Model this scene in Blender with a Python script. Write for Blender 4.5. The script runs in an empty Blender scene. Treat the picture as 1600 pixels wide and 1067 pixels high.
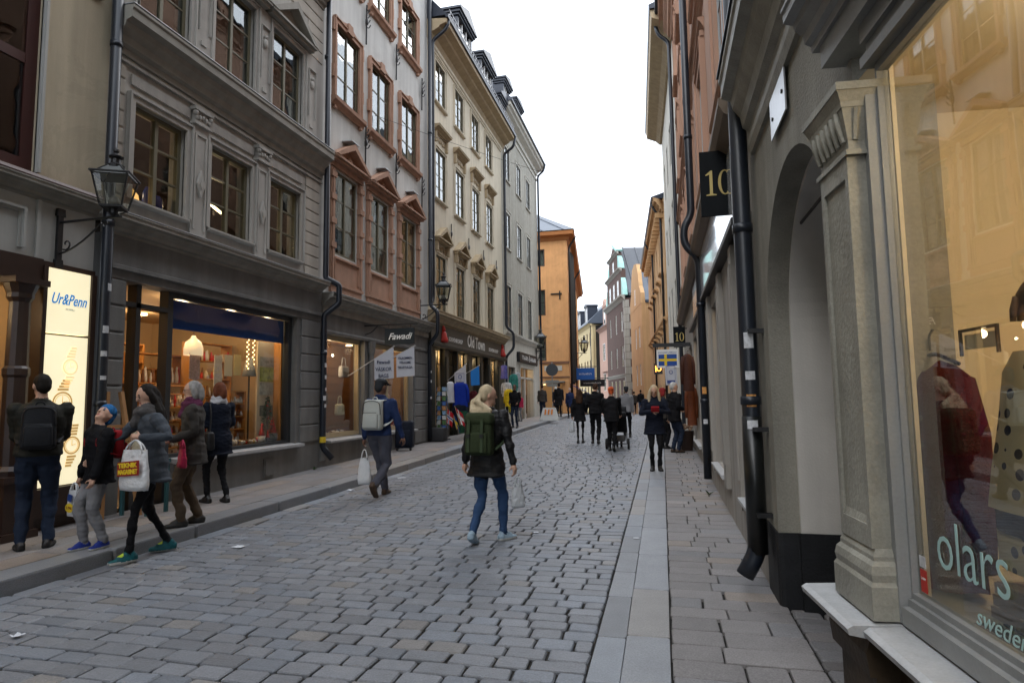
import bpy, bmesh, math, random
import numpy as np
from mathutils import Vector, Matrix
random.seed(7); RNG = np.random.default_rng(7)
SC = bpy.context.scene
COL = SC.collection
# ------------------------------------------------------------------ camera
cam_d = bpy.data.cameras.new('camera'); cam = bpy.data.objects.new('camera', cam_d); COL.objects.link(cam)
cam_d.sensor_width = 36.0; cam_d.lens = 965.0/1600*36; cam_d.clip_start = .05; cam_d.clip_end = 2000
CM = np.array([[0.97170999, 0.23575679, -0.01408698], [-0.03500346, 0.08477212, -0.99578534], [-0.23356897, 0.96810765, 0.09062622]])
EYE = Vector((0, 0, 1.6))
cam.matrix_world = Matrix.Translation(EYE) @ Matrix((CM[0], -CM[1], -CM[2])).transposed().to_4x4()
SC.camera = cam
# ------------------------------------------------------------------ sky, sun, exposure
W = bpy.data.worlds.new('World'); SC.world = W; W.use_nodes = True
nt = W.node_tree; nt.nodes.clear()
sky = nt.nodes.new('ShaderNodeTexSky'); sky.sky_type = 'NISHITA'; sky.sun_disc = False
sky.sun_elevation = math.radians(48); sky.sun_rotation = math.radians(200); sky.dust_density = 6; sky.air_density = 1.5
hs = nt.nodes.new('ShaderNodeHueSaturation'); hs.inputs['Saturation'].default_value = .16
mx = nt.nodes.new('ShaderNodeMix'); mx.data_type = 'RGBA'; mx.inputs[0].default_value = .65; mx.inputs[7].default_value = (10.2, 11.2, 12.7, 1)
bg = nt.nodes.new('ShaderNodeBackground'); bg.inputs[1].default_value = .15
ow = nt.nodes.new('ShaderNodeOutputWorld')
nt.links.new(sky.outputs[0], hs.inputs['Color']); nt.links.new(hs.outputs[0], mx.inputs[6]); nt.links.new(mx.outputs[2], bg.inputs[0]); nt.links.new(bg.outputs[0], ow.inputs[0])
sun_d = bpy.data.lights.new('sun', 'SUN'); sun_d.energy = .6; sun_d.angle = math.radians(40); sun_d.color = (1, .97, .93)
sun = bpy.data.objects.new('sun', sun_d); COL.objects.link(sun)
sun.rotation_euler = (math.radians(42), 0, math.radians(-20 + 180))
SC.view_settings.view_transform = 'Standard'; SC.view_settings.look = 'None'; SC.view_settings.gamma = 1; SC.view_settings.use_curve_mapping = False
SC.view_settings.exposure = 0.88
SC.cycles.use_denoising = True
SC.cycles.max_bounces = 8; SC.cycles.transparent_max_bounces = 16; SC.cycles.sample_clamp_indirect = 6
SC.cycles.caustics_reflective = False; SC.cycles.caustics_refractive = False
# ------------------------------------------------------------------ materials
MATS = {}
def nn(t, kind, **kw):
    n = t.nodes.new(kind)
    for k, v in kw.items(): setattr(n, k, v)
    return n
def mat(name, col=(.5, .5, .5), rough=.7, spec=.4, metal=0., var=0., vscale=3., fine=0., bump=0., bscale=40., streak=0., emit=0., attr=None, coat=0., wave=0., wscale=60., sheen=0., patch=0.):
    """Principled with blotches (var), fine grain (fine), vertical weather streaks and relief in world space."""
    if name in MATS: return MATS[name]
    m = bpy.data.materials.new(name); m.use_nodes = True; t = m.node_tree; L = t.links.new
    b = t.nodes['Principled BSDF']
    b.inputs['Roughness'].default_value = rough; b.inputs['Specular IOR Level'].default_value = spec; b.inputs['Metallic'].default_value = metal
    b.inputs['Coat Weight'].default_value = coat
    if sheen: b.inputs['Sheen Weight'].default_value = sheen
    c4 = (*col, 1)
    geo = nn(t, 'ShaderNodeNewGeometry')
    cur = None
    def mul(prev, facsock, lo, hi):
        mr = nn(t, 'ShaderNodeMapRange'); L(facsock, mr.inputs[0]); mr.inputs[1].default_value = .25; mr.inputs[2].default_value = .75
        mr.inputs[3].default_value = lo; mr.inputs[4].default_value = hi
        v = nn(t, 'ShaderNodeVectorMath', operation='SCALE')
        if prev is None: v.inputs[0].default_value = col
        else: L(prev, v.inputs[0])
        L(mr.outputs[0], v.inputs['Scale']); return v.outputs[0]
    if attr:
        a = nn(t, 'ShaderNodeAttribute', attribute_name=attr); v = nn(t, 'ShaderNodeVectorMath', operation='MULTIPLY')
        L(a.outputs['Color'], v.inputs[0]); v.inputs[1].default_value = col; cur = v.outputs[0]
    if var:
        n = nn(t, 'ShaderNodeTexNoise'); n.inputs['Scale'].default_value = vscale; n.inputs['Detail'].default_value = 5; n.inputs['Roughness'].default_value = .65
        L(geo.outputs['Position'], n.inputs['Vector']); cur = mul(cur, n.outputs[0], 1 - var, 1 + var)
    if streak:
        streak *= 1.7
        mp = nn(t, 'ShaderNodeVectorMath', operation='MULTIPLY'); L(geo.outputs['Position'], mp.inputs[0]); mp.inputs[1].default_value = (5, 5, .35)
        n = nn(t, 'ShaderNodeTexNoise'); n.inputs['Scale'].default_value = 1; n.inputs['Detail'].default_value = 6
        L(mp.outputs[0], n.inputs['Vector']); cur = mul(cur, n.outputs[0], 1 - streak, 1 + streak*.6)
    if patch:   # worn and repaired areas with a sharp edge
        n = nn(t, 'ShaderNodeTexNoise'); n.inputs['Scale'].default_value = .9; n.inputs['Detail'].default_value = 7; n.inputs['Roughness'].default_value = .7; n.inputs['Distortion'].default_value = .6
        L(geo.outputs['Position'], n.inputs['Vector'])
        st = nn(t, 'ShaderNodeMapRange'); L(n.outputs[0], st.inputs[0]); st.inputs[1].default_value = .56; st.inputs[2].default_value = .585; st.inputs[3].default_value = .5; st.inputs[4].default_value = .75
        cur = mul(cur, st.outputs[0], 1, 1 - patch*2)
    if fine:
        n = nn(t, 'ShaderNodeTexNoise'); n.inputs['Scale'].default_value = 90; n.inputs['Detail'].default_value = 3
        L(geo.outputs['Position'], n.inputs['Vector']); cur = mul(cur, n.outputs[0], 1 - fine, 1 + fine)
    if cur is None: b.inputs['Base Color'].default_value = c4
    else: L(cur, b.inputs['Base Color'])
    if bump:
        n = nn(t, 'ShaderNodeTexNoise'); n.inputs['Scale'].default_value = bscale; n.inputs['Detail'].default_value = 4
        L(geo.outputs['Position'], n.inputs['Vector'])
        bp = nn(t, 'ShaderNodeBump'); bp.inputs['Strength'].default_value = bump; bp.inputs['Distance'].default_value = .02
        L(n.outputs[0], bp.inputs['Height']); L(bp.outputs[0], b.inputs['Normal'])
    if wave:
        mp = nn(t, 'ShaderNodeVectorMath', operation='MULTIPLY'); L(geo.outputs['Position'], mp.inputs[0]); mp.inputs[1].default_value = (1, 1, .12)
        n = nn(t, 'ShaderNodeTexNoise'); n.inputs['Scale'].default_value = wscale; n.inputs['Detail'].default_value = 3
        L(mp.outputs[0], n.inputs['Vector'])
        bp = nn(t, 'ShaderNodeBump'); bp.inputs['Strength'].default_value = wave; bp.inputs['Distance'].default_value = .01
        L(n.outputs[0], bp.inputs['Height']); L(bp.outputs[0], b.inputs['Normal'])
    if emit:
        if cur is None: b.inputs['Emission Color'].default_value = c4
        else: L(cur, b.inputs['Emission Color'])
        b.inputs['Emission Strength'].default_value = emit
    MATS[name] = m; return m
def glass(name, f0=.05, tint=(.9, .93, .92), wob=.02, rough=0.):
    if name in MATS: return MATS[name]
    m = bpy.data.materials.new(name); m.use_nodes = True; t = m.node_tree; t.nodes.clear(); L = t.links.new
    o = nn(t, 'ShaderNodeOutputMaterial'); mixs = nn(t, 'ShaderNodeMixShader'); tr = nn(t, 'ShaderNodeBsdfTransparent'); gl = nn(t, 'ShaderNodeBsdfGlossy')
    tr.inputs[0].default_value = (*tint, 1); gl.inputs['Roughness'].default_value = rough
    lw = nn(t, 'ShaderNodeLayerWeight'); lw.inputs[0].default_value = .5
    p = nn(t, 'ShaderNodeMath', operation='POWER'); L(lw.outputs['Facing'], p.inputs[0]); p.inputs[1].default_value = 4.
    ma = nn(t, 'ShaderNodeMath', operation='MULTIPLY_ADD'); L(p.outputs[0], ma.inputs[0]); ma.inputs[1].default_value = 1 - f0; ma.inputs[2].default_value = f0
    L(ma.outputs[0], mixs.inputs[0]); L(tr.outputs[0], mixs.inputs[1]); L(gl.outputs[0], mixs.inputs[2]); L(mixs.outputs[0], o.inputs[0])
    if wob:
        geo = nn(t, 'ShaderNodeNewGeometry'); n = nn(t, 'ShaderNodeTexNoise'); n.inputs['Scale'].default_value = 2.2; n.inputs['Detail'].default_value = 1
        L(geo.outputs['Position'], n.inputs['Vector'])
        bp = nn(t, 'ShaderNodeBump'); bp.inputs['Strength'].default_value = wob; bp.inputs['Distance'].default_value = .3
        L(n.outputs[0], bp.inputs['Height']); L(bp.outputs[0], gl.inputs['Normal'])
    MATS[name] = m; return m
# plaster and stone
A_CREAM = mat('plaster_cream_yellow', (.52, .45, .33), .85, .2, var=.1, vscale=.9, streak=.12, bump=.12, bscale=60, fine=.05, patch=.07)
A_GREY = mat('paint_pale_grey', (.42, .42, .40), .6, .3, var=.06, streak=.08, bump=.05)
B_GREY = mat('plaster_warm_grey', (.45, .43, .395), .8, .2, var=.08, vscale=1.2, streak=.14, bump=.1, bscale=70, fine=.05, patch=.07)
B_BEIGE = mat('plaster_beige_grey', (.46, .425, .37), .85, .2, var=.07, vscale=1.2, streak=.12, bump=.1, bscale=70)
B_STONE = mat('stone_dark_grey', (.18, .18, .175), .7, .3, var=.14, vscale=2.5, streak=.15, bump=.18, bscale=90, fine=.12)
B_CORN = mat('cornice_brown_grey', (.30, .285, .25), .75, .25, var=.1, streak=.12, bump=.08)
C_WHITE = mat('plaster_off_white', (.62, .62, .59), .85, .2, var=.1, vscale=.8, streak=.1, bump=.1, bscale=60, fine=.04, patch=.05)
C_SALMON = mat('sandstone_salmon', (.41, .245, .17), .8, .25, var=.16, vscale=3, streak=.12, bump=.15, bscale=80, fine=.08)
D_CREAM = mat('plaster_cream', (.68, .615, .485), .85, .2, var=.06, vscale=.8, streak=.08, bump=.08, bscale=60, fine=.03, patch=.05)
D_TRIM = mat('trim_tan', (.42, .33, .21), .7, .25, var=.08, streak=.1, bump=.06)
D_GREEN = mat('shopfront_dark_olive', (.03, .03, .022), .45, .4, var=.15, bump=.04)
E_GREY = mat('plaster_rough_grey', (.36, .345, .30), .95, .1, var=.16, vscale=5, streak=.1, bump=.7, bscale=30, fine=.15)
E_TRIM = mat('plaster_light_grey', (.55, .53, .47), .85, .2, var=.06, streak=.08, bump=.06)
F_ORANGE = mat('plaster_orange', (.72, .375, .16), .85, .2, var=.2, vscale=.5, streak=.06, bump=.08, fine=.04, patch=.07)
F_ORANGE2 = mat('plaster_ochre', (.50, .31, .155), .85, .2, var=.08, vscale=.7, streak=.1, bump=.06)
G_YELLOW = mat('plaster_yellow', (.52, .42, .24), .85, .2, var=.06, vscale=.5, streak=.08)
G_PINK = mat('plaster_pink', (.42, .27, .215), .85, .2, var=.06, vscale=.6, streak=.08)
G_BROWN = mat('brick_brown_red', (.095, .060, .050), .85, .2, var=.2, vscale=4, streak=.08)
R_OLIVE = mat('plaster_olive_grey', (.30, .285, .24), .75, .25, var=.16, vscale=1.8, streak=.13, bump=.3, bscale=60, fine=.12, patch=.07)
R_OLIVE2 = mat('paint_olive_grey', (.29, .28, .235), .5, .4, var=.18, vscale=4, streak=.16, bump=.2, bscale=45, fine=.12)
R_PALE = mat('plaster_pale_grey', (.60, .575, .53), .85, .2, var=.08, vscale=2, streak=.08, bump=.16, bscale=90)
R_PLINTH = mat('plinth_black', (.012, .013, .015), .6, .3, var=.3, vscale=6, bump=.3, bscale=50)
R_SALMON = mat('plaster_salmon', (.46, .285, .205), .8, .2, var=.08, vscale=1, streak=.1, bump=.08)
R_SHOP = mat('stone_grey_beige', (.33, .31, .28), .7, .25, var=.08, vscale=2, streak=.16, bump=.08)
WHITE_PAINT = mat('paint_white', (.72, .72, .70), .5, .4, var=.04, streak=.05)
SILL_WHITE = mat('sill_worn_white', (.40, .405, .41), .5, .4, var=.12, vscale=9, bump=.15, bscale=30, fine=.08)
OLIVE_FRAME = mat('window_frame_olive', (.15, .135, .085), .5, .4, var=.1)
DARK_FRAME = mat('window_frame_dark', (.045, .042, .038), .5, .4)
GREY_FRAME = mat('window_frame_grey', (.20, .20, .185), .5, .4, var=.08)
RED_FRAME = mat('window_frame_oxblood', (.055, .016, .014), .45, .45, var=.15)
BROWN_WOOD = mat('wood_dark_brown', (.032, .016, .011), .4, .5, var=.2, vscale=6, bump=.06)
PIPE = mat('pipe_navy_black', (.010, .014, .022), .38, .5, var=.25, vscale=5, bump=.03, bscale=20)
IRON = mat('iron_black', (.010, .010, .011), .45, .5, var=.2, bump=.1, bscale=60)
ROOF_BLUE = mat('roof_metal_blue_grey', (.075, .09, .115), .45, .4, metal=.2, var=.12, vscale=2)
ROOF_DARK = mat('roof_metal_dark', (.022, .028, .042), .4, .4, metal=.2, var=.15, vscale=2)
COPPER = mat('copper_verdigris', (.30, .52, .47), .6, .3, var=.12)
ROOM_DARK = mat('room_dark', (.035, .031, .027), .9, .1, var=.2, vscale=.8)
ROOM_WARM = mat('room_warm', (.42, .30, .17), .85, .2, var=.08, vscale=1.2)
CURTAIN = mat('curtain_white', (.62, .62, .58), .95, .1, var=.06, vscale=6)
GLASS_UP = glass('glass_old_window', .16, (.75, .78, .76), .018)
GLASS_SHOP = glass('glass_shop', .05, (.95, .96, .95), .006)
GLASS_LAMP = glass('glass_lantern', .06, (.72, .72, .66), 0)
# ------------------------------------------------------------------ mesh builder
class Fr:
    """A facade frame: u along the wall, w out of the wall, z up."""
    def __init__(s, o, eu, en): s.o, s.eu, s.en = Vector(o), Vector(eu).normalized(), Vector(en).normalized()
    def p(s, u, w, z): return s.o + s.eu*u + s.en*w + Vector((0, 0, z))
    def m(s, u, w, z):
        y = s.en; x = y.cross(Vector((0, 0, 1)))
        M = Matrix((x, y, Vector((0, 0, 1)))).transposed().to_4x4(); M.translation = s.p(u, w, z); return M
    def sign(s, u, w, z):
        """matrix for flat lettering on the wall: x reads along, y up, z out"""
        r = Vector((0, 0, 1)).cross(s.en); M = Matrix((r, Vector((0, 0, 1)), s.en)).transposed().to_4x4(); M.translation = s.p(u, w, z); return M
WORLD = Fr((0, 0, 0), (1, 0, 0), (0, 1, 0))
LF = Fr((-7.1, 0, 0), (0, 1, 0), (1, 0, 0))
RF = Fr((.82, 0, 0), (0, 1, 0), (-1, 0, 0))
def link(name, me, parent=None, mats=(), basis=None):
    o = bpy.data.objects.new(name, me); COL.objects.link(o)
    if me is not None and mats is not None:
        for k in (mats if isinstance(mats, (list, tuple)) else [mats]):
            if me.users <= 1 or not me.materials: me.materials.append(k)
    if basis is not None: o.matrix_basis = basis
    if parent is not None: adopt(o, parent)
    return o
def adopt(o, parent):
    o.parent = parent
    if parent.parent is None: o.matrix_parent_inverse = parent.matrix_basis.inverted()
    return o
def tag(o, label=None, cat=None, group=None, kind=None):
    for k, v in (('label', label), ('category', cat), ('group', group), ('kind', kind)):
        if v: o[k] = v
    return o
def root(name, label, cat, loc=(0, 0, 0), rz=0, group=None):
    o = bpy.data.objects.new(name, None); COL.objects.link(o); o.empty_display_size = .2
    o.matrix_basis = Matrix.Translation(Vector(loc)) @ Matrix.Rotation(rz, 4, 'Z')
    return tag(o, label, cat, group)
def copy_tree(o, parent=None):
    c = o.copy(); COL.objects.link(c)
    if parent is not None: c.parent = parent
    for ch in list(o.children): copy_tree(ch, c)
    return c
class MB:
    def __init__(s, F=WORLD): s.v = []; s.f = []; s.mi = []; s.F = F; s.cur = 0
    def add(s, vs, fs):
        n = len(s.v); s.v += [tuple(x) for x in vs]; s.f += [tuple(i + n for i in f) for f in fs]; s.mi += [s.cur]*len(fs); return s
    def P(s, pts): return [s.F.p(*q) for q in pts]
    def hexa(s, pts): return s.add(pts, [(0, 1, 2, 3), (7, 6, 5, 4), (0, 4, 5, 1), (1, 5, 6, 2), (2, 6, 7, 3), (3, 7, 4, 0)])
    def box(s, u0, u1, w0, w1, z0, z1): return s.hexa(s.P([(u0, w0, z0), (u1, w0, z0), (u1, w1, z0), (u0, w1, z0), (u0, w0, z1), (u1, w0, z1), (u1, w1, z1), (u0, w1, z1)]))
    def prism(s, pts, w0, w1):
        """polygon in (u,z) pushed from w0 to w1"""
        n = len(pts); vs = s.P([(u, w0, z) for u, z in pts] + [(u, w1, z) for u, z in pts])
        return s.add(vs, [tuple(range(n)), tuple(range(2*n - 1, n - 1, -1))] + [(i, (i + 1) % n, n + (i + 1) % n, n + i) for i in range(n)])
    def run(s, prof, u0, u1, r0=0, r1=0):
        """polygon in (w,z) pushed along u; r0/r1 mitre the ends by w"""
        n = len(prof); vs = s.P([(u0 - r0*w, w, z) for w, z in prof] + [(u1 + r1*w, w, z) for w, z in prof])
        return s.add(vs, [tuple(range(n)), tuple(range(2*n - 1, n - 1, -1))] + [(i, (i + 1) % n, n + (i + 1) % n, n + i) for i in range(n)])
    def quad(s, a, b, c, d): return s.add([a, b, c, d], [(0, 1, 2, 3)])
    def tube(s, pts, r, n=8, cap=True):
        pts = [Vector(q) for q in pts]; k = len(pts); rr = r if isinstance(r, (list, tuple)) else [r]*k
        vs = []; up = None
        for i, q in enumerate(pts):
            t = (pts[min(i + 1, k - 1)] - pts[max(i - 1, 0)]).normalized()
            if up is None: up = t.orthogonal().normalized()
            up = (up - t*up.dot(t)); up = up.normalized() if up.length > 1e-5 else t.orthogonal().normalized()
            sd = t.cross(up)
            for j in range(n):
                a = 2*math.pi*j/n; vs.append(q + (up*math.cos(a) + sd*math.sin(a))*rr[i])
        fs = [(i*n + j, i*n + (j + 1) % n, (i + 1)*n + (j + 1) % n, (i + 1)*n + j) for i in range(k - 1) for j in range(n)]
        if cap: fs += [tuple(range(n - 1, -1, -1)), tuple(range((k - 1)*n, k*n))]
        return s.add(vs, fs)
    def lathe(s, c, prof, n=12, ax=(1, 1)):
        c = Vector(c); vs = []; k = len(prof)
        for r, z in prof:
            for j in range(n):
                a = 2*math.pi*(j + .5)/n; vs.append(c + Vector((r*ax[0]*math.cos(a), r*ax[1]*math.sin(a), z)))
        fs = [(i*n + j, i*n + (j + 1) % n, (i + 1)*n + (j + 1) % n, (i + 1)*n + j) for i in range(k - 1) for j in range(n)]
        fs += [tuple(range(n - 1, -1, -1)), tuple(range((k - 1)*n, k*n))]
        return s.add(vs, fs)
    def ell(s, c, rx, ry, rz, n=10, k=7):
        return s.lathe2(c, [(math.sin(math.pi*(i + .5)/k), -math.cos(math.pi*(i + .5)/k)) for i in range(k)], rx, ry, rz, n)
    def lathe2(s, c, prof, rx, ry, rz, n):
        return s.lathe(c, [(r, z*rz) for r, z in prof], n, (rx, ry))
    def build(s, name, mats, parent=None, smooth=False, basis=None):
        me = bpy.data.meshes.new(name); me.from_pydata(s.v, [], s.f)
        bm = bmesh.new(); bm.from_mesh(me); bmesh.ops.recalc_face_normals(bm, faces=bm.faces); bm.to_mesh(me); bm.free()
        if smooth: me.polygons.foreach_set('use_smooth', [True]*len(me.polygons))
        o = link(name, me, parent, mats, basis)
        if isinstance(mats, (list, tuple)) and len(mats) > 1: me.polygons.foreach_set('material_index', s.mi)
        return o
def rbox(name, mats, size, r, parent=None, basis=None, seg=3, taper=0., bulge=0.):
    """rounded box, base centre at the origin"""
    bm = bmesh.new(); bmesh.ops.create_cube(bm, size=1)
    for v in bm.verts: v.co = Vector((v.co.x*size[0], v.co.y*size[1], (v.co.z + .5)*size[2]))
    bmesh.ops.bevel(bm, geom=bm.edges[:], offset=r, segments=seg, profile=.5, affect='EDGES')
    for v in bm.verts:
        k = 1 - taper*(v.co.z/size[2]); v.co.x *= k; v.co.y *= k
    me = bpy.data.meshes.new(name); bm.to_mesh(me); bm.free(); me.polygons.foreach_set('use_smooth', [True]*len(me.polygons))
    return link(name, me, parent, mats, basis)
def text(s, size, material, M, parent=None, name='lettering', shear=0., bold=0., ext=.002, width=None, space=1.):
    c = bpy.data.curves.new('lettering', 'FONT'); c.body = s; c.size = size; c.align_x = 'CENTER'; c.align_y = 'CENTER'; c.shear = shear; c.offset = bold; c.extrude = ext; c.resolution_u = 3; c.space_character = space
    t = bpy.data.objects.new('lettering', c); COL.objects.link(t)
    me = bpy.data.meshes.new_from_object(t); bpy.data.objects.remove(t)
    if width:
        xs = [v.co.x for v in me.vertices]; k = width/max(1e-6, max(xs) - min(xs)); me.transform(Matrix.Scale(k, 4, (1, 0, 0)))
    me.materials.clear(); o = link(name, me, parent, material, M); return o
def flat(mb, M, poly, t=.002):
    """a thin plate with the outline poly given in the sign matrix's plane"""
    n = len(poly); vs = [M @ Vector((x, y, 0)) for x, y in poly] + [M @ Vector((x, y, t)) for x, y in poly]
    return mb.add(vs, [tuple(range(n - 1, -1, -1)), tuple(range(n, 2*n))] + [(i, (i + 1) % n, n + (i + 1) % n, n + i) for i in range(n)])
def ring2(rx, ry, tx, ty, n=20): return [[(math.cos(2*math.pi*i/n)*a, math.sin(2*math.pi*i/n)*b) for i in range(n)] for a, b in ((rx, ry), (rx - tx, ry - ty))]
def flat_ring(mb, M, c, rx, ry, tx, ty, t=.002, n=20):
    o, i = ring2(rx, ry, tx, ty, n)
    for k in range(n):
        l = (k + 1) % n
        flat(mb, M, [(c[0] + o[k][0], c[1] + o[k][1]), (c[0] + o[l][0], c[1] + o[l][1]), (c[0] + i[l][0], c[1] + i[l][1]), (c[0] + i[k][0], c[1] + i[k][1])], t)
def strokes(M, w, h, material, parent, seed=1, gap=None):
    """lettering too small to read in the photograph: a row of uneven letter-sized strokes"""
    rg = random.Random(seed); mb = MB(); x = -w/2
    while x < w/2 - h*.3:
        lw = h*rg.uniform(.3, .6)
        if gap is None or abs(x + lw/2 - gap) > h*.35:
            flat(mb, M, [(x, -h/2), (x + h*.14, -h/2), (x + h*.14, h/2*rg.uniform(.5, 1)), (x, h/2*rg.uniform(.6, 1))])
            y = rg.uniform(-.4, .3)*h; flat(mb, M, [(x + h*.14, y), (x + lw, y), (x + lw, y + h*.14), (x + h*.14, y + h*.14)])
            if rg.random() < .6: flat(mb, M, [(x + lw - h*.12, -h/2), (x + lw, -h/2), (x + lw, y), (x + lw - h*.12, y)])
        x += lw + h*.16
    o = mb.build('lettering', material, parent); return o
# ------------------------------------------------------------------ facade parts
def wall(parent, F, u0, u1, z0, z1, ops, material, depth=.28, w=0., name='wall'):
    us = sorted({u0, u1} | {a for o in ops for a in o[:2] if u0 < a < u1}); zs = sorted({z0, z1} | {a for o in ops for a in o[2:4] if z0 < a < z1})
    nu, nz = len(us) - 1, len(zs) - 1
    def solid(i, j):
        if i < 0 or j < 0 or i >= nu or j >= nz: return False
        cu, cz = (us[i] + us[i + 1])/2, (zs[j] + zs[j + 1])/2
        return not any(o[0] < cu < o[1] and o[2] < cz < o[3] for o in ops)
    mb = MB(F); q = lambda i, j, b: F.p(us[i], w - (depth if b else 0), zs[j])
    for i in range(nu):
        for j in range(nz):
            if not solid(i, j): continue
            mb.quad(q(i, j, 0), q(i + 1, j, 0), q(i + 1, j + 1, 0), q(i, j + 1, 0)); mb.quad(q(i, j, 1), q(i + 1, j, 1), q(i + 1, j + 1, 1), q(i, j + 1, 1))
            if not solid(i - 1, j): mb.quad(q(i, j, 0), q(i, j + 1, 0), q(i, j + 1, 1), q(i, j, 1))
            if not solid(i + 1, j): mb.quad(q(i + 1, j, 0), q(i + 1, j + 1, 0), q(i + 1, j + 1, 1), q(i + 1, j, 1))
            if not solid(i, j - 1): mb.quad(q(i, j, 0), q(i + 1, j, 0), q(i + 1, j, 1), q(i, j, 1))
            if not solid(i, j + 1): mb.quad(q(i, j + 1, 0), q(i + 1, j + 1, 0), q(i + 1, j + 1, 1), q(i, j + 1, 1))
    return mb.build(name, material, parent)
WIN = {}
def win(parent, F, uc, z0, w, h, cols=2, rows=3, fm=None, gm=None, inset=.12, fr=.06, mull=.055, bar=.028, curtain=0, back=None, name='window', wout=0.):
    fm = fm or OLIVE_FRAME; gm = gm or GLASS_UP
    key = (round(w, 3), round(h, 3), cols, rows, fm.name, gm.name, inset)
    B = F.m(uc, wout, z0); pw = (w - 2*fr - mull*(cols - 1))/cols; ph = (h - 2*fr - bar*(rows - 1))/rows
    if key not in WIN:
        mb = MB(); y0, y1 = -inset - .07, -inset
        mb.box(-w/2, -w/2 + fr, y0, y1, 0, h); mb.box(w/2 - fr, w/2, y0, y1, 0, h); mb.box(-w/2 + fr, w/2 - fr, y0, y1, 0, fr); mb.box(-w/2 + fr, w/2 - fr, y0, y1, h - fr, h)
        for c in range(cols):
            x0 = -w/2 + fr + c*(pw + mull)
            if c: mb.box(x0 - mull, x0, y0, y1 + .012, fr, h - fr)
            for r in range(1, rows):
                zz = fr + r*(ph + bar) - bar; mb.box(x0, x0 + pw, y0 + .015, y1 - .004, zz, zz + bar)
        o = mb.build(name, fm, None)
        pm = MB(); pm.box(-pw/2, pw/2, -.002, .002, 0, ph); pme = pm.build('pane', gm, None); pmesh = pme.data; bpy.data.objects.remove(pme)
        me = o.data; bpy.data.objects.remove(o); WIN[key] = (me, pmesh)
    me, pmesh = WIN[key]
    o = bpy.data.objects.new(name, me); COL.objects.link(o); o.matrix_basis = B; adopt(o, parent)
    for c in range(cols):
        for r in range(rows):
            p = bpy.data.objects.new('pane', pmesh); COL.objects.link(p); p.parent = o
            p.matrix_basis = Matrix.Translation((-w/2 + fr + pw/2 + c*(pw + mull), -inset - .016, fr + r*(ph + bar))) @ Matrix.Rotation(random.uniform(-.006, .006), 4, 'Z') @ Matrix.Rotation(random.uniform(-.006, .006), 4, 'X')
    if curtain:
        mb = MB(); n = 24
        for sgn in (-1, 1):
            if curtain == 2 and sgn == 1: pass
            x0 = sgn*(w/2 - .02); x1 = sgn*(w*.5*(1 - [.42, .85, .95][int(curtain) - 1]))
            vs = []
            for i in range(n + 1):
                t = i/n; x = x0 + (x1 - x0)*t; y = -inset - .2 + .025*math.sin(t*22 + uc) + .01*math.sin(t*51)
                vs += [(x, y, .02), (x, y, h - .05)]
            mb.add(vs, [(2*i, 2*i + 2, 2*i + 3, 2*i + 1) for i in range(n)])
        c = mb.build('curtain', CURTAIN, None, True); c.parent = o
    return o
def casing(mb, u0, u1, z0, z1, b, p, w=0., bottom=False, lip=.03):
    """moulded surround of an opening: flat band plus a thin proud outer lip"""
    zb = z0 - (b if bottom else 0)
    for (a, c, pp) in ((0, b - lip, p), (b - lip, b, p + .03)):
        mb.box(u0 - c, u0 - a, w - .02, w + pp, zb, z1 + a); mb.box(u1 + a, u1 + c, w - .02, w + pp, zb, z1 + a); mb.box(u0 - c, u1 + c, w - .02, w + pp, z1 + a, z1 + c)
    return mb
def sill(mb, u0, u1, z, p=.12, t=.07, w=0.): mb.run([(w - .1, z - t), (w + p*.8, z - t), (w + p, z - t*.6), (w + p, z - .012), (w - .1, z)], u0, u1)
def cornice(mb, u0, u1, z0, z1, p, w=0., r0=0, r1=0):
    h = z1 - z0
    mb.run([(w - .05, z0), (w + p*.12, z0), (w + p*.15, z0 + h*.14), (w + p*.32, z0 + h*.2), (w + p*.38, z0 + h*.36), (w + p*.6, z0 + h*.5), (w + p*.66, z0 + h*.62), (w + p*.94, z0 + h*.68), (w + p*.94, z0 + h*.86), (w + p, z0 + h*.9), (w + p, z0 + h*.965), (w - .05, z1)], u0, u1, r0, r1)
def pediment(mb, u0, u1, z0, z1, p, w=0., t=.13):
    um = (u0 + u1)/2; k = t*1.15
    mb.box(u0, u1, w - .02, w + p*.75, z0, z0 + t*.45); mb.box(u0 - .03, u1 + .03, w - .02, w + p, z0 + t*.45, z0 + t*.8)
    mb.prism([(u0 + .04, z0 + t*.8), (u1 - .04, z0 + t*.8), (um, z1 - k)], w - .02, w + p*.2)
    for sg in (0, 1):
        a = (u0 - .05) if not sg else (u1 + .05); c = .04 if not sg else -.04
        pts = [(a, z0 + t*.8), (a + c*4, z0 + t*.8), (um, z1 - k), (um, z1)]
        mb.prism(pts if not sg else pts[::-1], w - .02, w + p + .015)
def pipe(parent, pts, r=.06, bands=(), name='drainpipe', n=12, material=None):
    mb = MB(); mb.tube(pts, r, n)
    for q in bands: mb.tube([Vector(q) - Vector((0, 0, .035)), Vector(q) + Vector((0, 0, .035))], r*1.16, n)
    o = mb.build(name, material or PIPE, parent, True)
    return o
def bend(pts, k=5, rad=.12):
    """round the corners of a polyline"""
    pts = [Vector(p) for p in pts]; out = [pts[0]]
    for i in range(1, len(pts) - 1):
        a, b, c = pts[i - 1], pts[i], pts[i + 1]; r = min(rad, (a - b).length*.45, (c - b).length*.45)
        p, q = b + (a - b).normalized()*r, b + (c - b).normalized()*r
        for j in range(k + 1):
            t = j/k; out.append(p*(1 - t)**2 + b*2*t*(1 - t) + q*t*t)
    return out + [pts[-1]]
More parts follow.
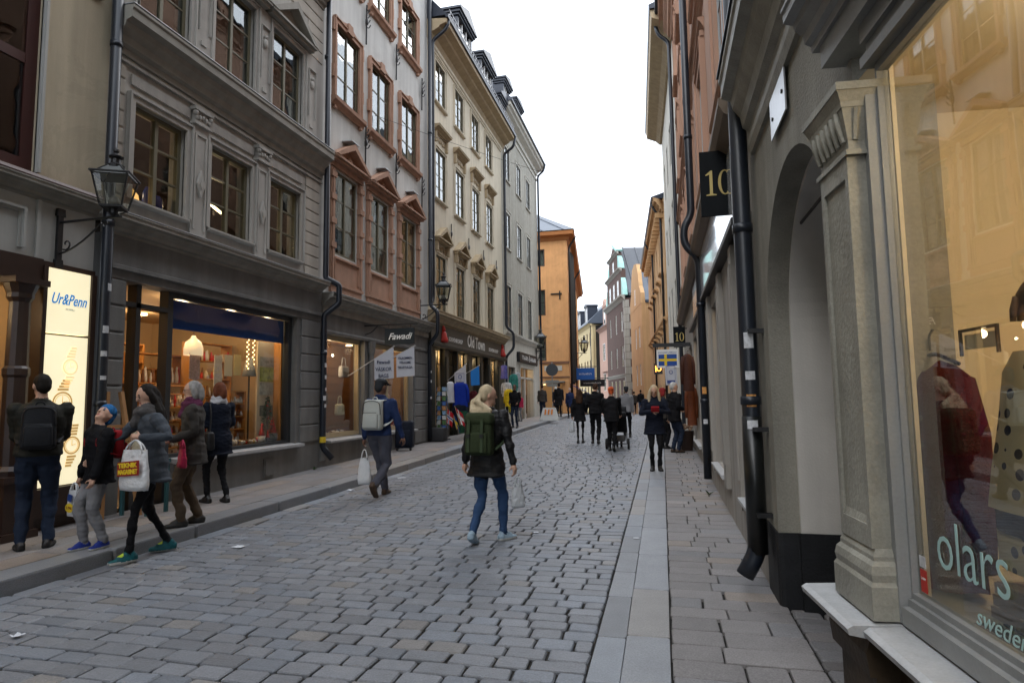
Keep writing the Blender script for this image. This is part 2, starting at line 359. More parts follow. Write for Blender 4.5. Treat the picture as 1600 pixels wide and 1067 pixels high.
def shell(parent, F, u0, u1, z0, z1, wb, material, floors=(), name='interior', wf=-.3):
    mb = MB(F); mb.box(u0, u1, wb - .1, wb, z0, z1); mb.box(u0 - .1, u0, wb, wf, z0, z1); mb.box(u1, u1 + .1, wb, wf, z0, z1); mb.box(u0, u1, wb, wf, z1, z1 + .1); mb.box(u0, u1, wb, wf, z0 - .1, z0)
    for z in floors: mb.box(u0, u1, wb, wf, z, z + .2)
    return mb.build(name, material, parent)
def proj(p):
    q = CM @ (np.array(p) - np.array(EYE)); return 800 + 965*q[0]/q[2], 533.5 + 965*q[1]/q[2], q[2]
# ------------------------------------------------------------------ ground
_ry = np.array([-60, 0, 5, 10, 16.6, 25, 32, 37, 41, 46, 52, 60, 80, 140, 300]); _rz = np.array([0, 0, 0, .03, .13, .26, .36, .40, .41, .33, -.05, -.75, -2.4, -6, -6])
_gy = np.arange(-60, 300, .5); _gz = np.convolve(np.pad(np.interp(_gy, _ry, _rz), 4, mode='edge'), np.ones(9)/9, 'valid')
def rise(y): return float(np.interp(y, _gy, _gz))
def sheet(name, xs, y0, y1, step, dz, material, label, kind='structure'):
    ys = list(np.arange(y0, y1, step)) + [y1]; mb = MB()
    vs = [(x, y, rise(y) + dz) for y in ys for x in xs]; n = len(xs)
    mb.add(vs, [(j*n + i, j*n + i + 1, (j + 1)*n + i + 1, (j + 1)*n + i) for j in range(len(ys) - 1) for i in range(n - 1)])
    return tag(mb.build(name, material), label, 'ground', None, kind)
SAND = mat('joint_sand_dark', (.035, .033, .03), .95, .1, var=.3, vscale=20, bump=.4, bscale=80)
COB = mat('cobble_granite', (.172, .182, .200), .50, .5, attr='tone', var=.12, vscale=9, fine=.22, bump=.25, bscale=45)
SLAB = mat('slab_granite_grey', (.24, .25, .265), .5, .45, attr='tone', var=.1, vscale=5, fine=.2, bump=.12, bscale=120)
PAVE = mat('paving_granite_pinkish', (.205, .19, .183), .6, .4, attr='tone', var=.12, vscale=4, fine=.25, bump=.16, bscale=110)
EARTH = mat('ground_stone', (.12, .12, .12), .9, .2, var=.2, vscale=1)
sheet('ground', [-400, -60, -20, -7.5, 1.2, 20, 60, 400], -40, 280, 4, -.12, EARTH, 'stone ground under the whole street and the blocks behind it')
road = sheet('road', [-5.46, -4.5, -3, -1.5, -.45, .9], -3, 60, 1, -.020, SAND, 'cobbled pedestrian street rising to a crest')
pav_l = sheet('pavement', [-7.6, -6.5, -5.62], -3, 60, 1, .105, SAND, 'raised pavement of granite slabs along the shopfronts')
def stone(x0, x1, y0, y1, z, h, mat_, parent, name, tone, inset=.012, jit=.008, cut=.03, dome=0., mb=None, tilt=0.):
    """one set stone with cut corners, a rounded arris and a slightly uneven top"""
    c = [(x0, y0), (x1, y0), (x1, y1), (x0, y1)]; c = [(x + random.uniform(-jit, jit), y + random.uniform(-jit, jit)) for x, y in c]
    out = []
    for i in range(4):
        p, a, b = Vector(c[i]), Vector(c[i - 1]), Vector(c[(i + 1) % 4]); k = cut*random.uniform(.6, 1.2)
        out += [p + (a - p).normalized()*k, p + (b - p).normalized()*k]
    ce = sum(out, Vector((0, 0)))/8; tx, ty = random.gauss(0, tilt), random.gauss(0, tilt)
    zz = lambda q: rise(q[1]) + z + (q[0] - ce[0])*tx + (q[1] - ce[1])*ty
    vs = [(q[0], q[1], zz(q) - h) for q in out] + [(q[0], q[1], zz(q) - inset*.9) for q in out]
    inn = [q + (ce - q).normalized()*inset for q in out]; vs += [(q[0], q[1], zz(q)) for q in inn]
    vs.append((ce[0], ce[1], zz(ce) + dome))
    fs = [(8*r + i, 8*r + (i + 1) % 8, 8*r + 8 + (i + 1) % 8, 8*r + 8 + i) for r in (0, 1) for i in range(8)] + [(16 + i, 16 + (i + 1) % 8, 24) for i in range(8)]
    if mb is not None:
        n = len(mb[0]); mb[0].extend(vs); mb[1].extend([tuple(i + n for i in f) for f in fs]); mb[2].extend([tone]*len(fs)); return
    return stone_mesh(name, vs, fs, [tone]*len(fs), mat_, parent)
def stone_mesh(name, vs, fs, tones, mat_, parent):
    me = bpy.data.meshes.new(name); me.from_pydata(vs, [], fs)
    a = me.attributes.new('tone', 'FLOAT_COLOR', 'FACE'); a.data.foreach_set('color', np.array([(*t, 1.) for t in tones], np.float32).ravel())
    pass
    return link(name, me, parent, mat_)
def tone(base=1., warm=.5, s=.13):
    k = base*(1 + random.gauss(0, s)); w = random.random()
    if w < warm*.3: return (k*1.09, k*1.0, k*.9)
    if w > .75: return (k*.96, k*1., k*1.05)
    return (k, k, k*1.01)
cobs = []
y = 2.6
while y < 43:
    p = random.uniform(.145, .17); x = -5.24 + random.uniform(-.2, 0)
    while x < -.49:
        l = random.choice((random.uniform(.2, .26), random.uniform(.25, .32))); x1 = min(x + l, -.485)
        if -.485 - x1 < .09: x1 = -.485
        if x1 - max(x, -5.23) > .07: cobs.append((max(x, -5.23), x1, y, y + p))
        x = x1
    y += p
def key_c(c):
    px, py, z = proj(((c[0] + c[1])/2, (c[2] + c[3])/2, 0)); return (0 if -20 < px < 1620 and py < 1075 else 1, z)
cobs.sort(key=key_c)
acc = ([], [], [])
for i, c in enumerate(cobs):
    g = random.uniform(.006, .009); wv = .016*math.sin(c[0]*1.1 + c[2]*.3)
    a = (c[0] + g, c[1] - g, c[2] + g + wv, c[3] - g + wv)
    kw = dict(inset=random.uniform(.007, .012), jit=.0055, cut=.014, dome=random.uniform(.0, .002), tilt=.010)
    stone(*a, random.uniform(-.003, .003), .045, COB, road, 'cobble', tone(1, .25, .08), mb=None if i < 300 else acc, **kw)
tag(stone_mesh('cobbles', *acc, COB, road), kind='stuff')
# row of long stones along the left kerb, gutter strip and kerb slabs on the right
y = 2.6
while y < 42:
    l = random.uniform(.35, .7); stone(-5.44, -5.245, y + .005, y + l - .005, -.004, .045, COB, road, 'gutter_stone', tone(1.05, .8), inset=.012, cut=.03, dome=.003); y += l
y = 2.4
while y < 34:
    l = random.uniform(.5, .95); stone(-.478, -.292, y + .003, y + l - .003, -.002, .045, SLAB, road, 'gutter_slab', tone(.86, .7, .07), inset=.006, jit=.003, cut=.012); y += l
y = 2.2
while y < 34:
    l = random.uniform(.75, 1.35); stone(-.287, -.006, y + .004, y + l - .004, .008, .06, SLAB, road, 'kerb_slab', tone(1., .15, .07), inset=.007, jit=.002, cut=.012); y += l
y = 2.2; k = 0
while y < 30:
    p = random.uniform(.19, .25) if y > 4.6 or y < 4.1 else .26; x = 0.; xs = [0.]
    while x < .70:
        x += random.uniform(.24, .42)
        if .86 - x < .12: x = .86
        xs.append(min(x, .86))
    if xs[-1] < .86: xs[-1] = .86
    for i in range(len(xs) - 1):
        g = random.uniform(.003, .009); stone(xs[i] + g, xs[i + 1] - g, y + g*.7, y + p - g*.7, .008 + random.uniform(-.003, .003), .05, PAVE, road, 'paving_stone', tone(1., .35, .07), inset=.006, jit=.005, cut=.012, tilt=.006)
    y += p
y = 3.0
while y < 5.2:
    p = random.uniform(.12, .16); x = .868
    while x < 2.3: l = random.uniform(.16, .3); stone(x + .006, x + l - .006, y + .005, y + p - .005, random.uniform(-.004, .004), .04, PAVE, road, 'paving_stone', tone(.8, .4, .1), inset=.01, jit=.006, cut=.015, tilt=.02); x += l
    y += p
y = 2.5
while y < 40:
    l = random.uniform(1.0, 1.7); stone(-5.78, -5.445, y + .005, y + l - .005, .13, .20, SLAB, pav_l, 'kerb_stone', tone(.86, .7, .06), inset=.018, jit=.003, cut=.02); y += l
for r in range(4):
    x0 = -5.785 - r*.34; y = 2.5 + random.random()*.5
    while y < 38:
        l = random.uniform(.6, 1.15); stone(x0 - .336, x0 - .004, y + .003, y + l - .003, .132 + random.uniform(-.002, .002), .04, PAVE, pav_l, 'paving_slab', tone(1.03, .6, .07), inset=.005, jit=.003, cut=.01); y += l
PZ = .132
def gz(x, y): return rise(y) + (PZ if x < -5.44 else (.008 if x > -.29 else 0))
# ================================================================== left row of buildings (facade plane X = -7.1)
WARM = (1., .72, .42)
def lamp_light(parent, loc, power, r=.08, col=WARM):
    d = bpy.data.lights.new('light', 'POINT'); d.energy = power; d.shadow_soft_size = r; d.color = col
    o = bpy.data.objects.new('light', d); COL.objects.link(o); o.location = loc; adopt(o, parent); return o
def ceiling_spot(parent, loc, power, col=WARM):
    """a small round ceiling lamp that lights a shop"""
    mb = MB(); mb.lathe(loc, [(.09, 0), (.09, .04)], 12); o = mb.build('ceiling_lamp', mat('lamp_glow', (1, .8, .5), emit=1.3), parent)
    lamp_light(parent, (loc[0], loc[1], loc[2] - .12), power, .1, col); return o
def rustic(parent, F, u0, u1, z0, z1, n, material, p=.035, name='rusticated_stone'):
    h = (z1 - z0)/n
    for i in range(n):
        mb = MB(F); a, b = z0 + i*h + .011, z0 + (i + 1)*h - .011
        mb.run([(-.02, a), (p*.6, a), (p, a + .015), (p, b - .015), (p*.6, b), (-.02, b)], u0, u1); mb.build(name, material, parent)
# ---- A: cream house with the jeweller's shop
A = root('cream_house', 'cream yellow house with oxblood window frame over a dark brown watch shop front', 'house', (-7.1, 3.5, 0))
wall(A, LF, -34, 6.47, 4.25, 16, [(3.75, 5.55, 4.32, 7.0)], A_CREAM)
win(A, LF, 4.65, 4.32, 1.8, 2.68, 2, 2, RED_FRAME, glass('glass_dark_room', .05, (.8, .82, .8), .01), inset=.05, fr=.14, mull=.1, bar=.12)
mb = MB(LF); casing(mb, 3.75, 5.55, 4.32, 7.0, .0301, .03); mb.box(-6, 6.3, -.02, .05, 6.95, 7.25); mb.box(-6, 6.24, .05, .11, 7.1, 7.25); mb.build('moulding', A_GREY, A)
mb = MB(LF); mb.run([(-.02, 4.2), (.16, 4.2), (.17, 4.22), (.15, 4.26), (-.02, 4.32)], -6, 6.36); mb.build('string_course', RED_FRAME, A)
mb = MB(LF); cornice(mb, -6, 6.36, 4.0, 4.2, .2); mb.build('cornice', B_CORN, A)
mb = MB(LF); mb.box(-34, 3.0, -.3, .02, 0, 3.3); mb.build('shop_wall', BROWN_WOOD, A)
mb = MB(LF); mb.box(-34, 6.36, -.3, .02, 3.3, 4.0)
for a, b in ((3.6, 5.5),):
    casing(mb, a + .12, b - .12, 3.45, 3.8, .06, .025, .02, True)
mb.box(5.58, 5.62, .02, .05, 3.3, 4.0); mb.build('fascia', A_GREY, A)
shell(A, LF, 2.5, 6.3, 4.2, 7.4, -2.5, ROOM_DARK)
mb = MB(LF); mb.lathe(LF.p(5.1, -.55, 4.5), [(.03, 0), (.03, .35), (.28, .36), (.16, .62), (.155, .62)], 16); mb.build('table_lamp', mat('lampshade_linen', (.7, .66, .58), .9), A, True)
# dark brown shopfront: column, plinth, lit window, framed light box
mb = MB(LF); mb.box(5.66, 6.36, -.25, -.02, 0, 3.3); mb.box(-6, 5.66, -.3, .08, 3.02, 3.3); mb.box(5.66, 6.36, -.02, .06, 3.23, 3.29); mb.box(5.66, 5.71, -.02, .1, .3, 3.23); mb.box(6.29, 6.36, -.02, .1, .3, 3.23); mb.box(5.71, 6.29, -.02, .1, .3, .62); mb.build('shopfront_frame', BROWN_WOOD, A)
for uc in (5.42, 3.2):
    mb = MB(LF); mb.box(uc - .2, uc + .2, -.1, .26, 0, .22); mb.box(uc - .17, uc + .17, -.1, .22, .22, .75); mb.box(uc - .2, uc + .2, -.1, .25, .75, .82)
    c = LF.p(uc, .07, 0); mb.lathe(c, [(.15, .82), (.16, .88), (.12, .93), (.115, 1.9), (.13, 1.93), (.13, 2.0), (.11, 2.03), (.1, 2.75), (.13, 2.8), (.13, 2.85), (.17, 2.95), (.18, 3.02)], 12)
    mb.box(uc - .2, uc + .2, -.1, .25, 2.95, 3.02); mb.build('column', BROWN_WOOD, A)
mb = MB(LF); mb.box(3.45, 5.2, -.12, -.11, .5, 3.0); mb.build('shop_window', GLASS_SHOP, A)
mb = MB(LF); mb.box(3.45, 5.2, -.2, .1, 0, .5); mb.build('stall_riser', BROWN_WOOD, A)
shell(A, LF, 3.3, 5.6, .4, 3.0, -1.2, ROOM_WARM, name='showcase', wf=-.3); ceiling_spot(A, LF.p(4.5, -.6, 2.9), 14)
BOX_GLOW = mat('light_box_cream', (1., .90, .60), .4, .3, emit=.42, var=.06, vscale=1.4)
sg = root('light_box_sign', 'lit cream vertical light box with blue script and watch pictures', 'sign', LF.p(6.0, 0, .62))
Msg = LF.sign(6.0, .085, 0)
mb = MB(LF); mb.box(5.72, 6.28, -.02, .08, .64, 2.42); mb.box(5.72, 6.28, -.02, .08, 2.45, 3.22); mb.build('panel', BOX_GLOW, sg)
text('Ur&Penn', .19, mat('print_blue', (.02, .25, .65), .5, emit=.25), LF.sign(6.0, .083, 2.86), sg, shear=.35, bold=.002, width=.46)
strokes(LF.sign(6.02, .083, 2.75), .12, .022, mat('print_grey_blue', (.2, .32, .45), .5), sg, 3)
GOLD = mat('print_gold', (.62, .40, .14), .5, emit=.25); PALEGOLD = mat('print_pale_gold', (.9, .72, .42), .5, emit=.4)
for (cx, cz, r) in ((6.06, 2.05, .1), (5.98, 1.62, .13), (6.13, 1.1, .11)):
    mb = MB(); M = LF.sign(cx, .083, cz); flat_ring(mb, M, (0, 0), r, r, .02, .02); flat_ring(mb, M, (0, 0), r*.75, r*.75, .006, .006)
    flat(mb, M, [(-.004, 0), (.004, 0), (.003, r*.6), (-.003, r*.6)]); flat(mb, M, [(0, -.004), (0, .004), (r*.5, .02), (r*.5, .014)])
    for sgn in (-1, 1):
        for q in range(4):
            zz = sgn*(r + .012 + q*.035); wq = r*(.55 - q*.06); flat(mb, M, [(-wq + q*.012*sgn, zz), (wq + q*.012*sgn, zz), (wq + q*.012*sgn, zz + sgn*.026), (-wq + q*.012*sgn, zz + sgn*.026)][::sgn])
    mb.build('watch_picture', PALEGOLD if cz > 1.8 else GOLD, sg)
# ---- B: grey house with the gift shop
Bq = root('grey_house', 'warm grey stucco house with olive windows over a dark stone gift shop', 'house', (-7.1, 9, 0))
WB1 = [(6.88, 7.86), (8.4, 9.44), (9.97, 11.0)]
ops = [(a, b, 4.42, 5.82) for a, b in WB1] + [(a, b, 7.22, 8.82) for a, b in WB1] + [(a, b, 10.4, 12.0) for a, b in WB1]
wall(Bq, LF, 6.47, 11.84, 4.1, 16, ops, B_GREY)
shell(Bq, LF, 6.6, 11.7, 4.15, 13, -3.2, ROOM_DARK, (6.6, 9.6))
for i, (a, b) in enumerate(WB1):
    for z0, h in ((4.42, 1.4), (7.22, 1.6), (10.4, 1.6)):
        win(Bq, LF, (a + b)/2, z0, b - a, h, 2, 3, OLIVE_FRAME, GLASS_UP if z0 > 5 else glass('glass_first_floor', .045, (.85, .87, .85), .02), inset=.07, mull=.06)
for a, b in WB1:
    mb = MB(LF); casing(mb, a, b, 4.42, 5.82, .11, .05); mb.box(a - .06, b + .06, -.02, .03, 6.05, 6.2); mb.build('window_surround', B_GREY, Bq)
    mb = MB(LF); sill(mb, a - .05, b + .05, 4.42, .1, .06); mb.build('window_sill', B_GREY, Bq)
    mb = MB(LF); casing(mb, a, b, 7.22, 8.82, .1, .05); mb.box(a - .06, b + .06, -.02, .025, 7.08, 7.13); mb.build('window_surround', B_GREY, Bq)
    mb = MB(LF); sill(mb, a - .05, b + .05, 7.22, .1, .05); mb.build('window_sill', B_GREY, Bq)
    mb = MB(LF); pediment(mb, a - .22, b + .22, 8.95, 9.62, .22); mb.build('pediment', B_CORN, Bq)
# a pilaster strip with capital and lozenge beside each first-floor window
for uc in (8.13, 9.7):
    mb = MB(LF); mb.box(uc - .17, uc + .17, -.02, .06, 4.12, 5.98)
    for (a, b) in ((uc - .13, uc - .1), (uc + .1, uc + .13)): mb.box(a, b, .06, .08, 4.3, 5.85)
    mb.box(uc - .1, uc + .1, .06, .08, 5.82, 5.85)
    mb.prism([(uc - .09, 5.04), (uc, 4.82), (uc + .09, 5.04), (uc, 5.26)], .06, .1); mb.prism([(uc - .04, 5.04), (uc, 4.95), (uc + .04, 5.04), (uc, 5.13)], .1, .115)
    mb.box(uc - .19, uc + .19, -.02, .11, 5.98, 6.03); mb.box(uc - .2, uc + .2, -.02, .13, 6.2, 6.26); mb.box(uc - .16, uc + .16, -.02, .08, 6.03, 6.2)
    for k in range(5): mb.ell(LF.p(uc - .14 + k*.07, .09, 6.13 - .02*abs(k - 2)), .03, .034, .045, 8, 5)
    for s in (-1, 1): mb.ell(LF.p(uc + s*.16, .09, 6.16), .045, .045, .05, 8, 5)
    mb.build('pilaster', B_GREY, Bq)
for uc in (8.13, 9.7, 11.3, 6.68):
    mb = MB(LF); mb.box(uc - .19, uc + .19, -.02, .05, 7.0, 8.95); mb.box(uc - .06, uc + .06, .05, .07, 7.35, 7.42)
    casing(mb, uc - .11, uc + .11, 7.6, 8.6, .02, .06, 0, True, .008)
    mb.ell(LF.p(uc, .06, 8.3), .05, .07, .1, 8, 6); mb.ell(LF.p(uc, .07, 8.42), .05, .04, .04, 8, 5); mb.build('pilaster', B_GREY, Bq)
rustic(Bq, LF, 6.5, 6.72, 4.2, 6.3, 9, B_BEIGE, .02); rustic(Bq, LF, 11.2, 11.72, 4.15, 6.3, 9, B_BEIGE, .02)
rustic(Bq, LF, 6.5, 11.78, 9.75, 10.3, 2, B_BEIGE, .02); rustic(Bq, LF, 11.2, 11.78, 9.0, 9.75, 3, B_BEIGE, .015)
for z0, z1, pr in ((6.4, 7.0, .34), (10.3, 10.7, .3)):
    mb = MB(LF); cornice(mb, 6.5, 11.8, z0, z1, pr); mb.build('cornice', B_CORN, Bq)
mb = MB(LF); mb.box(6.5, 11.8, -.02, .05, 6.3, 6.34); mb.build('string_course', B_GREY, Bq)
for z, w in ((7.0, .345), (4.12, .285)):
    mb = MB(LF); mb.box(6.5, 11.8, -.06, w, z, z + .012); mb.build('cornice_flashing', mat('zinc_pale', (.5, .52, .54), .4, .5, metal=.4), Bq)
mb = MB(LF); cornice(mb, 6.5, 11.8, 3.86, 4.12, .28); mb.build('shop_cornice', B_CORN, Bq)
# ground floor
mb = MB(LF); mb.box(6.5, 11.84, -.3, .04, 3.4, 3.86); mb.run([(0.04, 3.4), (.075, 3.4), (.075, 3.45), (.04, 3.47)], 6.5, 11.84); mb.box(6.5, 11.84, -.3, .02, 3.28, 3.4); mb.build('fascia', B_STONE, Bq)
mb = MB(LF); mb.box(6.5, 6.9, -.3, 0, 0, 3.28); mb.box(11.0, 11.84, -.3, 0, 0, 3.28); mb.box(7.85, 11.0, -.3, 0, 0, .7); mb.build('shop_wall', B_STONE, Bq)
rustic(Bq, LF, 6.5, 6.86, .75, 3.27, 7, B_STONE, .03); rustic(Bq, LF, 11.12, 11.8, .75, 3.27, 7, B_STONE, .03)
mb = MB(LF); mb.run([(-.3, .69), (.1, .69), (.14, .71), (.14, .755), (-.3, .785)], 7.85, 11.12); mb.build('shop_sill', SILL_WHITE, Bq)
mb = MB(LF); mb.box(10.0, 10.3, 0, .02, .22, .55); mb.box(10.03, 10.27, .02, .03, .25, .52); mb.build('vent_grille', B_STONE, Bq)
mb = MB(LF)
for a, b in ((7.78, 7.88), (10.9, 11.0), (6.9, 6.96), (7.2, 7.28)): mb.box(a, b, -.28, -.12, .0 if a < 7.8 else .785, 3.28)
mb.box(7.88, 10.9, -.28, -.12, 3.2, 3.28); mb.box(7.88, 10.9, -.28, -.12, .785, .83); mb.box(6.96, 7.78, -.28, -.12, 2.95, 3.02); mb.build('shop_frame', mat('steel_dark', (.03, .033, .036), .4, .5), Bq)
mb = MB(LF); mb.box(7.88, 10.9, -.205, -.195, .83, 3.2); mb.build('shop_window', GLASS_SHOP, Bq)
mb = MB(LF); mb.box(6.96, 7.2, -.205, -.195, .2, 2.95); mb.build('side_light', GLASS_SHOP, Bq)
mb = MB(LF); mb.box(7.9, 10.88, -.24, -.225, 2.74, 3.19); mb.build('roller_blind', mat('blind_blue', (.012, .07, .30), .7, .2, var=.15), Bq)
shell(Bq, LF, 6.55, 11.1, .15, 3.3, -3.6, ROOM_WARM, name='shop_room')
for p in ((8.4, -.42), (9.5, -.36), (10.5, -.30), (9.4, -2.2), (7.5, -2.2)): ceiling_spot(Bq, LF.p(p[0], p[1], 3.22), 11 if p[1] > -1 else 16)  # row close to the glass is added to brighten the fronts of the hung goods
# ---- C: white house with salmon window surrounds and the bag shop
Cq = root('white_house', 'off white house with salmon sandstone window surrounds over a grey bag shop', 'house', (-7.1, 15, 0))
WC = [(12.34, 13.44), (14.12, 15.22), (16.0, 17.16)]
ops = [(a, b, z, z + h) for a, b in WC for z, h in ((4.9, 1.95), (8.52, 1.82), (11.88, 1.5))]
wall(Cq, LF, 11.84, 18.14, 3.9, 17, ops, C_WHITE)
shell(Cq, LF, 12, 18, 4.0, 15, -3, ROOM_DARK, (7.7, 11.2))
for i, (a, b) in enumerate(WC):
    win(Cq, LF, (a + b)/2, 4.9, b - a, 1.95, 2, 3, OLIVE_FRAME, glass('glass_first_floor_c', .12, (.8, .82, .8), .02), .03, curtain=(2, 2, 0)[i])
    win(Cq, LF, (a + b)/2, 8.52, b - a, 1.82, 2, 3, OLIVE_FRAME, GLASS_UP, .02, curtain=0)
    win(Cq, LF, (a + b)/2, 11.88, b - a, 1.5, 2, 3, OLIVE_FRAME, GLASS_UP, .02)
    mb = MB(LF)
    # first floor: apron panel, blocked jambs, pediment with mask
    mb.box(a - .16, b + .16, -.02, .07, 4.0, 4.2); mb.box(a - .2, b + .2, -.02, .1, 4.16, 4.22); mb.box(a - .14, b + .14, -.02, .04, 4.22, 4.84); casing(mb, a, b, 4.35, 4.75, .04, .055, 0, True, .015)
    for s, e in ((a - .2, a - .03), (b + .03, b + .2)):
        mb.box(s, e, -.02, .07, 4.22, 6.85); mb.box(s + .05, e - .05, .07, .09, 4.25, 6.8)
        for z in (5.0, 5.55, 6.1, 6.62): mb.box(s - .02, e + .02, -.02, .105, z, z + .13)
    mb.box(a - .2, b + .2, -.02, .08, 6.88, 7.0); pediment(mb, a - .24, b + .24, 7.0, 7.62, .24)
    c = LF.p((a + b)/2, .08, 7.2); mb.ell(c, .07, .075, .11, 10, 7); mb.ell(c + Vector((.06, 0, -.02)), .03, .02, .04, 6, 5); mb.ell(c + Vector((.02, 0, -.15)), .06, .05, .06, 8, 5)
    mb.build('window_surround', C_SALMON, Cq)
    # second and third floor: eared surround and scrolled sill
    for z0, z1 in ((8.52, 10.34), (11.88, 13.38)):
        mb = MB(LF); casing(mb, a, b, z0, z1, .13, .06)
        for s in (-1, 1):
            e = a - .13 if s < 0 else b + .13
            for zz in (z1 - .25, z0 + .45): mb.box(min(e, e + s*.06), max(e, e + s*.06), -.02, .075, zz, zz + .3)
        um = (a + b)/2; mb.prism([(um - .14, z1 + .02), (um + .14, z1 + .02), (um + .1, z1 + .26), (um - .1, z1 + .26)], -.02, .11)
        mb.prism([(um - .5, z1 + .13), (um - .14, z1 + .13), (um - .12, z1 + .24), (um - .3, z1 + .17)], -.02, .075); mb.prism([(um + .14, z1 + .13), (um + .5, z1 + .13), (um + .3, z1 + .17), (um + .12, z1 + .24)], -.02, .075)
        mb.run([(-.02, z0 - .2), (.06, z0 - .2), (.1, z0 - .13), (.15, z0 - .1), (.16, z0 - .02), (-.1, z0)], a - .2, b + .2)
        for s in (a - .12, b + .02): mb.box(s, s + .1, -.02, .08, z0 - .27, z0 - .2)
        mb.build('window_surround', C_SALMON, Cq)
for a, b in WC:
    mb = MB(LF); mb.run([(-.02, 7.635), (.27, 7.0 + .625), (.27, 7.645), (-.02, 7.66)], (a + b)/2 - .2, (a + b)/2 + .2); mb.build('pediment_flashing', mat('zinc_pale'), Cq)
for uc in (13.78, 15.62, 17.55):
    for zc in (8.0, 11.2):
        mb = MB(LF); mb.tube([LF.p(uc, .05, zc - .55), LF.p(uc, .06, zc + .5)], .022, 6)
        for k in range(4):
            zz = zc - .05 + k*.13; s = .13 - .02*k
            for sg in (-1, 1): mb.tube(bend([LF.p(uc, .06, zz - .05), LF.p(uc + sg*s*.7, .08, zz - .02), LF.p(uc + sg*s, .1, zz + .08)], 3), [.016, .02, .016, .014, .014, .01][:6] if False else .015, 5)
        mb.ell(LF.p(uc, .08, zc + .05), .03, .05, .09, 6, 5); mb.build('wall_anchor', IRON, Cq)
mb = MB(LF); cornice(mb, 11.9, 18.1, 3.62, 3.92, .3); mb.box(11.9, 18.1, -.02, .05, 3.5, 3.62); mb.build('shop_cornice', B_CORN, Cq)
mb = MB(LF); mb.box(11.9, 18.1, -.06, .305, 3.921, 3.935); mb.build('cornice_flashing', mat('zinc_pale'), Cq)
mb = MB(LF); mb.box(11.84, 18.14, -.3, .0, 3.05, 3.9); mb.run([(0, 3.05), (.05, 3.05), (.06, 3.1), (.04, 3.14), (0, 3.15)], 11.9, 18.1); mb.box(11.84, 12.14, -.3, 0, 0, 3.05); mb.box(16.95, 18.14, -.3, 0, 0, 3.05); mb.box(13.92, 14.4, -.3, 0, 0, 3.05); mb.box(12.14, 13.92, -.3, 0, 0, .68); mb.box(15.5, 16.95, -.3, 0, 0, .68); mb.build('shop_wall', B_STONE, Cq)
rustic(Cq, LF, 11.9, 12.1, .3, 3.04, 7, B_STONE, .03); rustic(Cq, LF, 17.05, 18.08, .3, 3.04, 7, B_STONE, .035)
mb = MB(LF); c = LF.p(14.16, .06, 0); mb.lathe(c, [(.1, .7), (.1, .8), (.075, .85), (.065, 2.7), (.08, 2.75), (.1, 2.9), (.11, 3.04)], 12); mb.build('column', B_STONE, Cq)
for a, b in ((12.14, 13.92), (15.5, 16.95)):
    mb = MB(LF); mb.run([(-.25, .68), (.14, .68), (.16, .7), (.16, .73), (-.25, .77)], a - .04, b + .04); mb.build('shop_sill', SILL_WHITE, Cq)
LWOOD = mat('wood_pale_frame', (.42, .33, .2), .5, .4, var=.1)
for a, b, z0 in ((12.14, 13.92, .77), (15.5, 16.95, .77), (14.4, 15.5, .15)):
    mb = MB(LF)
    for s, e in ((a, a + .07), (b - .07, b)): mb.box(s, e, -.24, -.14, z0, 3.05)
    mb.box(a + .07, b - .07, -.24, -.14, z0, z0 + .1); mb.box(a + .07, b - .07, -.24, -.14, 2.95, 3.05); mb.build('shop_frame', LWOOD, Cq)
    mb = MB(LF); mb.box(a + .07, b - .07, -.2, -.19, z0 + .1, 2.95); mb.build('shop_window' if z0 > .3 else 'door_glass', GLASS_SHOP, Cq)
SLATW = mat('slat_wall_brown', (.17, .075, .03), .5, .4, var=.15)
shell(Cq, LF, 12.0, 17.1, .2, 3.1, -1.6, SLATW, name='shop_room')
for k in range(11):
    mb = MB(LF); z = .5 + k*.22; mb.box(12.05, 17.0, -1.6, -1.57, z, z + .19); mb.build('wall_slat', SLATW, Cq)
for p in ((12.9, -.45), (16.3, -.45), (14.8, -.9)): ceiling_spot(Cq, LF.p(p[0], p[1], 3.02), 9)
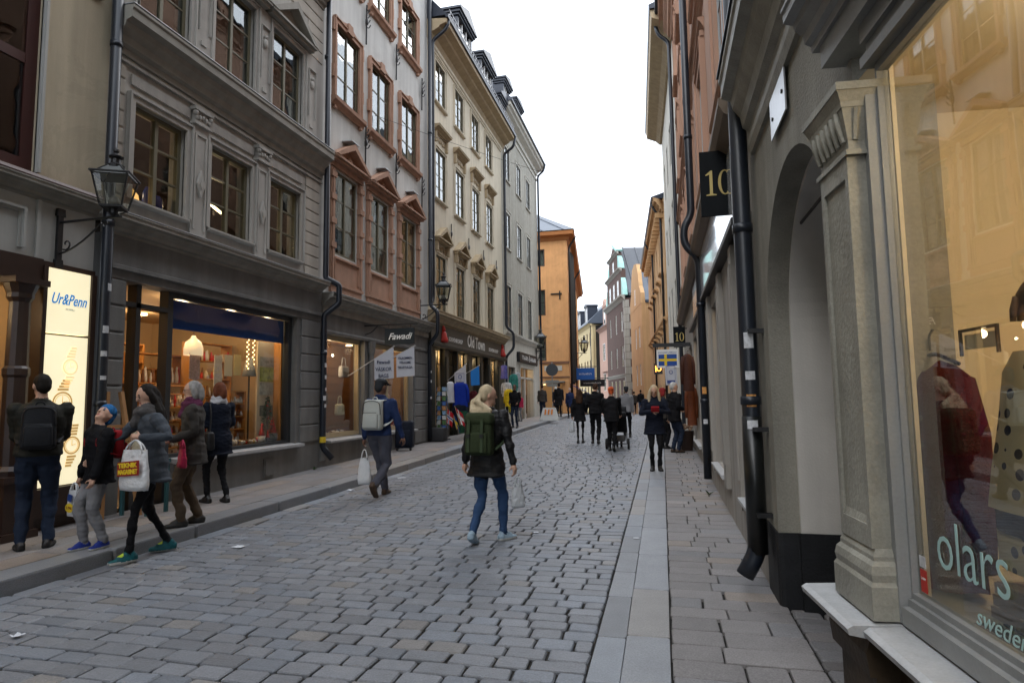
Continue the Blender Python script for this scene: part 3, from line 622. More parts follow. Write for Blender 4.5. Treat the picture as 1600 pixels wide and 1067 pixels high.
# ---- D: cream house with the souvenir shop
D = root('cream_tall_house', 'cream house with pedimented windows, deep tan eaves and dark dormers over souvenir shop', 'house', (-7.1, 23, 0))
WD = [18.82 + 2.04*k for k in range(4)]
ops = [(a, a + .98, z, z + h) for a in WD for z, h in ((4.5, 1.85), (8.26, 1.7), (11.6, 1.45))]
wall(D, LF, 18.14, 27.7, 4.4, 13.6, ops, D_CREAM)
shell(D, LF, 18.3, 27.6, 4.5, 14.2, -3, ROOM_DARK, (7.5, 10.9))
for a in WD:
    for z, h, r in ((4.5, 1.85, 4), (8.26, 1.7, 4), (11.6, 1.45, 3)): win(D, LF, a + .49, z, .98, h, 2, r, OLIVE_FRAME, GLASS_UP, .015, fr=.05, mull=.05, bar=.025, curtain=1 if z < 5 else 0)
    for z0, z1 in ((4.5, 6.35), (8.26, 9.96), (11.6, 13.05)):
        mb = MB(LF); casing(mb, a, a + .98, z0, z1, .1, .035); sill(mb, a - .12, a + 1.1, z0, .1, .07); mb.build('window_surround', D_CREAM, D)
    mb = MB(LF); pediment(mb, a - .16, a + 1.14, 6.78, 7.35, .24)
    for s in (-1, 1): mb.box(a + .49 + s*.55 - .06, a + .49 + s*.55 + .06, -.02, .14, 6.45, 6.78)
    for k in range(5): mb.ell(LF.p(a + .17 + k*.16, .03, 6.6 + .05*(k % 2)), .035, .07, .07, 8, 5)
    mb.build('pediment', D_TRIM, D)
    mb = MB(LF); cornice(mb, a - .16, a + 1.14, 10.5, 10.72, .24)
    for k in range(6): mb.ell(LF.p(a + .1 + k*.155, .02, 10.3 + .04*(k % 2)), .03, .06, .06, 8, 5)
    for s in (-1, 1): mb.box(a + .49 + s*.55 - .05, a + .49 + s*.55 + .05, -.02, .1, 10.15, 10.5)
    mb.build('window_hood', D_TRIM, D)
    mb = MB(LF); mb.tube([LF.p(a + 1.5, .04, 7.0), LF.p(a + 1.5, .05, 7.75)], .02, 6); mb.ell(LF.p(a + 1.5, .06, 7.4), .03, .09, .1, 6, 5); mb.build('wall_anchor', IRON, D)
mb = MB(LF); mb.run([(-.05, 13.25), (.04, 13.25), (.05, 13.3), (.09, 13.33), (.1, 13.42), (-.05, 13.45)], 18.2, 27.6); mb.build('string_course', D_CREAM, D)
mb = MB(LF); mb.run([(-.3, 13.45), (.08, 13.45), (.16, 13.6), (.4, 13.72), (.44, 13.78), (.66, 13.86), (.68, 13.98), (-.3, 14.1)], 18.14, 27.75); mb.build('eaves', D_TRIM, D)
mb = MB(LF); mb.run([(.66, 13.99), (.74, 13.99), (.75, 14.1), (.62, 14.1)], 18.1, 27.8); mb.run([(.7, 14.1), (-2.2, 17.4), (-2.3, 17.4), (-2.3, 14.1)], 18.14, 27.7); mb.build('roof', ROOF_DARK, D)
mb = MB(LF)
for k in range(32):
    u = 18.4 + k*.29; mb.tube([LF.p(u, .7, 14.1), LF.p(u, .72, 14.36)], .01, 4)
for z in (14.36, 14.2): mb.tube([LF.p(18.3, .715, z), LF.p(27.5, .715, z)], .012, 5)
mb.build('snow_rail', mat('galvanised', (.45, .47, .5), .4, .5, metal=.5), D)
def dormer(parent, F, uc, w, z0, zw, zt, wf, material, fm):
    mb = MB(F); mb.box(uc - w/2, uc - w/2 + .12, wf - 1.6, wf, z0, zw); mb.box(uc + w/2 - .12, uc + w/2, wf - 1.6, wf, z0, zw); mb.box(uc - w/2 + .12, uc + w/2 - .12, wf - 1.6, wf - .02, z0, z0 + .1)
    for k, (e, b, t) in enumerate(((.06, 0, .09), (.12, .09, .1), (.18, .19, .08))): mb.prism([(uc - w/2 - e, zw + b), (uc + w/2 + e, zw + b), (uc + w/2 + e, zw + b + t), (uc, zt + b + t - .19), (uc - w/2 - e, zw + b + t)], wf - 1.7, wf + e) if k else mb.box(uc - w/2 - e, uc + w/2 + e, wf - 1.6, wf + e, zw, zw + .09)
    d = mb.build('dormer', material, parent)
    ww = w - .24
    mb = MB(F)
    for k in range(4): mb.box(uc - ww/2 + k*(ww - .05)/3, uc - ww/2 + k*(ww - .05)/3 + .05, wf - .1, wf - .03, z0 + .1, zw)
    mb.box(uc - ww/2, uc + ww/2, wf - .095, wf - .04, z0 + .1, z0 + .15); mb.box(uc - ww/2, uc + ww/2, wf - .095, wf - .04, (z0 + zw)/2 + .25, (z0 + zw)/2 + .28)
    f = mb.build('dormer_frame', fm, None); f.parent = d
    mb = MB(F); mb.box(uc - ww/2, uc + ww/2, wf - .08, wf - .07, z0 + .15, zw); g = mb.build('pane', glass('glass_dormer', .5, (.3, .3, .3), .03), None); g.parent = d
    mb = MB(F); mb.prism([(uc - w/2 + .1, zw + .1), (uc + w/2 - .1, zw + .1), (uc, zt - .12)], wf - .02, wf + .03)
    return d
for uc in (21.55, 24.6, 27.2): dormer(D, LF, uc, 1.75 if uc < 27 else 1.2, 14.35, 15.75 if uc < 27 else 15.4, 16.35 if uc < 27 else 15.9, .22, ROOF_DARK, WHITE_PAINT)
# shopfront of D
mb = MB(LF); cornice(mb, 18.2, 27.7, 4.0, 4.42, .36); mb.build('shop_cornice', D_TRIM, D)
mb = MB(LF); mb.box(18.2, 27.6, -.3, .1, 3.42, 4.0); mb.build('sign_board', mat('sign_board_grey_olive', (.075, .068, .055), .55, .3, var=.1), D)
WHT = mat('print_white', (.8, .8, .78), .5)
text('Old Town', .62, WHT, LF.sign(23.1, .102, 3.72), D, bold=.014, width=2.3)
for u in (20.6, 25.6): text('SOUVENIR SHOP', .2, WHT, LF.sign(u, .102, 3.62), D, width=1.5, bold=.004)
REDP = mat('paint_red', (.5, .03, .02), .5)
for u in (19.25, 27.0):
    mb = MB(LF); c = LF.p(u, .12, 3.45); mb.lathe(c, [(.16, 0), (.17, .08), (.12, .2), (.1, .32), (.06, .36)], 10); mb.lathe(c + Vector((0, .0, .36)), [(.05, 0), (.08, .05), (.06, .14), (.02, .2)], 8); mb.build('wooden_horse_emblem', REDP, D, True)
mb = MB(LF); mb.box(18.2, 27.6, -.32, .16, 3.26, 3.42); mb.run([(.16, 3.3), (.2, 3.33), (.2, 3.4), (.16, 3.42)], 18.2, 27.6)
SHD = [(18.6, 19.55, .75), (19.9, 20.85, .25), (20.98, 22.0, .75), (22.6, 23.65, .3), (24.05, 24.85, .3), (25.15, 26.35, .75)]
e = 18.2
for a, b, z0 in SHD:
    mb.box(e, a, -.3, .06, .2, 3.26); mb.box(e + .06, a - .06, .06, .1, .6, 3.0) if a - e > .2 else None; mb.box(a, b, -.25, .04, .2, z0); e = b
mb.box(e, 27.6, -.3, .06, .2, 3.26); mb.box(e + .1, 27.5, .06, .1, .6, 3.0); mb.build('shopfront', D_GREEN, D)
for a, b, z0 in SHD:
    win(D, LF, (a + b)/2, z0, b - a, 3.26 - z0, 2, 1, D_GREEN if z0 < .7 else LWOOD, GLASS_SHOP, .1, fr=.07, mull=.05)
    mb = MB(LF)
    for k in range(4): mb.box(a + .07 + k*(b - a - .14)/4, a + .09 + k*(b - a - .14)/4, -.11, -.09, 2.75, 3.19)
    mb.box(a + .07, b - .07, -.11, -.09, 2.72, 2.75); mb.build('leaded_light', D_GREEN, D)
shell(D, LF, 18.4, 27.4, .3, 3.3, -2.2, ROOM_WARM, name='shop_room')
for p in (19.4, 21.5, 23.4, 25.8): ceiling_spot(D, LF.p(p, -.35, 3.2), 15)
# ---- E: rough grey house
E = root('rough_grey_house', 'narrow rough grey plaster house with pale window bands at the corner', 'house', (-7.1, 32, 0))
WE = [28.3, 30.85, 33.2]
ops = [(a, a + 1.0, z, z + h) for a in WE for z, h in ((4.8, 2.2), (8.85, 1.75), (12.25, 1.65))]
wall(E, LF, 27.7, 36.4, 4.7, 15.4, ops, E_GREY)
for a in WE:
    for z, h in ((4.8, 2.2), (8.85, 1.75), (12.25, 1.65)): win(E, LF, a + .5, z, 1., h, 2, 3, GREY_FRAME, GLASS_UP, .02, fr=.05, bar=.025)
    for z0, z1 in ((4.8, 7.0), (8.85, 10.6), (12.25, 13.9)):
        mb = MB(LF); casing(mb, a, a + 1., z0, z1, .16, .03); sill(mb, a - .1, a + 1.1, z0, .08, .06); mb.build('window_surround', E_TRIM, E)
shell(E, LF, 27.8, 36.3, 4.8, 15.3, -3, ROOM_DARK, (7.9, 11.4))
mb = MB(LF); mb.run([(-.3, 15.2), (.06, 15.2), (.1, 15.35), (.35, 15.5), (.4, 15.58), (.5, 15.64), (.52, 15.8), (-.3, 15.85)], 27.7, 36.45); mb.build('cornice', E_TRIM, E)
mb = MB(LF); mb.run([(-.05, 14.85), (.04, 14.85), (.06, 14.95), (-.05, 15)], 27.7, 36.4); mb.build('string_course', E_TRIM, E)
mb = MB(LF); cornice(mb, 27.7, 36.4, 4.4, 4.75, .22); mb.build('shop_cornice', E_TRIM, E)
mb = MB(LF); mb.run([(.5, 15.8), (.6, 15.8), (.6, 15.9), (-2.4, 18.6), (-2.5, 15.8)], 27.65, 36.5); mb.build('roof', ROOF_DARK, E)
dormer(E, LF, 31.1, 1.5, 15.85, 17.0, 17.35, .1, ROOF_DARK, WHITE_PAINT); dormer(E, LF, 28.6, 1.2, 15.85, 16.9, 17.3, .1, ROOF_DARK, WHITE_PAINT)
mb = MB(LF); mb.box(36.1, 36.4, -8, -.28, 0, 15.4); mb.build('gable_wall', E_GREY, E)
wall(E, LF, 27.7, 36.4, 0, 4.4, [(28.6, 30.0, .8, 3.1), (31.0, 34.2, .35, 3.15)], E_TRIM, name='shop_wall')
mb = MB(LF); casing(mb, 31, 34.2, .35, 3.15, .14, .06); mb.box(32.4, 32.6, -.2, -.05, .35, 3.15); mb.box(31, 34.2, -.2, -.05, 2.6, 2.68); mb.build('shop_frame', E_TRIM, E)
win(E, LF, 29.3, .8, 1.4, 2.3, 2, 1, DARK_FRAME, GLASS_SHOP); mb = MB(LF); mb.box(31, 32.4, -.14, -.13, .35, 2.6); mb.box(32.6, 34.2, -.14, -.13, .35, 2.6); mb.build('shop_window', GLASS_SHOP, E)
shell(E, LF, 27.9, 35.5, .35, 3.4, -2, ROOM_WARM, name='shop_room'); ceiling_spot(E, LF.p(32.5, -1, 3.3), 40)
mb = MB(LF); mb.box(30.4, 35.0, 0, .16, 3.42, 3.92); mb.build('sign_board', mat('sign_black', (.01, .01, .012), .5), E)
for q, (uu, ww) in enumerate(((31.75, 1.5), (33.75, 1.6))): strokes(LF.sign(uu, .162, 3.67), ww, .24, WHT, E, 5 + q)
mb = MB(LF); mb.box(32.7, 32.78, .16, .164, 3.5, 3.84); mb.build('white_bar', WHT, E)
# ---- drainpipes of the left row
def sleeve(parent, F, u, w, zs):
    mb = MB(F)
    for z in zs: mb.box(u - .1, u - .06, -.02, w, z, z + .03)
    mb.build('pipe_bracket', IRON, parent)
P = lambda u, w, z: LF.p(u, w, z)
pipe(Bq, [P(6.45, .13, 17), P(6.45, .13, .75), P(6.45, .13, .3)], .066, [P(6.45, .13, z) for z in (6.4, 3.95, 1.6)])
pipe(Cq, bend([P(11.82, .14, 17), P(11.82, .14, 4.22), P(11.97, .38, 4.08), P(11.97, .38, 3.68), P(11.82, .12, 3.42), P(11.82, .12, .62), P(11.9, .3, .38)], 4, .06), .062, [P(11.82, .12, z) for z in (6.6, 9.2, 2.6)])
pipe(D, bend([P(18.02, .14, 16.5), P(18.02, .14, 4.5), P(17.98, .4, 4.3), P(17.98, .4, 3.6), P(18.0, .12, 3.3), P(18.0, .12, .4)], 5, .14), .062, [P(18.02, .14, z) for z in (6.6, 10.1)])
pipe(D, bend([P(18.3, .7, 14.0), P(18.3, .6, 13.7), P(18.26, .14, 13.35), P(18.26, .14, 4.75), P(18.08, .14, 4.55)], 5, .14), .06, [])
pipe(E, bend([P(27.75, .72, 14.0), P(27.75, .6, 13.5), P(27.75, .14, 13.2), P(27.75, .14, 4.9), P(27.9, .45, 4.6), P(27.9, .45, 3.9), P(27.75, .12, 3.5), P(27.75, .12, .4)], 5, .15), .062)
pipe(E, bend([P(36.2, .6, 15.8), P(36.2, .5, 15.4), P(36.2, .14, 15.1), P(36.2, .14, .4)], 5, .15), .065)
STICK = mat('sticker_paper', (.55, .56, .58), .6, .3, var=.35, vscale=25)
YTAPE = mat('tape_yellow', (.7, .5, .03), .5)
for u, zz in ((6.45, (3.05, 2.5, 2.2, 1.9, 1.55, 1.3, 1.1, .9)), (11.82, (2.6, 2.3, 2.05, 1.8, 1.6, 1.45)), (18.0, (2.4, 2.1, 1.6))):
    for z in zz:
        mb = MB(); h = random.uniform(.05, .11); c = P(u, .13 if u < 7 else .12, z); a0 = random.uniform(-1.2, -.2); n = 4; R = .0685 if u < 7 else .0645
        vs = [c + Vector((R*math.cos(a0 + .28*k), R*math.sin(a0 + .28*k), q)) for k in range(n + 1) for q in (0, h)]
        mb.add(vs, [(2*k, 2*k + 2, 2*k + 3, 2*k + 1) for k in range(n)]); mb.build('sticker', STICK, Bq if u < 7 else Cq if u < 12 else D)
mb = MB(); mb.tube([P(11.82, .12, .72), P(11.82, .12, .84)], .067, 12); mb.build('yellow_band', YTAPE, Cq)
# ================================================================== right row of buildings
PHI = math.radians(5.5)
SF = Fr((.70, 2.81, 0), (-math.sin(PHI), math.cos(PHI), 0), (-math.cos(PHI), -math.sin(PHI), 0))   # clothes shop front, u<0 towards the camera
# ---- R1: olive grey house with arched passage and clothes shop
R1 = root('olive_grey_house', 'olive grey house with arched passage and panelled clothes shop window close by', 'house', (.82, 3.5, 0))
def arch_wall():
    mb = MB(RF); uc, r, zs = 4.1, 1.03, 2.07; n = 28; top = 3.9; N0, N1 = 2.75, 5.62
    for w0, w1 in ((0, -.16),):
        pts = [(uc - r*math.cos(math.pi*i/n), zs + r*math.sin(math.pi*i/n)) for i in range(n + 1)]
        for i in range(n):
            (a, za), (b, zb) = pts[i], pts[i + 1]
            mb.quad(RF.p(a, 0, za), RF.p(b, 0, zb), RF.p(b, 0, top), RF.p(a, 0, top)); mb.quad(RF.p(a, 0, za), RF.p(b, 0, zb), RF.p(b, -.16, zb), RF.p(a, -.16, za))
        for a in (uc - r, uc + r): mb.quad(RF.p(a, 0, -.1), RF.p(a, 0, zs), RF.p(a, -.16, zs), RF.p(a, -.16, -.1))
        mb.box(N0, uc - r, -.3, 0, -.1, top); 
        mb.quad(RF.p(uc + r, 0, -.1), RF.p(N1, 0, -.1), RF.p(N1, 0, top), RF.p(uc + r, 0, top)); mb.quad(RF.p(N1, 0, -.1), RF.p(N1, -.3, -.1), RF.p(N1, -.3, top), RF.p(N1, 0, top))
    mb.build('wall', R_OLIVE, R1)
    # passage: a slightly narrower plastered tunnel behind the stone arch
    mb = MB(RF); r2 = r + .012; pts = [(uc - r2*math.cos(math.pi*i/n), zs + r2*math.sin(math.pi*i/n)) for i in range(n + 1)]
    k = .045; pts = [(uc + (a - uc)*(1 - k), zs + (b - zs)*(1 - k)) for a, b in pts]
    for i in range(n):
        (a, za), (b, zb) = pts[i], pts[i + 1]; mb.quad(RF.p(a, -.155, za), RF.p(b, -.155, zb), RF.p(b, -1.6, zb), RF.p(a, -1.6, za))
        mb.quad(RF.p(a, -.155, za), RF.p(b, -.155, zb), RF.p(uc + (b - uc)*1.1, -.155, zs + (zb - zs)*1.1), RF.p(uc + (a - uc)*1.1, -.155, zs + (za - zs)*1.1))
    for s in (0, n):
        a = pts[s][0]; mb.quad(RF.p(a, -.155, -.1), RF.p(a, -.155, zs), RF.p(a, -1.6, zs), RF.p(a, -1.6, -.1)); b = uc + (a - uc)*1.1; mb.quad(RF.p(a, -.155, -.1), RF.p(a, -.155, zs), RF.p(b, -.155, zs), RF.p(b, -.155, -.1))
    mb.build('passage', R_PALE, R1)
    mb = MB(RF); mb.box(3.0, 5.2, -1.7, -1.6, -.1, 3.2); mb.build('passage_door', BROWN_WOOD, R1)
    # black plinth round both jambs, a little proud
    mb = MB(RF)
    e = uc + r
    prof = [(5.62, .012), (e + .03, .014), (e - .005, .0), (e - .018, -.03), (e - .02, -.140), (e - .066, -.142), (e - .068, -1.58)]
    vs = [RF.p(u, w, z) for u, w in prof for z in (-.1, .56 + .008*math.sin(u*40))]
    mb.add(vs, [(2*i, 2*i + 2, 2*i + 3, 2*i + 1) for i in range(len(prof) - 1)]); inner = [(5.62, -.02), (e + .05, -.02), (e + .05, -1.58)]
    tops = [RF.p(u, w, .56 + .008*math.sin(u*40)) for u, w in prof] + [RF.p(e + .05, -1.58, .56), RF.p(e + .05, -.02, .56), RF.p(5.62, -.02, .56)]
    mb.add(tops, [tuple(range(len(tops)))]); mb.build('plinth', R_PLINTH, R1)
    mb = MB(RF); mb.tube([RF.p(3.2, -.2, 2.83), RF.p(5.0, -.2, 2.83)], .012, 6); mb.build('tie_rod', IRON, R1)
    mb = MB(RF); mb.box(2.8, 5.3, -1.6, -.01, -.12, -.03); mb.build('threshold', SAND, R1)
arch_wall()
mb = MB(RF); cornice(mb, -4, 5.36, 3.72, 4.3, .26); mb.run([(-.02, 3.6), (.03, 3.6), (.05, 3.66), (.05, 3.72), (-.02, 3.72)], -4, 5.36); mb.build('cornice', R_OLIVE2, R1)
mb = MB(RF); mb.box(-4, 5.38, -.1, .275, 4.301, 4.318); mb.build('cornice_flashing', ROOF_DARK, R1)
wall(R1, RF, -34, 5.62, 3.9, 15.5, [(a, a + 1.1, z, z + 1.8) for a in (-7, -4.6, -2.2, .2, 2.6) for z in (5.0, 8.3, 11.6)], R_OLIVE, name='upper_wall')
for a in (-7, -4.6, -2.2, .2, 2.6):
    for z in (5.0, 8.3, 11.6): win(R1, RF, a + .55, z, 1.1, 1.8, 2, 3, WHITE_PAINT, GLASS_UP, .05)
shell(R1, RF, -9.8, 5.5, 4.4, 15, -3, ROOM_DARK, (7.4, 10.7))
mb = MB(RF); mb.run([(.5, 15.5), (.5, 15.7), (-4, 17.5), (-4, 15.5)], -34, 5.6); mb.build('roof', ROOF_DARK, R1)
mb = MB(RF); mb.box(-34, -.6, -.3, -.1, -.1, 3.9); mb.build('shop_wall', R_OLIVE, R1)
mb = MB(RF); mb.box(-10, 2.0, -.3, -.2, 0, 3.9) if False else None
# clothes shop front
mb = MB(SF); mb.box(-.285, 0, -.13, 0, 1.04, 2.5)
for a, b in ((-.285, -.255), (-.03, 0)): mb.box(a, b, 0, .012, 1.04, 2.5)
mb.box(-.255, -.03, 0, .012, 1.04, 1.12); mb.box(-.255, -.03, 0, .012, 2.42, 2.5)
mb.run([(.0, 1.12), (.008, 1.12), (.0, 1.15)], -.25, -.035)
# base: plinth, torus and fillet, wrapped round the near side
def wrap(mb, z0, z1, e0, e1): mb.hexa([SF.p(-.285 - e0, -.13, z0), SF.p(.0 + e0, -.13, z0), SF.p(.0 + e0, e0, z0), SF.p(-.285 - e0, e0, z0), SF.p(-.285 - e1, -.13, z1), SF.p(.0 + e1, -.13, z1), SF.p(.0 + e1, e1, z1), SF.p(-.285 - e1, e1, z1)])
for z0, z1, e0, e1 in ((.80, .915, .036, .036), (.915, .93, .036, .028), (.93, .955, .028, .032), (.955, .985, .032, .026), (.985, 1.0, .026, .014), (1.0, 1.015, .014, .014), (1.015, 1.04, .014, .003)): wrap(mb, z0, z1, e0, e1)
for z0, z1, e0, e1 in ((2.5, 2.52, .02, .02), (2.52, 2.56, .005, .005), (2.56, 2.68, .006, .03), (2.68, 2.70, .033, .036), (2.70, 2.74, .036, .052), (2.74, 2.77, .056, .056)): wrap(mb, z0, z1, e0, e1)
for k in range(6): mb.tube([SF.p(-.265 + k*.05, .012, 2.56), SF.p(-.265 + k*.05, .03, 2.63), SF.p(-.265 + k*.05, .036, 2.675)], [.010, .013, .011], 6)
for k in range(2): mb.tube([SF.p(-.292, -.02 - k*.05, 2.56), SF.p(-.305, -.02 - k*.05, 2.63), SF.p(-.318, -.02 - k*.05, 2.675)], [.010, .013, .011], 6)
mb.build('pilaster', R_OLIVE2, R1)
mb = MB(SF)   # stepped casing beside and over the glass
for a, b, w in ((-.302, -.285, -.055), (-.316, -.302, -.075), (-.328, -.316, -.05), (-.34, -.328, -.09)): mb.box(a, b, -.13, w, .80, 2.77 if a > -.33 else 2.80)
for z0, z1, w in ((2.80, 2.83, -.09), (2.83, 2.87, -.05), (2.87, 2.93, -.075), (2.93, 3.0, -.055)): mb.box(-3.2, -.328 if z0 < 2.82 else -.302, -.13, w, z0, z1)
mb.box(-3.2, 0, -.3, -.02, 3.0, 3.1); cornice(mb, -3.2, .05, 3.1, 3.32, .14, -.02); mb.box(-3.2, .0, -.3, -.02, 2.77, 2.80) if False else None
for z0, z1, w in ((.80, .86, -.05), (.86, .885, -.075), (.885, .905, -.09)): mb.box(-3.2, -.34, -.13, w, z0, z1)
mb.build('window_casing', mat('paint_grey_casing', (.27, .275, .27), .45, .45, var=.1, streak=.12, fine=.06), R1)
mb = MB(SF)
mb.run([(-.3, .74), (.03, .74), (.075, .752), (.08, .772), (.06, .785), (-.3, .80)], -3.2, -.335 - .006)
mb.run([(-.3, .745), (.07, .745), (.125, .755), (.13, .775), (.11, .787), (-.3, .802)], -.335, .17)
mb.build('window_sill', SILL_WHITE, R1)
mb = MB(SF); mb.box(-3.2, -.05, -.3, -.05, -.1, .74); mb.box(-.3, .02, -.3, .03, -.1, .6); mb.run([(-.3, .6), (.05, .6), (.06, .68), (.04, .745), (-.3, .745)], -.3, .06); mb.build('stall_riser', mat('wood_worn_brown', (.05, .033, .018), .6, .3, var=.45, vscale=7, streak=.3, bump=.2), R1)
mb = MB(SF); mb.box(-3.2, -.34, -.118, -.112, .905, 2.80); mb.build('shop_window', glass('glass_clothes_shop', .13, (.93, .94, .92), .003), R1)
# display room behind the glass
BACK = mat('display_wall_amber', (.80, .69, .50), .8, .2, var=.06, vscale=1.2)
mb = MB(SF)
mb.box(-3.2, .22, -1.25, -1.2, .7, 2.85); mb.box(.2, .22, -1.2, -.135, .7, 2.85); mb.box(-3.2, -3.15, -1.2, -.3, .7, 2.85); mb.box(-3.2, .22, -1.2, -.135, 2.85, 2.9); mb.box(-.34, .2, -.15, -.135, .7, 2.85); mb.build('display_back', BACK, R1)
mb = MB(SF); mb.box(-3.2, .2, -1.2, -.155, .82, .86); mb.build('display_floor', mat('display_floor_pale', (.42, .38, .30), .6, .3, var=.1), R1)
for s in range(2):
    mb = MB(SF)
    for k in range(6): mb.box(-1.15 - s*.75, -.5 - s*.75, -.2 - k*.022, -.19 - k*.022, .858, .866)
    mb.build('floor_grille', IRON, R1)
for u in (-1.1, -2.3): ceiling_spot(R1, SF.p(u, -.6, 2.8), 11, (1, .80, .55))
TEAL = mat('print_pale_teal', (.42, .62, .60), .5)
def sf_sign(u, z, w=-.108): return SF.sign(u, w, z)
g = root('window_lettering', 'pale teal five letter word and smaller script on the clothes shop glass', 'lettering', SF.p(-.8, -.1, 1.0))
text('olars', .235, TEAL, sf_sign(-.668, 1.105), g, ext=.0006, bold=-.002, width=.36)
text('sweden', .075, TEAL, sf_sign(-.79, .945), g, ext=.0006, shear=.35)
st = root('red_window_sticker', 'small red and white alarm sticker in the corner of the clothes shop glass', 'sticker', SF.p(-.46, -.1, .95))
mb = MB(SF); mb.box(-.40, -.36, -.111, -.109, .92, .995); mb.build('red_field', REDP, st)
mb = MB(SF); mb.box(-.40, -.36, -.111, -.109, 1.003, 1.04); mb.build('white_field', STICK, st)
text('LARM', .012, WHT, sf_sign(-.38, .965, -.1085), st, ext=.0003)
# steel plate on the wall over the arch
pl = root('steel_wall_plate', 'square brushed steel plate screwed to the olive wall above the arch', 'plate', RF.p(4.2, 0, 3.3))
mb = MB(RF); mb.box(3.92, 4.42, .02, .03, 3.33, 3.68); mb.build('plate', mat('steel_brushed', (.6, .61, .63), .28, .5, metal=.9, var=.1), pl)
mb = MB(RF)
for u, z in ((4.0, 3.48), (4.34, 3.45)): mb.tube([RF.p(u, 0, z), RF.p(u, .036, z)], .014, 8)
mb.build('screw', IRON, pl)
# ---- R2: salmon house with pale shop front and sign number 10
R2 = root('salmon_house', 'salmon house with heavy window hoods above a grey stone shop front', 'house', (.82, 13, 0))
WR = [6.5 + 3.2*k for k in range(5)]
ops = [(a, a + 1.05, z, z + h) for a in WR for z, h in ((4.9, 2.0), (8.3, 1.9), (11.6, 1.7))]
wall(R2, RF, 5.62, 22.6, 4.2, 15.2, ops, R_SALMON)
shell(R2, RF, 5.8, 22.4, 4.3, 15, -3, ROOM_DARK, (7.6, 10.9))
SASH = mat('sash_grey_white', (.42, .44, .45), .5, .4, var=.05)
for a in WR:
    for z, h in ((4.9, 2.0), (8.3, 1.9), (11.6, 1.7)):
        mb = MB(RF); win(R2, RF, a + .525, z, 1.05, h, 2, 3, SASH, GLASS_UP, -.01, fr=.05)
        casing(mb, a, a + 1.05, z, z + h, .2, .06); sill(mb, a - .22, a + 1.27, z, .15, .1)
        cornice(mb, a - .3, a + 1.35, z + h + .28, z + h + .46, .1)
        mb.box(a - .22, a + 1.27, -.02, .07, z + h + .2, z + h + .29)
        mb.build('window_surround', R_SALMON, R2)
    mb = MB(RF); mb.box(a + 1.75, a + 2.45, -.02, .04, 4.3, 14.7); mb.build('pilaster_strip', R_SALMON, R2)
for z0, z1, pr in ((14.7, 15.4, .5), (7.65, 7.85, .12)):
    mb = MB(RF); cornice(mb, 5.62, 22.6, z0, z1, pr); mb.build('cornice', R_SALMON, R2)
mb = MB(RF); mb.run([(.6, 15.4), (.62, 15.5), (-4, 17.6), (-4, 15.4)], 5.6, 22.6); mb.build('roof', ROOF_DARK, R2)
mb = MB(RF); mb.run([(-.02, 4.05), (.1, 4.05), (.2, 4.12), (.24, 4.2), (.24, 4.26), (-.02, 4.34)], 5.64, 22.6); mb.build('shop_cornice', mat('wood_brown_cornice', (.16, .12, .085), .6, .3, var=.12), R2)
sops = [(5.85, 6.85, .55, 3.0), (8.8, 10.4, .55, 3.0), (11.9, 13.3, .1, 3.0), (14.2, 16.4, .5, 3.0), (17.4, 19.4, .4, 3.0)]
wall(R2, RF, 5.62, 22.6, -.1, 4.1, sops, R_SHOP, name='shop_wall')
for a, b in ((5.66, 5.82), (6.9, 7.15), (8.45, 8.75), (10.45, 10.75), (11.6, 11.85), (13.4, 13.6)):
    mb = MB(RF); mb.box(a, b, -.02, .06, .4, 3.2); mb.box(a + .04, b - .04, .06, .075, .7, 3.0); mb.build('pilaster_strip', R_SHOP, R2)
for a, b, z0, z1 in sops:
    win(R2, RF, (a + b)/2, z0, b - a, z1 - z0, 1, 1, R_SHOP if z0 > .3 else DARK_FRAME, GLASS_SHOP, .1, fr=.06)
    if z0 > .3:
        mb = MB(RF); sill(mb, a - .05, b + .05, z0, .1, .07); mb.build('window_sill', SILL_WHITE, R2)
shell(R2, RF, 5.7, 20, .0, 3.2, -1.5, ROOM_WARM, name='shop_room')
for u in (9.4, 12.6, 15.3): ceiling_spot(R2, RF.p(u, -.8, 3.1), 12)
mb = MB(RF); mb.box(6.2, 11.2, .02, .1, 3.3, 4.02); mb.build('sign_panel', mat('sign_gloss_white', (.62, .64, .66), .08, .6, coat=.5), R2)
mb = MB(RF); mb.box(6.16, 11.24, .0, .12, 3.24, 3.3); mb.box(11.6, 16.5, .0, .1, 3.2, 3.28); mb.build('sign_rail', IRON, R2)
mb = MB(RF); mb.box(11.7, 14.4, .02, .08, 3.28, 4.0); mb.build('sign_panel', mat('sign_dark_gloss', (.10, .11, .12), .12, .6, coat=.4), R2)
text('6', .2, WHT, RF.sign(11.95, .082, 3.42), R2)
# drainpipes of the right row
Q = lambda u, w, z: RF.p(u, w, z)
p1 = pipe(R1, bend([Q(5.46, .11, 15.6), Q(5.46, .11, .34), Q(5.46, .22, .14)], 6, .14), .072, [Q(5.46, .11, z) for z in (1.55, 3.0, 6.2, 8.8)])
mb = MB(RF); mb.tube([Q(5.46, .11, .32), Q(5.46, .11, 1.42)], .079, 14); mb.build('pipe_shoe_section', mat('pipe_cast_black', (.006, .007, .007), .35, .5, var=.3, vscale=8, bump=.08), R1, True)
mb = MB(RF)
for z in (.62, 1.3, 2.1): mb.box(5.34, 5.4, -.01, .12, z, z + .035)
mb.build('pipe_bracket', IRON, R1)
pipe(R2, bend([Q(11.4, .2, 15.2), Q(11.4, .2, 4.85), Q(11.4, .34, 4.62), Q(11.4, .34, 4.3), Q(11.4, .1, 4.05), Q(11.4, .1, .15)], 6, .2), .068, [Q(11.4, .1 if z < 4 else .2, z) for z in (3.2, 1.5, 6.3)])
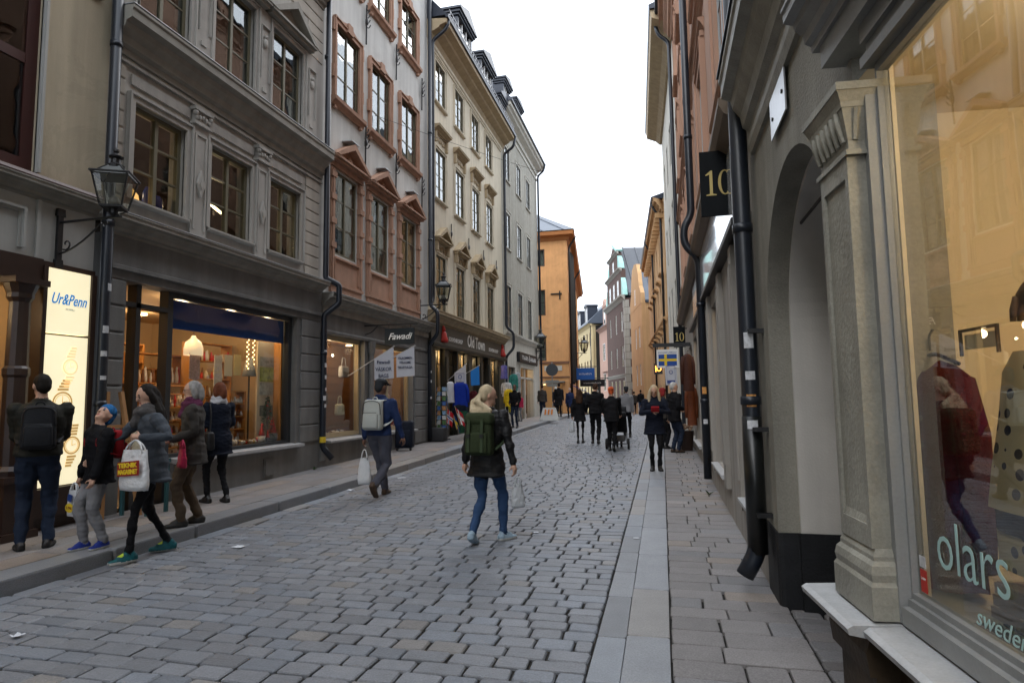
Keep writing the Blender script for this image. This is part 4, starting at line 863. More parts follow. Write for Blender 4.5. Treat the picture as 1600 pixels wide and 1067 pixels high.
pipe(R2, bend([Q(22.5, .6, 15.3), Q(22.5, .5, 14.9), Q(22.5, .14, 14.6), Q(22.5, .12, .5), Q(22.5, .25, .2)], 5, .2), .068)
for u, z, h, c in ((5.46, 1.98, .13, 0), (5.46, 1.72, .07, 0), (5.46, 1.5, .1, 1), (5.46, 1.32, .07, 0), (11.4, 1.62, .12, 1), (11.4, 1.1, .08, 0)):
    mb = MB(); R = (.0745 if z > 1.42 else .0805) if u < 6 else .0705; cc = Q(u, .11 if u < 6 else .1, z); a0 = -2.15
    vs = [cc + Vector((R*math.cos(a0 + .35*k), R*math.sin(a0 + .35*k), q)) for k in range(4) for q in (0, h)]; mb.add(vs, [(2*k, 2*k + 2, 2*k + 3, 2*k + 1) for k in range(3)])
    mb.build('sticker', mat('sticker_orange', (.6, .28, .08), .6, .3, var=.5, vscale=30) if c else STICK, R1 if u < 6 else R2)
# number sign "10" on a black board, hung square to the wall
GOLDP = mat('print_old_gold', (.50, .38, .13), .5)
def ten(mb, M, s):
    """serif numerals 1 and 0"""
    flat(mb, M, [(-.215*s, -.24*s), (-.03*s, -.24*s), (-.03*s, -.222*s), (-.095*s, -.205*s), (-.095*s, .25*s), (-.125*s, .25*s), (-.225*s, .17*s), (-.215*s, .155*s), (-.15*s, .175*s), (-.15*s, -.205*s), (-.215*s, -.222*s)], .003)
    n = 24; o = [(.13*s + .125*s*math.cos(2*math.pi*i/n), .005*s + .245*s*math.sin(2*math.pi*i/n)) for i in range(n)]; q = [(.13*s + .072*s*math.cos(2*math.pi*i/n), .005*s + .222*s*math.sin(2*math.pi*i/n)) for i in range(n)]
    for i in range(n): j = (i + 1) % n; flat(mb, M, [o[i], o[j], q[j], q[i]], .003)
def number_sign(x0, x1, y, z0, z1, label):
    t = root('number_sign', label, 'sign', ((x0 + x1)/2, y, z0), 0, 'hanging number signs')
    mb = MB(); mb.box(x0, x1, y - .015, y + .015, z0, z1); mb.build('board', mat('sign_black_board', (.006, .0075, .009), .75, .15, var=.2), t)
    M = Matrix(((1, 0, 0, (x0 + x1)/2), (0, 0, -1, y - .0155), (0, 1, 0, (z0 + z1)/2), (0, 0, 0, 1)))
    mb = MB(); ten(mb, M, (x1 - x0)*1.55); mb.build('numerals', GOLDP, t)
    mb = MB(); mb.box(x1, .82, y - .02, y + .02, z1 - .08, z1 - .05); mb.box(x1, .82, y - .02, y + .02, z0 + .05, z0 + .08); mb.build('bracket', IRON, t)
number_sign(.455, .80, 6.5, 3.42, 4.1, 'large black hanging board with gold number 10 beside the thick drainpipe')
number_sign(.40, .76, 20, 3.1, 3.75, 'small distant black board with gold number 10 over the flag sign arm')
# ---- R3: pale house whose eaves reach over the street
R3F = Fr((.82, 22.6, 0), (-.42, 11, 0), (-11, -.42, 0))
R3 = root('pale_house', 'pale grey house with wide beige eaves beyond the salmon house', 'house', (.7, 27, 0))
ops = [(a, a + 1.0, z, z + 1.8) for a in (.8, 3.2, 5.6, 8.) for z in (4.6, 7.9, 11.2)]
wall(R3, R3F, .02, 10.2, -.1, 15.3, ops + [(1.0, 3.0, .6, 3.0), (5, 8, .6, 3.0)], mat('plaster_pale', (.60, .58, .52), .85, .2, var=.06, streak=.1, bump=.1), name='wall')
for a in (.8, 3.2, 5.6, 8.):
    for z in (4.6, 7.9, 11.2): win(R3, R3F, a + .5, z, 1.0, 1.8, 2, 3, DARK_FRAME, GLASS_UP, .04)
shell(R3, R3F, .1, 10, .2, 15, -3, ROOM_DARK, (3.6, 7))
mb = MB(R3F); mb.run([(-.3, 14.9), (.1, 14.9), (.3, 15.1), (.75, 15.3), (.8, 15.6), (-.3, 15.7)], -.6, 10.3); mb.build('eaves', D_TRIM, R3)
mb = MB(R3F); mb.run([(.82, 15.6), (.85, 15.75), (-4, 17.5), (-4, 15.6)], -.7, 10.4); mb.build('roof', ROOF_DARK, R3)
# ================================================================== far buildings where the street bends
def PX(px, depth_y, z=0.):
    """ground point at street distance depth_y seen at image column px (used only to read the plan off the photograph)"""
    v = CM.T @ np.array([(px - 800)/965, (618 - 533.5)/965, 1.]); t = depth_y/v[1]; return Vector((v[0]*t, depth_y, 0))
def right_frame(a, b):
    d = (b - a).normalized(); return Fr(a, d, (-d.y, d.x, 0)), (b - a).length
def south_frame(a, b): d = (b - a).normalized(); return Fr(a, d, (d.y, -d.x, 0)), (b - a).length
# ---- F: orange corner house across the side street
Fq = root('orange_corner_house', 'orange plastered corner house with brown windows and hipped metal roof', 'house', (-8, 46, 0))
c0, c1, c2 = Vector((-15.5, 43, 0)), Vector((-6.28, 43, 0)), Vector((-9.1, 70, 0))
FS, ls = south_frame(c0, c1); FE = Fr(c1, (c2 - c1), ((c2 - c1).y, -(c2 - c1).x, 0)); le = (c2 - c1).length
WS = [ls - 2.55 - 3.1*k for k in range(3)]
ops = [(a, a + .95, z, z + h) for a in WS for z, h in ((4.15, 1.7), (7.4, 1.85), (10.95, 1.25))]
BRW = mat('window_frame_brown', (.085, .045, .03), .5, .4)
wall(Fq, FS, 0, ls, 2.9, 13.0, ops, F_ORANGE, name='wall')
for a in WS:
    for z, h in ((4.15, 1.7), (7.4, 1.85), (10.95, 1.25)): win(Fq, FS, a + .475, z, .95, h, 1, 2 if h > 1.3 else 1, BRW, GLASS_UP, .03, fr=.07, curtain=2)  # white curtains added here only to lighten the black panes
wall(Fq, FS, 0, ls, -1, 2.9, [(ls - 3.2, ls - .5, -1, 2.6), (ls - 8, ls - 4, -1, 2.6)], F_ORANGE, name='shop_wall')
mb = MB(FS); mb.box(0, ls + .04, -.02, .08, 3.95, 4.1); mb.box(0, ls + .03, -.02, .06, 2.95, 3.05); mb.build('string_course', mat('trim_brown', (.2, .1, .06), .7, .2, var=.1), Fq)
wo = [(a, a + 1., z, z + h) for a in (1.2, 5.2, 9.2, 13.2, 17.2, 21.2) for z, h in ((4.15, 1.8), (7.4, 1.85), (10.9, 1.3))]
wall(Fq, FE, .0, le, -3, 13.0, wo, F_ORANGE, name='street_wall')
for a, b, z0, z1 in wo: win(Fq, FE, (a + b)/2, z0, b - a, z1 - z0, 2, 2, BRW, GLASS_UP, .03)
shell(Fq, FS, .4, ls - .4, 2.7, 12.9, -6, ROOM_DARK, (6.8, 10.2)); shell(Fq, FS, .4, ls - .35, 0, 2.65, -3, ROOM_WARM, name='shop_room'); ceiling_spot(Fq, FS.p(ls - 2, -1.2, 2.5), 30)
EV = mat('eaves_rust_orange', (.42, .17, .06), .7, .2, var=.1)
mb = MB(FS); pr = [(-.3, 12.7), (.06, 12.75), (.2, 12.95), (.55, 13.05), (.6, 13.3), (-.3, 13.35)]; mb.run(pr, 0, ls, 0, 1.0)
mb.build('eaves', EV, Fq)
mb = MB(FE); mb.run(pr, 0.0, le, 1.0, 0); mb.build('street_eaves', EV, Fq)
mb = MB(); k0, k1, k2 = c0 + Vector((0, -.65, 13.36)), c1 + Vector((.65, -.65, 13.36)), c2 + Vector((.65, .5, 13.36)); k3 = Vector((-19, 70, 13.36)); t1, t2 = Vector((-10.6, 50, 17.3)), Vector((-13, 66, 17.3)); t0 = Vector((-15.5, 49, 17.3))
mb.add([k0, k1, t1, t0, k2, t2, k3], [(0, 1, 2, 3), (1, 4, 5, 2), (4, 6, 5), (0, 3, 6), (3, 2, 5, 6)])
for q in range(7): a = k0.lerp(k1, q/6.5); b = t0.lerp(t1, q/6.5); mb.tube([a + Vector((0, 0, .03)), b + Vector((0, 0, .03))], .03, 5)
mb.box(-15, -6.0, 42.9, 43.3, 13.4, 13.62); mb.build('roof', ROOF_BLUE, Fq)
for u in (.7, 13): pipe(Fq, bend([FE.p(u, .62, 13.2), FE.p(u, .5, 12.9), FE.p(u, .14, 12.4), FE.p(u, .14, -1)], 4, .2), .075, material=IRON)
mb = MB(FS); mb.box(ls - 3.4, ls - .3, .0, .5, 2.62, 2.7); mb.build('shop_canopy', GREY_FRAME, Fq)
mb = MB(FS); mb.box(ls - 1.75, ls - .5, .02, .05, 3.45, 3.8); mb.build('street_name_plate', E_TRIM, Fq)
mb = MB(FS); mb.tube([FS.p(ls - 1.2, .05, 8.9), FS.p(ls - .4, .05, 8.9)], .05, 6); mb.tube([FS.p(ls - .55, .05, 8.5), FS.p(ls - .55, .05, 9.1)], .05, 6); mb.build('wall_anchor', IRON, Fq)
# round traffic sign seen from behind
ts = root('traffic_sign', 'round grey back of a traffic sign on a post before the orange corner house', 'sign', (-7.2, 41.6, rise(41.6) + PZ))
sgx, sgy = -7.25, 41.6
mb = MB(); mb.tube([(sgx, sgy, .4), (sgx, sgy, 4.0)], .04, 8); mb.build('post', GREY_FRAME, ts)
mb = MB(); mb.tube([(sgx, sgy - .06, 3.45), (sgx, sgy - .04, 3.45)], .42, 20); mb.build('disc', mat('sign_back_dark', (.05, .055, .06), .5), ts)
mb = MB(); mb.box(sgx - .45, sgx + .45, sgy - .06, sgy - .04, 2.55, 2.75); mb.box(sgx - .35, sgx + .35, sgy - .06, sgy - .04, 2.3, 2.5); mb.build('sub_plate', GREY_FRAME, ts)
# projecting signs and awning on the orange house's street side
for (u, z, w0, w1, h, m_, nm, lab) in ((6.5, 2.95, .3, 1.75, .95, mat('sign_blue', (.02, .12, .42), .5), 'blue_hanging_sign', 'square blue hanging sign on the street side of the orange house'), (9.5, 2.45, .5, 2.6, .6, mat('sign_black', (.01, .01, .012), .5), 'black_hanging_sign', 'black rounded hanging sign just past the blue one')):
    t = root(nm, lab, 'sign', FE.p(u, w0, z)); mb = MB(FE); mb.box(u - .05, u + .05, w0, w1, z, z + h); mb.build('board', m_, t)
    mb = MB(FE); mb.tube([FE.p(u, 0, z + h + .1), FE.p(u, w1 + .3, z + h + .1)], .03, 6); mb.build('arm', IRON, t)
    c = FE.p(u - .052, (w0 + w1)/2, z + h*.5); M = Matrix((FE.en, Vector((0, 0, 1)), -FE.eu)).transposed().to_4x4(); M.translation = c
    strokes(M, (w1 - w0)*.7, h*.18, WHT, t, 11)
aw = root('blue_awning', 'bright blue sloping awning low on the orange corner house', 'awning', FE.p(3.4, .5, 1.5)); mb = MB(FE); mb.run([(.0, 2.55), (1.5, 1.75), (1.5, 1.55), (1.48, 1.55), (1.47, 1.72), (0, 2.5)], 1.0, 5.6); mb.build('cloth', mat('awning_blue', (.012, .04, .30), .8), aw)
mb = MB(FE)
for u in (1.0, 5.6): mb.tube([FE.p(u, 0, 1.6), FE.p(u, 1.45, 1.68)], .02, 6)
mb.build('arm', IRON, aw)
# ---- the row on the right of the bend
def house(name, label, a, b, south, ztop, zb, material, ops, fm, parts=None, glassm=None, inset=.05, base=-3):
    t = root(name, label, 'house', ((a.x + b.x)/2, (a.y + b.y)/2, -2)); F, l = right_frame(a, b)
    wall(t, F, 0, l, base, ztop, ops, material, name='wall')
    for (p, q, z0, z1) in ops: win(t, F, (p + q)/2, z0, q - p, z1 - z0, 2, 2, fm, glassm or GLASS_UP, inset, fr=.06)
    S, sl = south_frame(a, south); wall(t, S, .0, sl, base, ztop, [], material, name='side_wall')
    shell(t, F, .3, l - .1, base + 1, ztop - .2, -4, ROOM_DARK)
    return t, F, l, S, sl
# R4 orange house with brackets
a, b = Vector((.42, 36, 0)), PX(1019, 56)
t, F4, l4, S4, _ = house('orange_bracket_house', 'orange house with bracketed cornice behind the pale house', a, b, Vector((2.6, 36, 0)), 12.3, 0, F_ORANGE2, [(p, p + .9, z, z + 1.7) for p in (1.2, 4.0, 6.8, 9.6, 12.4, 15.2) for z in (.6, 3.6, 6.8, 9.8)], GREY_FRAME)
mb = MB(F4); cornice(mb, 0, l4, 12.2, 12.9, .6, 0, 1)
for k in range(20): mb.box(.2 + k*.95, .4 + k*.95, 0, .45, 11.9, 12.2)
mb.build('cornice', F_ORANGE2, t)
mb = MB(F4); cornice(mb, 0, l4, 5.8, 6.1, .2); mb.build('string_course', F_ORANGE2, t)
for p in (1.2, 4.0, 6.8, 9.6, 12.4, 15.2):
    for z in (3.6, 6.8): mb = MB(F4); cornice(mb, p - .2, p + 1.1, z + 1.8, z + 2.05, .3); mb.build('window_hood', F_ORANGE2, t)
mb = MB(S4); cornice(mb, 0, 2.6, 12.2, 12.9, .4); cornice(mb, 0, 2.6, 8.3, 8.6, .2); cornice(mb, 0, 2.6, 5.8, 6.1, .2); mb.box(.1, .7, 0, .08, 0, 12.2)
for k in range(6): mb.box(.2 + k*.35, .35 + k*.35, 0, .3, 12.0, 12.2)
mb.build('side_cornice', F_ORANGE2, t)
mb = MB(F4); mb.run([(.62, 12.9), (.7, 13.0), (-4, 14.5), (-4, 12.9)], -.3, l4); mb.build('roof', ROOF_DARK, t)
for u in (.5, 10): pipe(t, bend([F4.p(u, .66, 12.9), F4.p(u, .5, 12.5), F4.p(u, .14, 12), F4.p(u, .14, 0)], 4, .2), .07, material=IRON)
# R5 ochre gabled house
a, b = PX(1007, 58), PX(989, 66.5)
t, F5, l5, S5, s5 = house('ochre_gabled_house', 'ochre house with curved gable and blue metal roof', a, b, PX(1030, 58), 10.2, 0, F_ORANGE2, [(p, p + 1., z, z + 2.0) for p in (1.6, 4.2) for z in (-.6, 2.6, 6.2)], WHITE_PAINT)
mb = MB(F5); n = 10; pts = [(0, 10.2), (.2, 11.2), (1.2, 12.0), (1.8, 13.4), (2.6, 14.4), (l5/2, 14.7)]; pts = pts + [(l5 - u, z) for u, z in pts[::-1][1:]]; mb.prism(pts, -.35, .02); mb.build('gable', F_ORANGE2, t)
win(t, F5, l5/2, 10.6, .9, 1.5, 2, 2, WHITE_PAINT, GLASS_UP, -.03)
mb = MB(F5); mb.prism([(-.2, 10.2), (-.2, 10.45), (l5/2, 14.6), (l5/2, 14.3)], -12, -.35); mb.prism([(l5 + .2, 10.2), (l5/2, 14.3), (l5/2, 14.6), (l5 + .2, 10.45)], -12, -.35)
for q in range(8): mb.tube([F5.p(-.2, -1 - q*1.4, 10.5), F5.p(l5/2, -1 - q*1.4, 14.65)], .04, 5)
mb.build('roof', ROOF_BLUE, t)
mb = MB(F5); mb.box(l5/2 - .9, l5/2 - .2, -3, -2.3, 13.5, 15.0); mb.build('chimney', ROOF_DARK, t)
# R6 brown brick house with stepped gable, quoins and copper scrolls
a, b = PX(980, 70), PX(951, 82)
t, F6, l6, S6, s6 = house('brown_gabled_house', 'brown red brick house with tall stepped gable, quoins and green copper scrolls', a, b, PX(992, 70), 12.6, 0, G_BROWN, [(p, p + 1.1, z, z + 2.3) for p in (1.4, 5.0, 9.0) for z in (5.0, 9.0)] + [(p, p + 1.4, -1.5, 3.4) for p in (1, 3.6, 6.2, 8.8)], E_TRIM)
for u0, u1, z0, z1, pr in ((-.2, l6, 12.4, 13.0, .5), (1.2, l6 - 1.2, 16.0, 16.4, .4), (2.9, l6 - 2.9, 18.4, 18.7, .35), (0, l6, 3.7, 4.1, .25)): mb = MB(F6); cornice(mb, u0, u1, z0, z1, pr); mb.build('cornice', B_CORN, t)
mb = MB(F6); mb.box(1.3, l6 - 1.3, -.5, .02, 12.6, 16.2); mb.box(3.2, l6 - 3.2, -.5, .02, 16.2, 18.5); mb.prism([(3.4, 18.6), (l6 - 3.4, 18.6), (l6/2, 20.0)], -.5, .02); mb.build('gable', G_BROWN, t)
for p in (3, l6/2 - .5, l6 - 4): win(t, F6, p + .5, 13.4, 1., 1.8, 1, 2, E_TRIM, GLASS_UP, -.04)
win(t, F6, l6/2, 16.6, .9, 1.4, 1, 2, E_TRIM, GLASS_UP, -.04)
for s in (0, 1):
    for (u0, u1, z0, z1) in ((.1, 1.3, 13.0, 15.2), (1.6, 3.2, 16.4, 18.2)):
        mb = MB(F6); pts = [(u0, z0), (u1, z0), (u1, z1), (u0 + .6*(u1 - u0), z0 + .75*(z1 - z0)), (u0 + .2*(u1 - u0), z0 + .35*(z1 - z0))]
        mb.prism(pts if not s else [(l6 - u, z) for u, z in pts][::-1], -.45, .05); mb.build('copper_scroll', COPPER, t)
mb = MB(F6); mb.prism([(3.3, 18.75), (l6/2, 20.0), (l6/2, 20.3), (3.1, 18.9)], -.6, .2); mb.build('copper_coping', COPPER, t)
for k in range(16):
    mb = MB(); 
    for Fx, u0, u1 in ((F6, -.03, .7 if k % 2 else .45), (S6, 0, .5 if k % 2 else .75)):
        mb.F = Fx; mb.box(u0, u1, -.02, .06, -1 + k*.84, -.2 + k*.84)
    mb.build('quoin', B_CORN, t)
mb = MB(F6); mb.prism([(-.2, 12.9), (l6/2, 19.6), (l6/2, 19.9), (-.2, 13.2)], -14, -.5); mb.prism([(l6 + .2, 12.9), (l6 + .2, 13.2), (l6/2, 19.9), (l6/2, 19.6)], -14, -.5)
for q in range(9): mb.tube([F6.p(-.2, -1.2 - q*1.5, 13.25), F6.p(l6/2, -1.2 - q*1.5, 19.95)], .05, 5)
mb.build('roof', mat('roof_metal_grey', (.07, .075, .085), .5, .4, metal=.2, var=.15), t)
# R7 pink house with oriel, R8 yellow house with dark dormers
a, b = PX(957.5, 82.5), PX(939, 91)
t, F7, l7, S7, s7 = house('pink_oriel_house', 'narrow pink house with white framed oriel windows', a, b, PX(962, 82), 11.0, 0, G_PINK, [(p, p + 1.7, z, z + 2.4) for p in (1.0, 4.4) for z in (-2., 2.4, 6.6)], WHITE_PAINT, inset=-.02)
mb = MB(F7); cornice(mb, 0, l7, 10.8, 11.3, .5); mb.box(.8, 6.4, 0, .3, 5.0, 6.4); mb.build('oriel_band', G_PINK, t)
mb = MB(F7); mb.box(2.4, 5.0, -.6, .1, 11.2, 14.0); mb.prism([(2.2, 14.0), (5.2, 14.0), (3.7, 15.2)], -.7, .2); mb.build('dormer_gable', G_PINK, t); win(t, F7, 3.7, 11.6, 1.1, 2.0, 1, 2, WHITE_PAINT, GLASS_UP, -.13)
mb = MB(F7); mb.run([(.5, 11.2), (-4, 15.5), (-5, 11.2)], -.1, l7); mb.build('roof', ROOF_DARK, t)
a, b = PX(927, 92), PX(901, 108)
t, F8, l8, S8, s8 = house('yellow_house', 'pale yellow house with rows of dark windows at the far bend', a, b, PX(944, 93), 12.4, 0, G_YELLOW, [(p, p + 1.15, z, z + 2.1) for p in (1., 3.6, 6.2, 9.6, 12.2, 15) for z in (1.0, 5.0, 9.2)], BRW)
mb = MB(F8); cornice(mb, -.2, l8, 12.1, 12.6, .5); mb.build('cornice', G_YELLOW, t)
mb = MB(F8); mb.run([(.6, 12.5), (.6, 12.7), (-4, 17), (-8, 17), (-8, 12.5)], -.3, l8 + 1); mb.build('roof', ROOF_BLUE, t)
for u in (4, 11): dormer(t, F8, u, 2.6, 12.8, 15.4, 15.9, .1, ROOF_DARK, WHITE_PAINT)
mb = MB(F8); mb.box(-3, 8, -14, -9, 12, 20.5); mb.box(0, 3, -13, -11, 20.5, 22.5); mb.build('roof_storey', mat('slate_dark', (.09, .095, .1), .6, .3, var=.15), t)
for k in range(5): win(t, Fr(F8.p(0, -9, 0), F8.eu, F8.en), -1.5 + k*2, 17.2, 1.1, 1.7, 1, 1, WHITE_PAINT, GLASS_UP, -.03)
pipe(t, [F8.p(.3, .12, 12.3), F8.p(.3, .12, -2)], .08, material=IRON)
# low wall of houses closing the far end and the side street
cl = root('far_end_house', 'pale house closing the view at the far end of the bend', 'house', (-24, 125, -6)); mb = MB(); mb.box(-40, -8, 124, 132, -8, 9); mb.build('wall', G_YELLOW, cl)
# ================================================================== people
JOBS = []
def rings(mb, rs, n=16, yaw=0.):
    """closed loft of horizontal ellipses (cx,cy,z,rx,ry)"""
    vs = []; k = len(rs); c, s = math.cos(yaw), math.sin(yaw)
    for (cx, cy, z, rx, ry) in rs:
        for j in range(n):
            a = 2*math.pi*j/n; x, y = rx*math.cos(a), ry*math.sin(a); vs.append((cx + x*c - y*s, cy + x*s + y*c, z))
    fs = [(i*n + j, i*n + (j + 1) % n, (i + 1)*n + (j + 1) % n, (i + 1)*n + j) for i in range(k - 1) for j in range(n)] + [tuple(range(n - 1, -1, -1)), tuple(range((k - 1)*n, k*n))]
    mb.add(vs, fs)
def ik(a, b, l1, l2, pole):
    d = b - a; L = min(d.length, (l1 + l2)*.999); d = d.normalized(); x = (l1*l1 - l2*l2 + L*L)/(2*L); h = math.sqrt(max(0, l1*l1 - x*x))
    p = pole - d*pole.dot(d); p = p.normalized() if p.length > 1e-4 else d.orthogonal().normalized()
    return a + d*x + p*h, a + d*L
V = Vector
HAIRC = {'dark': (.012, .009, .007), 'brown': (.045, .022, .012), 'auburn': (.13, .04, .018), 'grey': (.28, .27, .26), 'blonde': (.50, .41, .27), 'white': (.5, .5, .48), 'redwrap': (.42, .06, .02)}
def hairmat(c): return mat('hair_' + c, HAIRC[c], .68, .18, var=.3, vscale=14, wave=.6, wscale=160)
def cloth(name, col, rough=.85, **k): return mat('cloth_' + name, col, rough, .2, var=k.pop('var', .12), vscale=9, bump=k.pop('bump', .25), bscale=k.pop('bscale', 55), **k)
SKIN = mat('skin', (.52, .31, .22), .55, .35, var=.06, vscale=25); SKIN_D = mat('skin_dark', (.16, .08, .05), .5, .35, var=.06, vscale=25)
LIPS = mat('lips', (.36, .13, .11), .5); EYE = mat('eye_dark', (.02, .015, .012), .3); SOLE = mat('sole_pale', (.45, .45, .43), .7); SOLE_D = mat('sole_dark', (.02, .02, .02), .8)
def person(label, x, y, H, head, top, bottom, shoe, hair=('short', 'dark'), look=(0, 0), lean=.03, feet=None, hands=None, coat=.88, flare=.0, bulk=1., slim=1., leg=1., vox=.01, skin=None, sole=None, child=False, scarf=None, glasses=False, hat=None, z=None, curl=(.6, .6), boots=False, group=None, elbow=None, turn=0., laces=None):
    k = H/1.75; g = gz(x, y) if z is None else z; mb = MB(); P = []     # P: analytic shapes for colouring
    hk = 1.16 if child else 1.
    def cap(pts, rr, lab, n=10):
        pts = [V(p) for p in pts]; q0 = pts[0] + (pts[0] - pts[1]).normalized()*rr[0]*.7; q1 = pts[-1] + (pts[-1] - pts[-2]).normalized()*rr[-1]*.7
        mb.tube([q0] + pts + [q1], [rr[0]*.55] + list(rr) + [rr[-1]*.55], n)
        for i in range(len(pts) - 1): P.append((0, pts[i], pts[i + 1], rr[i], rr[i + 1], lab))
    def ellp(c, r, lab, M=None):
        c = V(c); tmp = MB(); tmp.ell((0, 0, 0), *r, 14, 9); R = M or Matrix.Identity(3); mb.add([c + R @ V(v) for v in tmp.v], tmp.f); P.append((1, c, V(r), R, lab))
    Rt = Matrix.Rotation(turn, 3, 'Z')
    sh = lambda zz: lean*max(0, zz - .93)
    # legs
    lace = []; feet = feet or ((-.09, .0, 0, .1), (.09, .02, 0, -.1))
    hips = [V((-.085, 0, .92)), V((.085, 0, .92))]
    for i, (fx, fy, fz, fyaw) in enumerate(feet):
        fl = V((-math.sin(fyaw), math.cos(fyaw), 0)); pitch = 0.
        an = V((fx, fy, .085 + fz)); kn, an = ik(hips[i], an, .445, .43, V((0, 1, .1)) + fl*.3)
        if fz > .03: pitch = min(1.1, fz*7)
        r = [.088*slim*leg, .082*slim*leg, .060*leg*slim, .057*leg*slim, .046*leg]
        cap([hips[i], hips[i].lerp(kn, .35), kn, kn.lerp(an, .35), an + V((0, 0, .01))], r, 'bottom' if not boots else 'bottom')
        Rf = Matrix.Rotation(fyaw, 3, 'Z') @ Matrix.Rotation(-pitch, 3, 'X')
        f = lambda a, b, c: an + Rf @ V((a, b, c - .0))
        cap([f(0, -.05, -.04), f(0, .04, -.042), f(0, .1, -.05)], [.04, .043, .036], 'shoe'); cap([f(0, .015, -.005), f(0, .1, -.04)], [.036, .03], 'shoe')
        for q in (-1, 1): cap([f(q*.012, -.055, -.066), f(q*.018, .06, -.066), f(q*.014, .165, -.066)], [.027, .034, .027], 'shoe')
        lace.append((f(0, .075, -.008), .03))
        cap([f(0, -.02, -.04), f(0, -.015, .12 if boots else .0)], [.046, .05 if boots else .04], 'shoe')
    # trunk
    def tr(rows, lab, lo=None):
        rs = [(0, sh(zz) + dy, zz, rx*bulk, ry*bulk) for zz, rx, ry, dy in rows]; rings(mb, rs, 18); P.append((2, rs, None, None, lab))
    tr([(.84, .08, .07, 0), (.88, .14, .10, -.005), (.95, .165*slim, .115, -.01), (1.04, .15*slim, .10, 0)], 'bottom')
    hem = [(coat, .178*slim + flare, .125 + flare*.7, -.005)] if coat < .98 else []
    tr((hem and [(coat - .005, .15*slim + flare, .10 + flare*.7, -.005)] + hem) + [(max(.98, coat), .178*slim, .122, -.005), (1.08, .162*slim, .112, 0), (1.2, .178, .122, .005), (1.32, .19, .122, .0), (1.40, .178, .105, -.005), (1.45, .125, .08, -.008), (1.485, .07, .065, -.005)], 'top')
    if not scarf:
        pts = [V((.07*math.cos(a), .066*math.sin(a) + sh(1.49) - .008, 1.487 + .012*math.cos(a - 1.57)**2)) for a in np.linspace(0, 2*math.pi, 15)]; cap(pts, [.02]*15, 'top', 7)
    if coat < .9:
        pts = [V(((.183*slim*bulk + flare)*math.cos(a), (.13*bulk + flare*.7)*math.sin(a) - .005, coat + .012)) for a in np.linspace(0, 2*math.pi, 23)]; cap(pts, [.011]*23, 'top', 6)
    # arms
    hands = hands or ((-.25, .06, .80), (.25, .03, .80)); pal = []
    for i, sg in ((0, -1), (1, 1)):
        s = Rt @ V((sg*.178*max(1, bulk*.97), sh(1.42), 1.415)); wt = V(hands[i]); po = V((sg*.22, -.6, -.8)) if not elbow or not elbow[i] else V(elbow[i])
        el, wr = ik(s, wt, .285, .255, po)
        cap([wr - (wr - el).normalized()*.03, wr - (wr - el).normalized()*.005], [.043*bulk, .042*bulk], 'top')
        cap([s, s.lerp(el, .5), el, el.lerp(wr, .5), wr], [.064*bulk, .058*bulk, .05*bulk, .046*bulk, .038*bulk], 'top')
        d = (wr - el).normalized(); side = d.cross(V((0, 0, 1))); side = side.normalized() if side.length > .1 else V((1, 0, 0)); nrm = side.cross(d)
        nrm = nrm if nrm.y*1 >= 0 else nrm
        pc = wr + d*.06; cap([wr + d*.015, wr + d*.075], [.026, .03], 'skin'); cap([wr + d*.05 + side*.016, wr + d*.085 + side*.018], [.022, .02], 'skin'); cap([wr + d*.05 - side*.016, wr + d*.085 - side*.018], [.022, .02], 'skin')
        c = curl[i]; inward = V((-sg, .2, 0)); inward = (inward - d*inward.dot(d)).normalized(); across = d.cross(inward)
        for q in range(4):
            b0 = wr + d*.09 + across*(-.028 + q*.0185); l = (.07, .08, .075, .058)[q]; a1 = c*1.1; b1 = b0 + (d*math.cos(a1*.5) + inward*math.sin(a1*.5))*l*.5; b2 = b1 + (d*math.cos(a1*1.8) + inward*math.sin(a1*1.8))*l*.5
            cap([b0, b1, b2], [.0105, .0095, .0085], 'skin', 7)
        tb = wr + d*.035 + across*-.026; t1 = tb + (d*.6 + inward*.5 - across*.6).normalized()*.045; cap([tb, t1, t1 + (d*.8 + inward*.5).normalized()*.03], [.012, .011, .009], 'skin', 7)
        pal.append(wr + d*.1)
    # head and face
    pv = V((0, sh(1.5) + .0, 1.53)); Rh = Matrix.Rotation(look[0], 3, 'Z') @ Matrix.Rotation(look[1], 3, 'X')
    hd = lambda a, b, c: pv + Rh @ (V((a, b, c - 1.53))*hk)
    cap([V((0, sh(1.44) - .01, 1.43)), pv + V((0, .0, .02)), hd(0, .0, 1.58)], [.056, .052, .05], 'skin')
    ellp(hd(0, .005, 1.652), (.073*hk, .093*hk, .1*hk), 'skin', Rh); ellp(hd(0, .032, 1.585), (.054*hk, .06*hk, .06*hk), 'skin', Rh)
    cap([hd(0, .097, 1.652), hd(0, .109, 1.617)], [.008*hk, .0115*hk], 'skin', 8); cap([hd(-.03, .083, 1.668), hd(.03, .083, 1.668)], [.012, .012], 'skin', 8); ellp(hd(0, .084, 1.553), (.022, .016, .018), 'skin', Rh)
    for sg in (-1, 1): ellp(hd(sg*.074, -.004, 1.632), (.011, .021, .031), 'skin', Rh)
    paint = ([(c_, r_, 'lace') for c_, r_ in lace] if laces else []) + [(hd(sg*.031, .092, 1.648), .0105*hk, 'eye') for sg in (-1, 1)] + [(hd(sg*.032, .09, 1.672), .011*hk, 'hair') for sg in (-1, 1)] + [(hd(sg*.01, .092, 1.585), .0125*hk, 'lips') for sg in (-1, 1)]
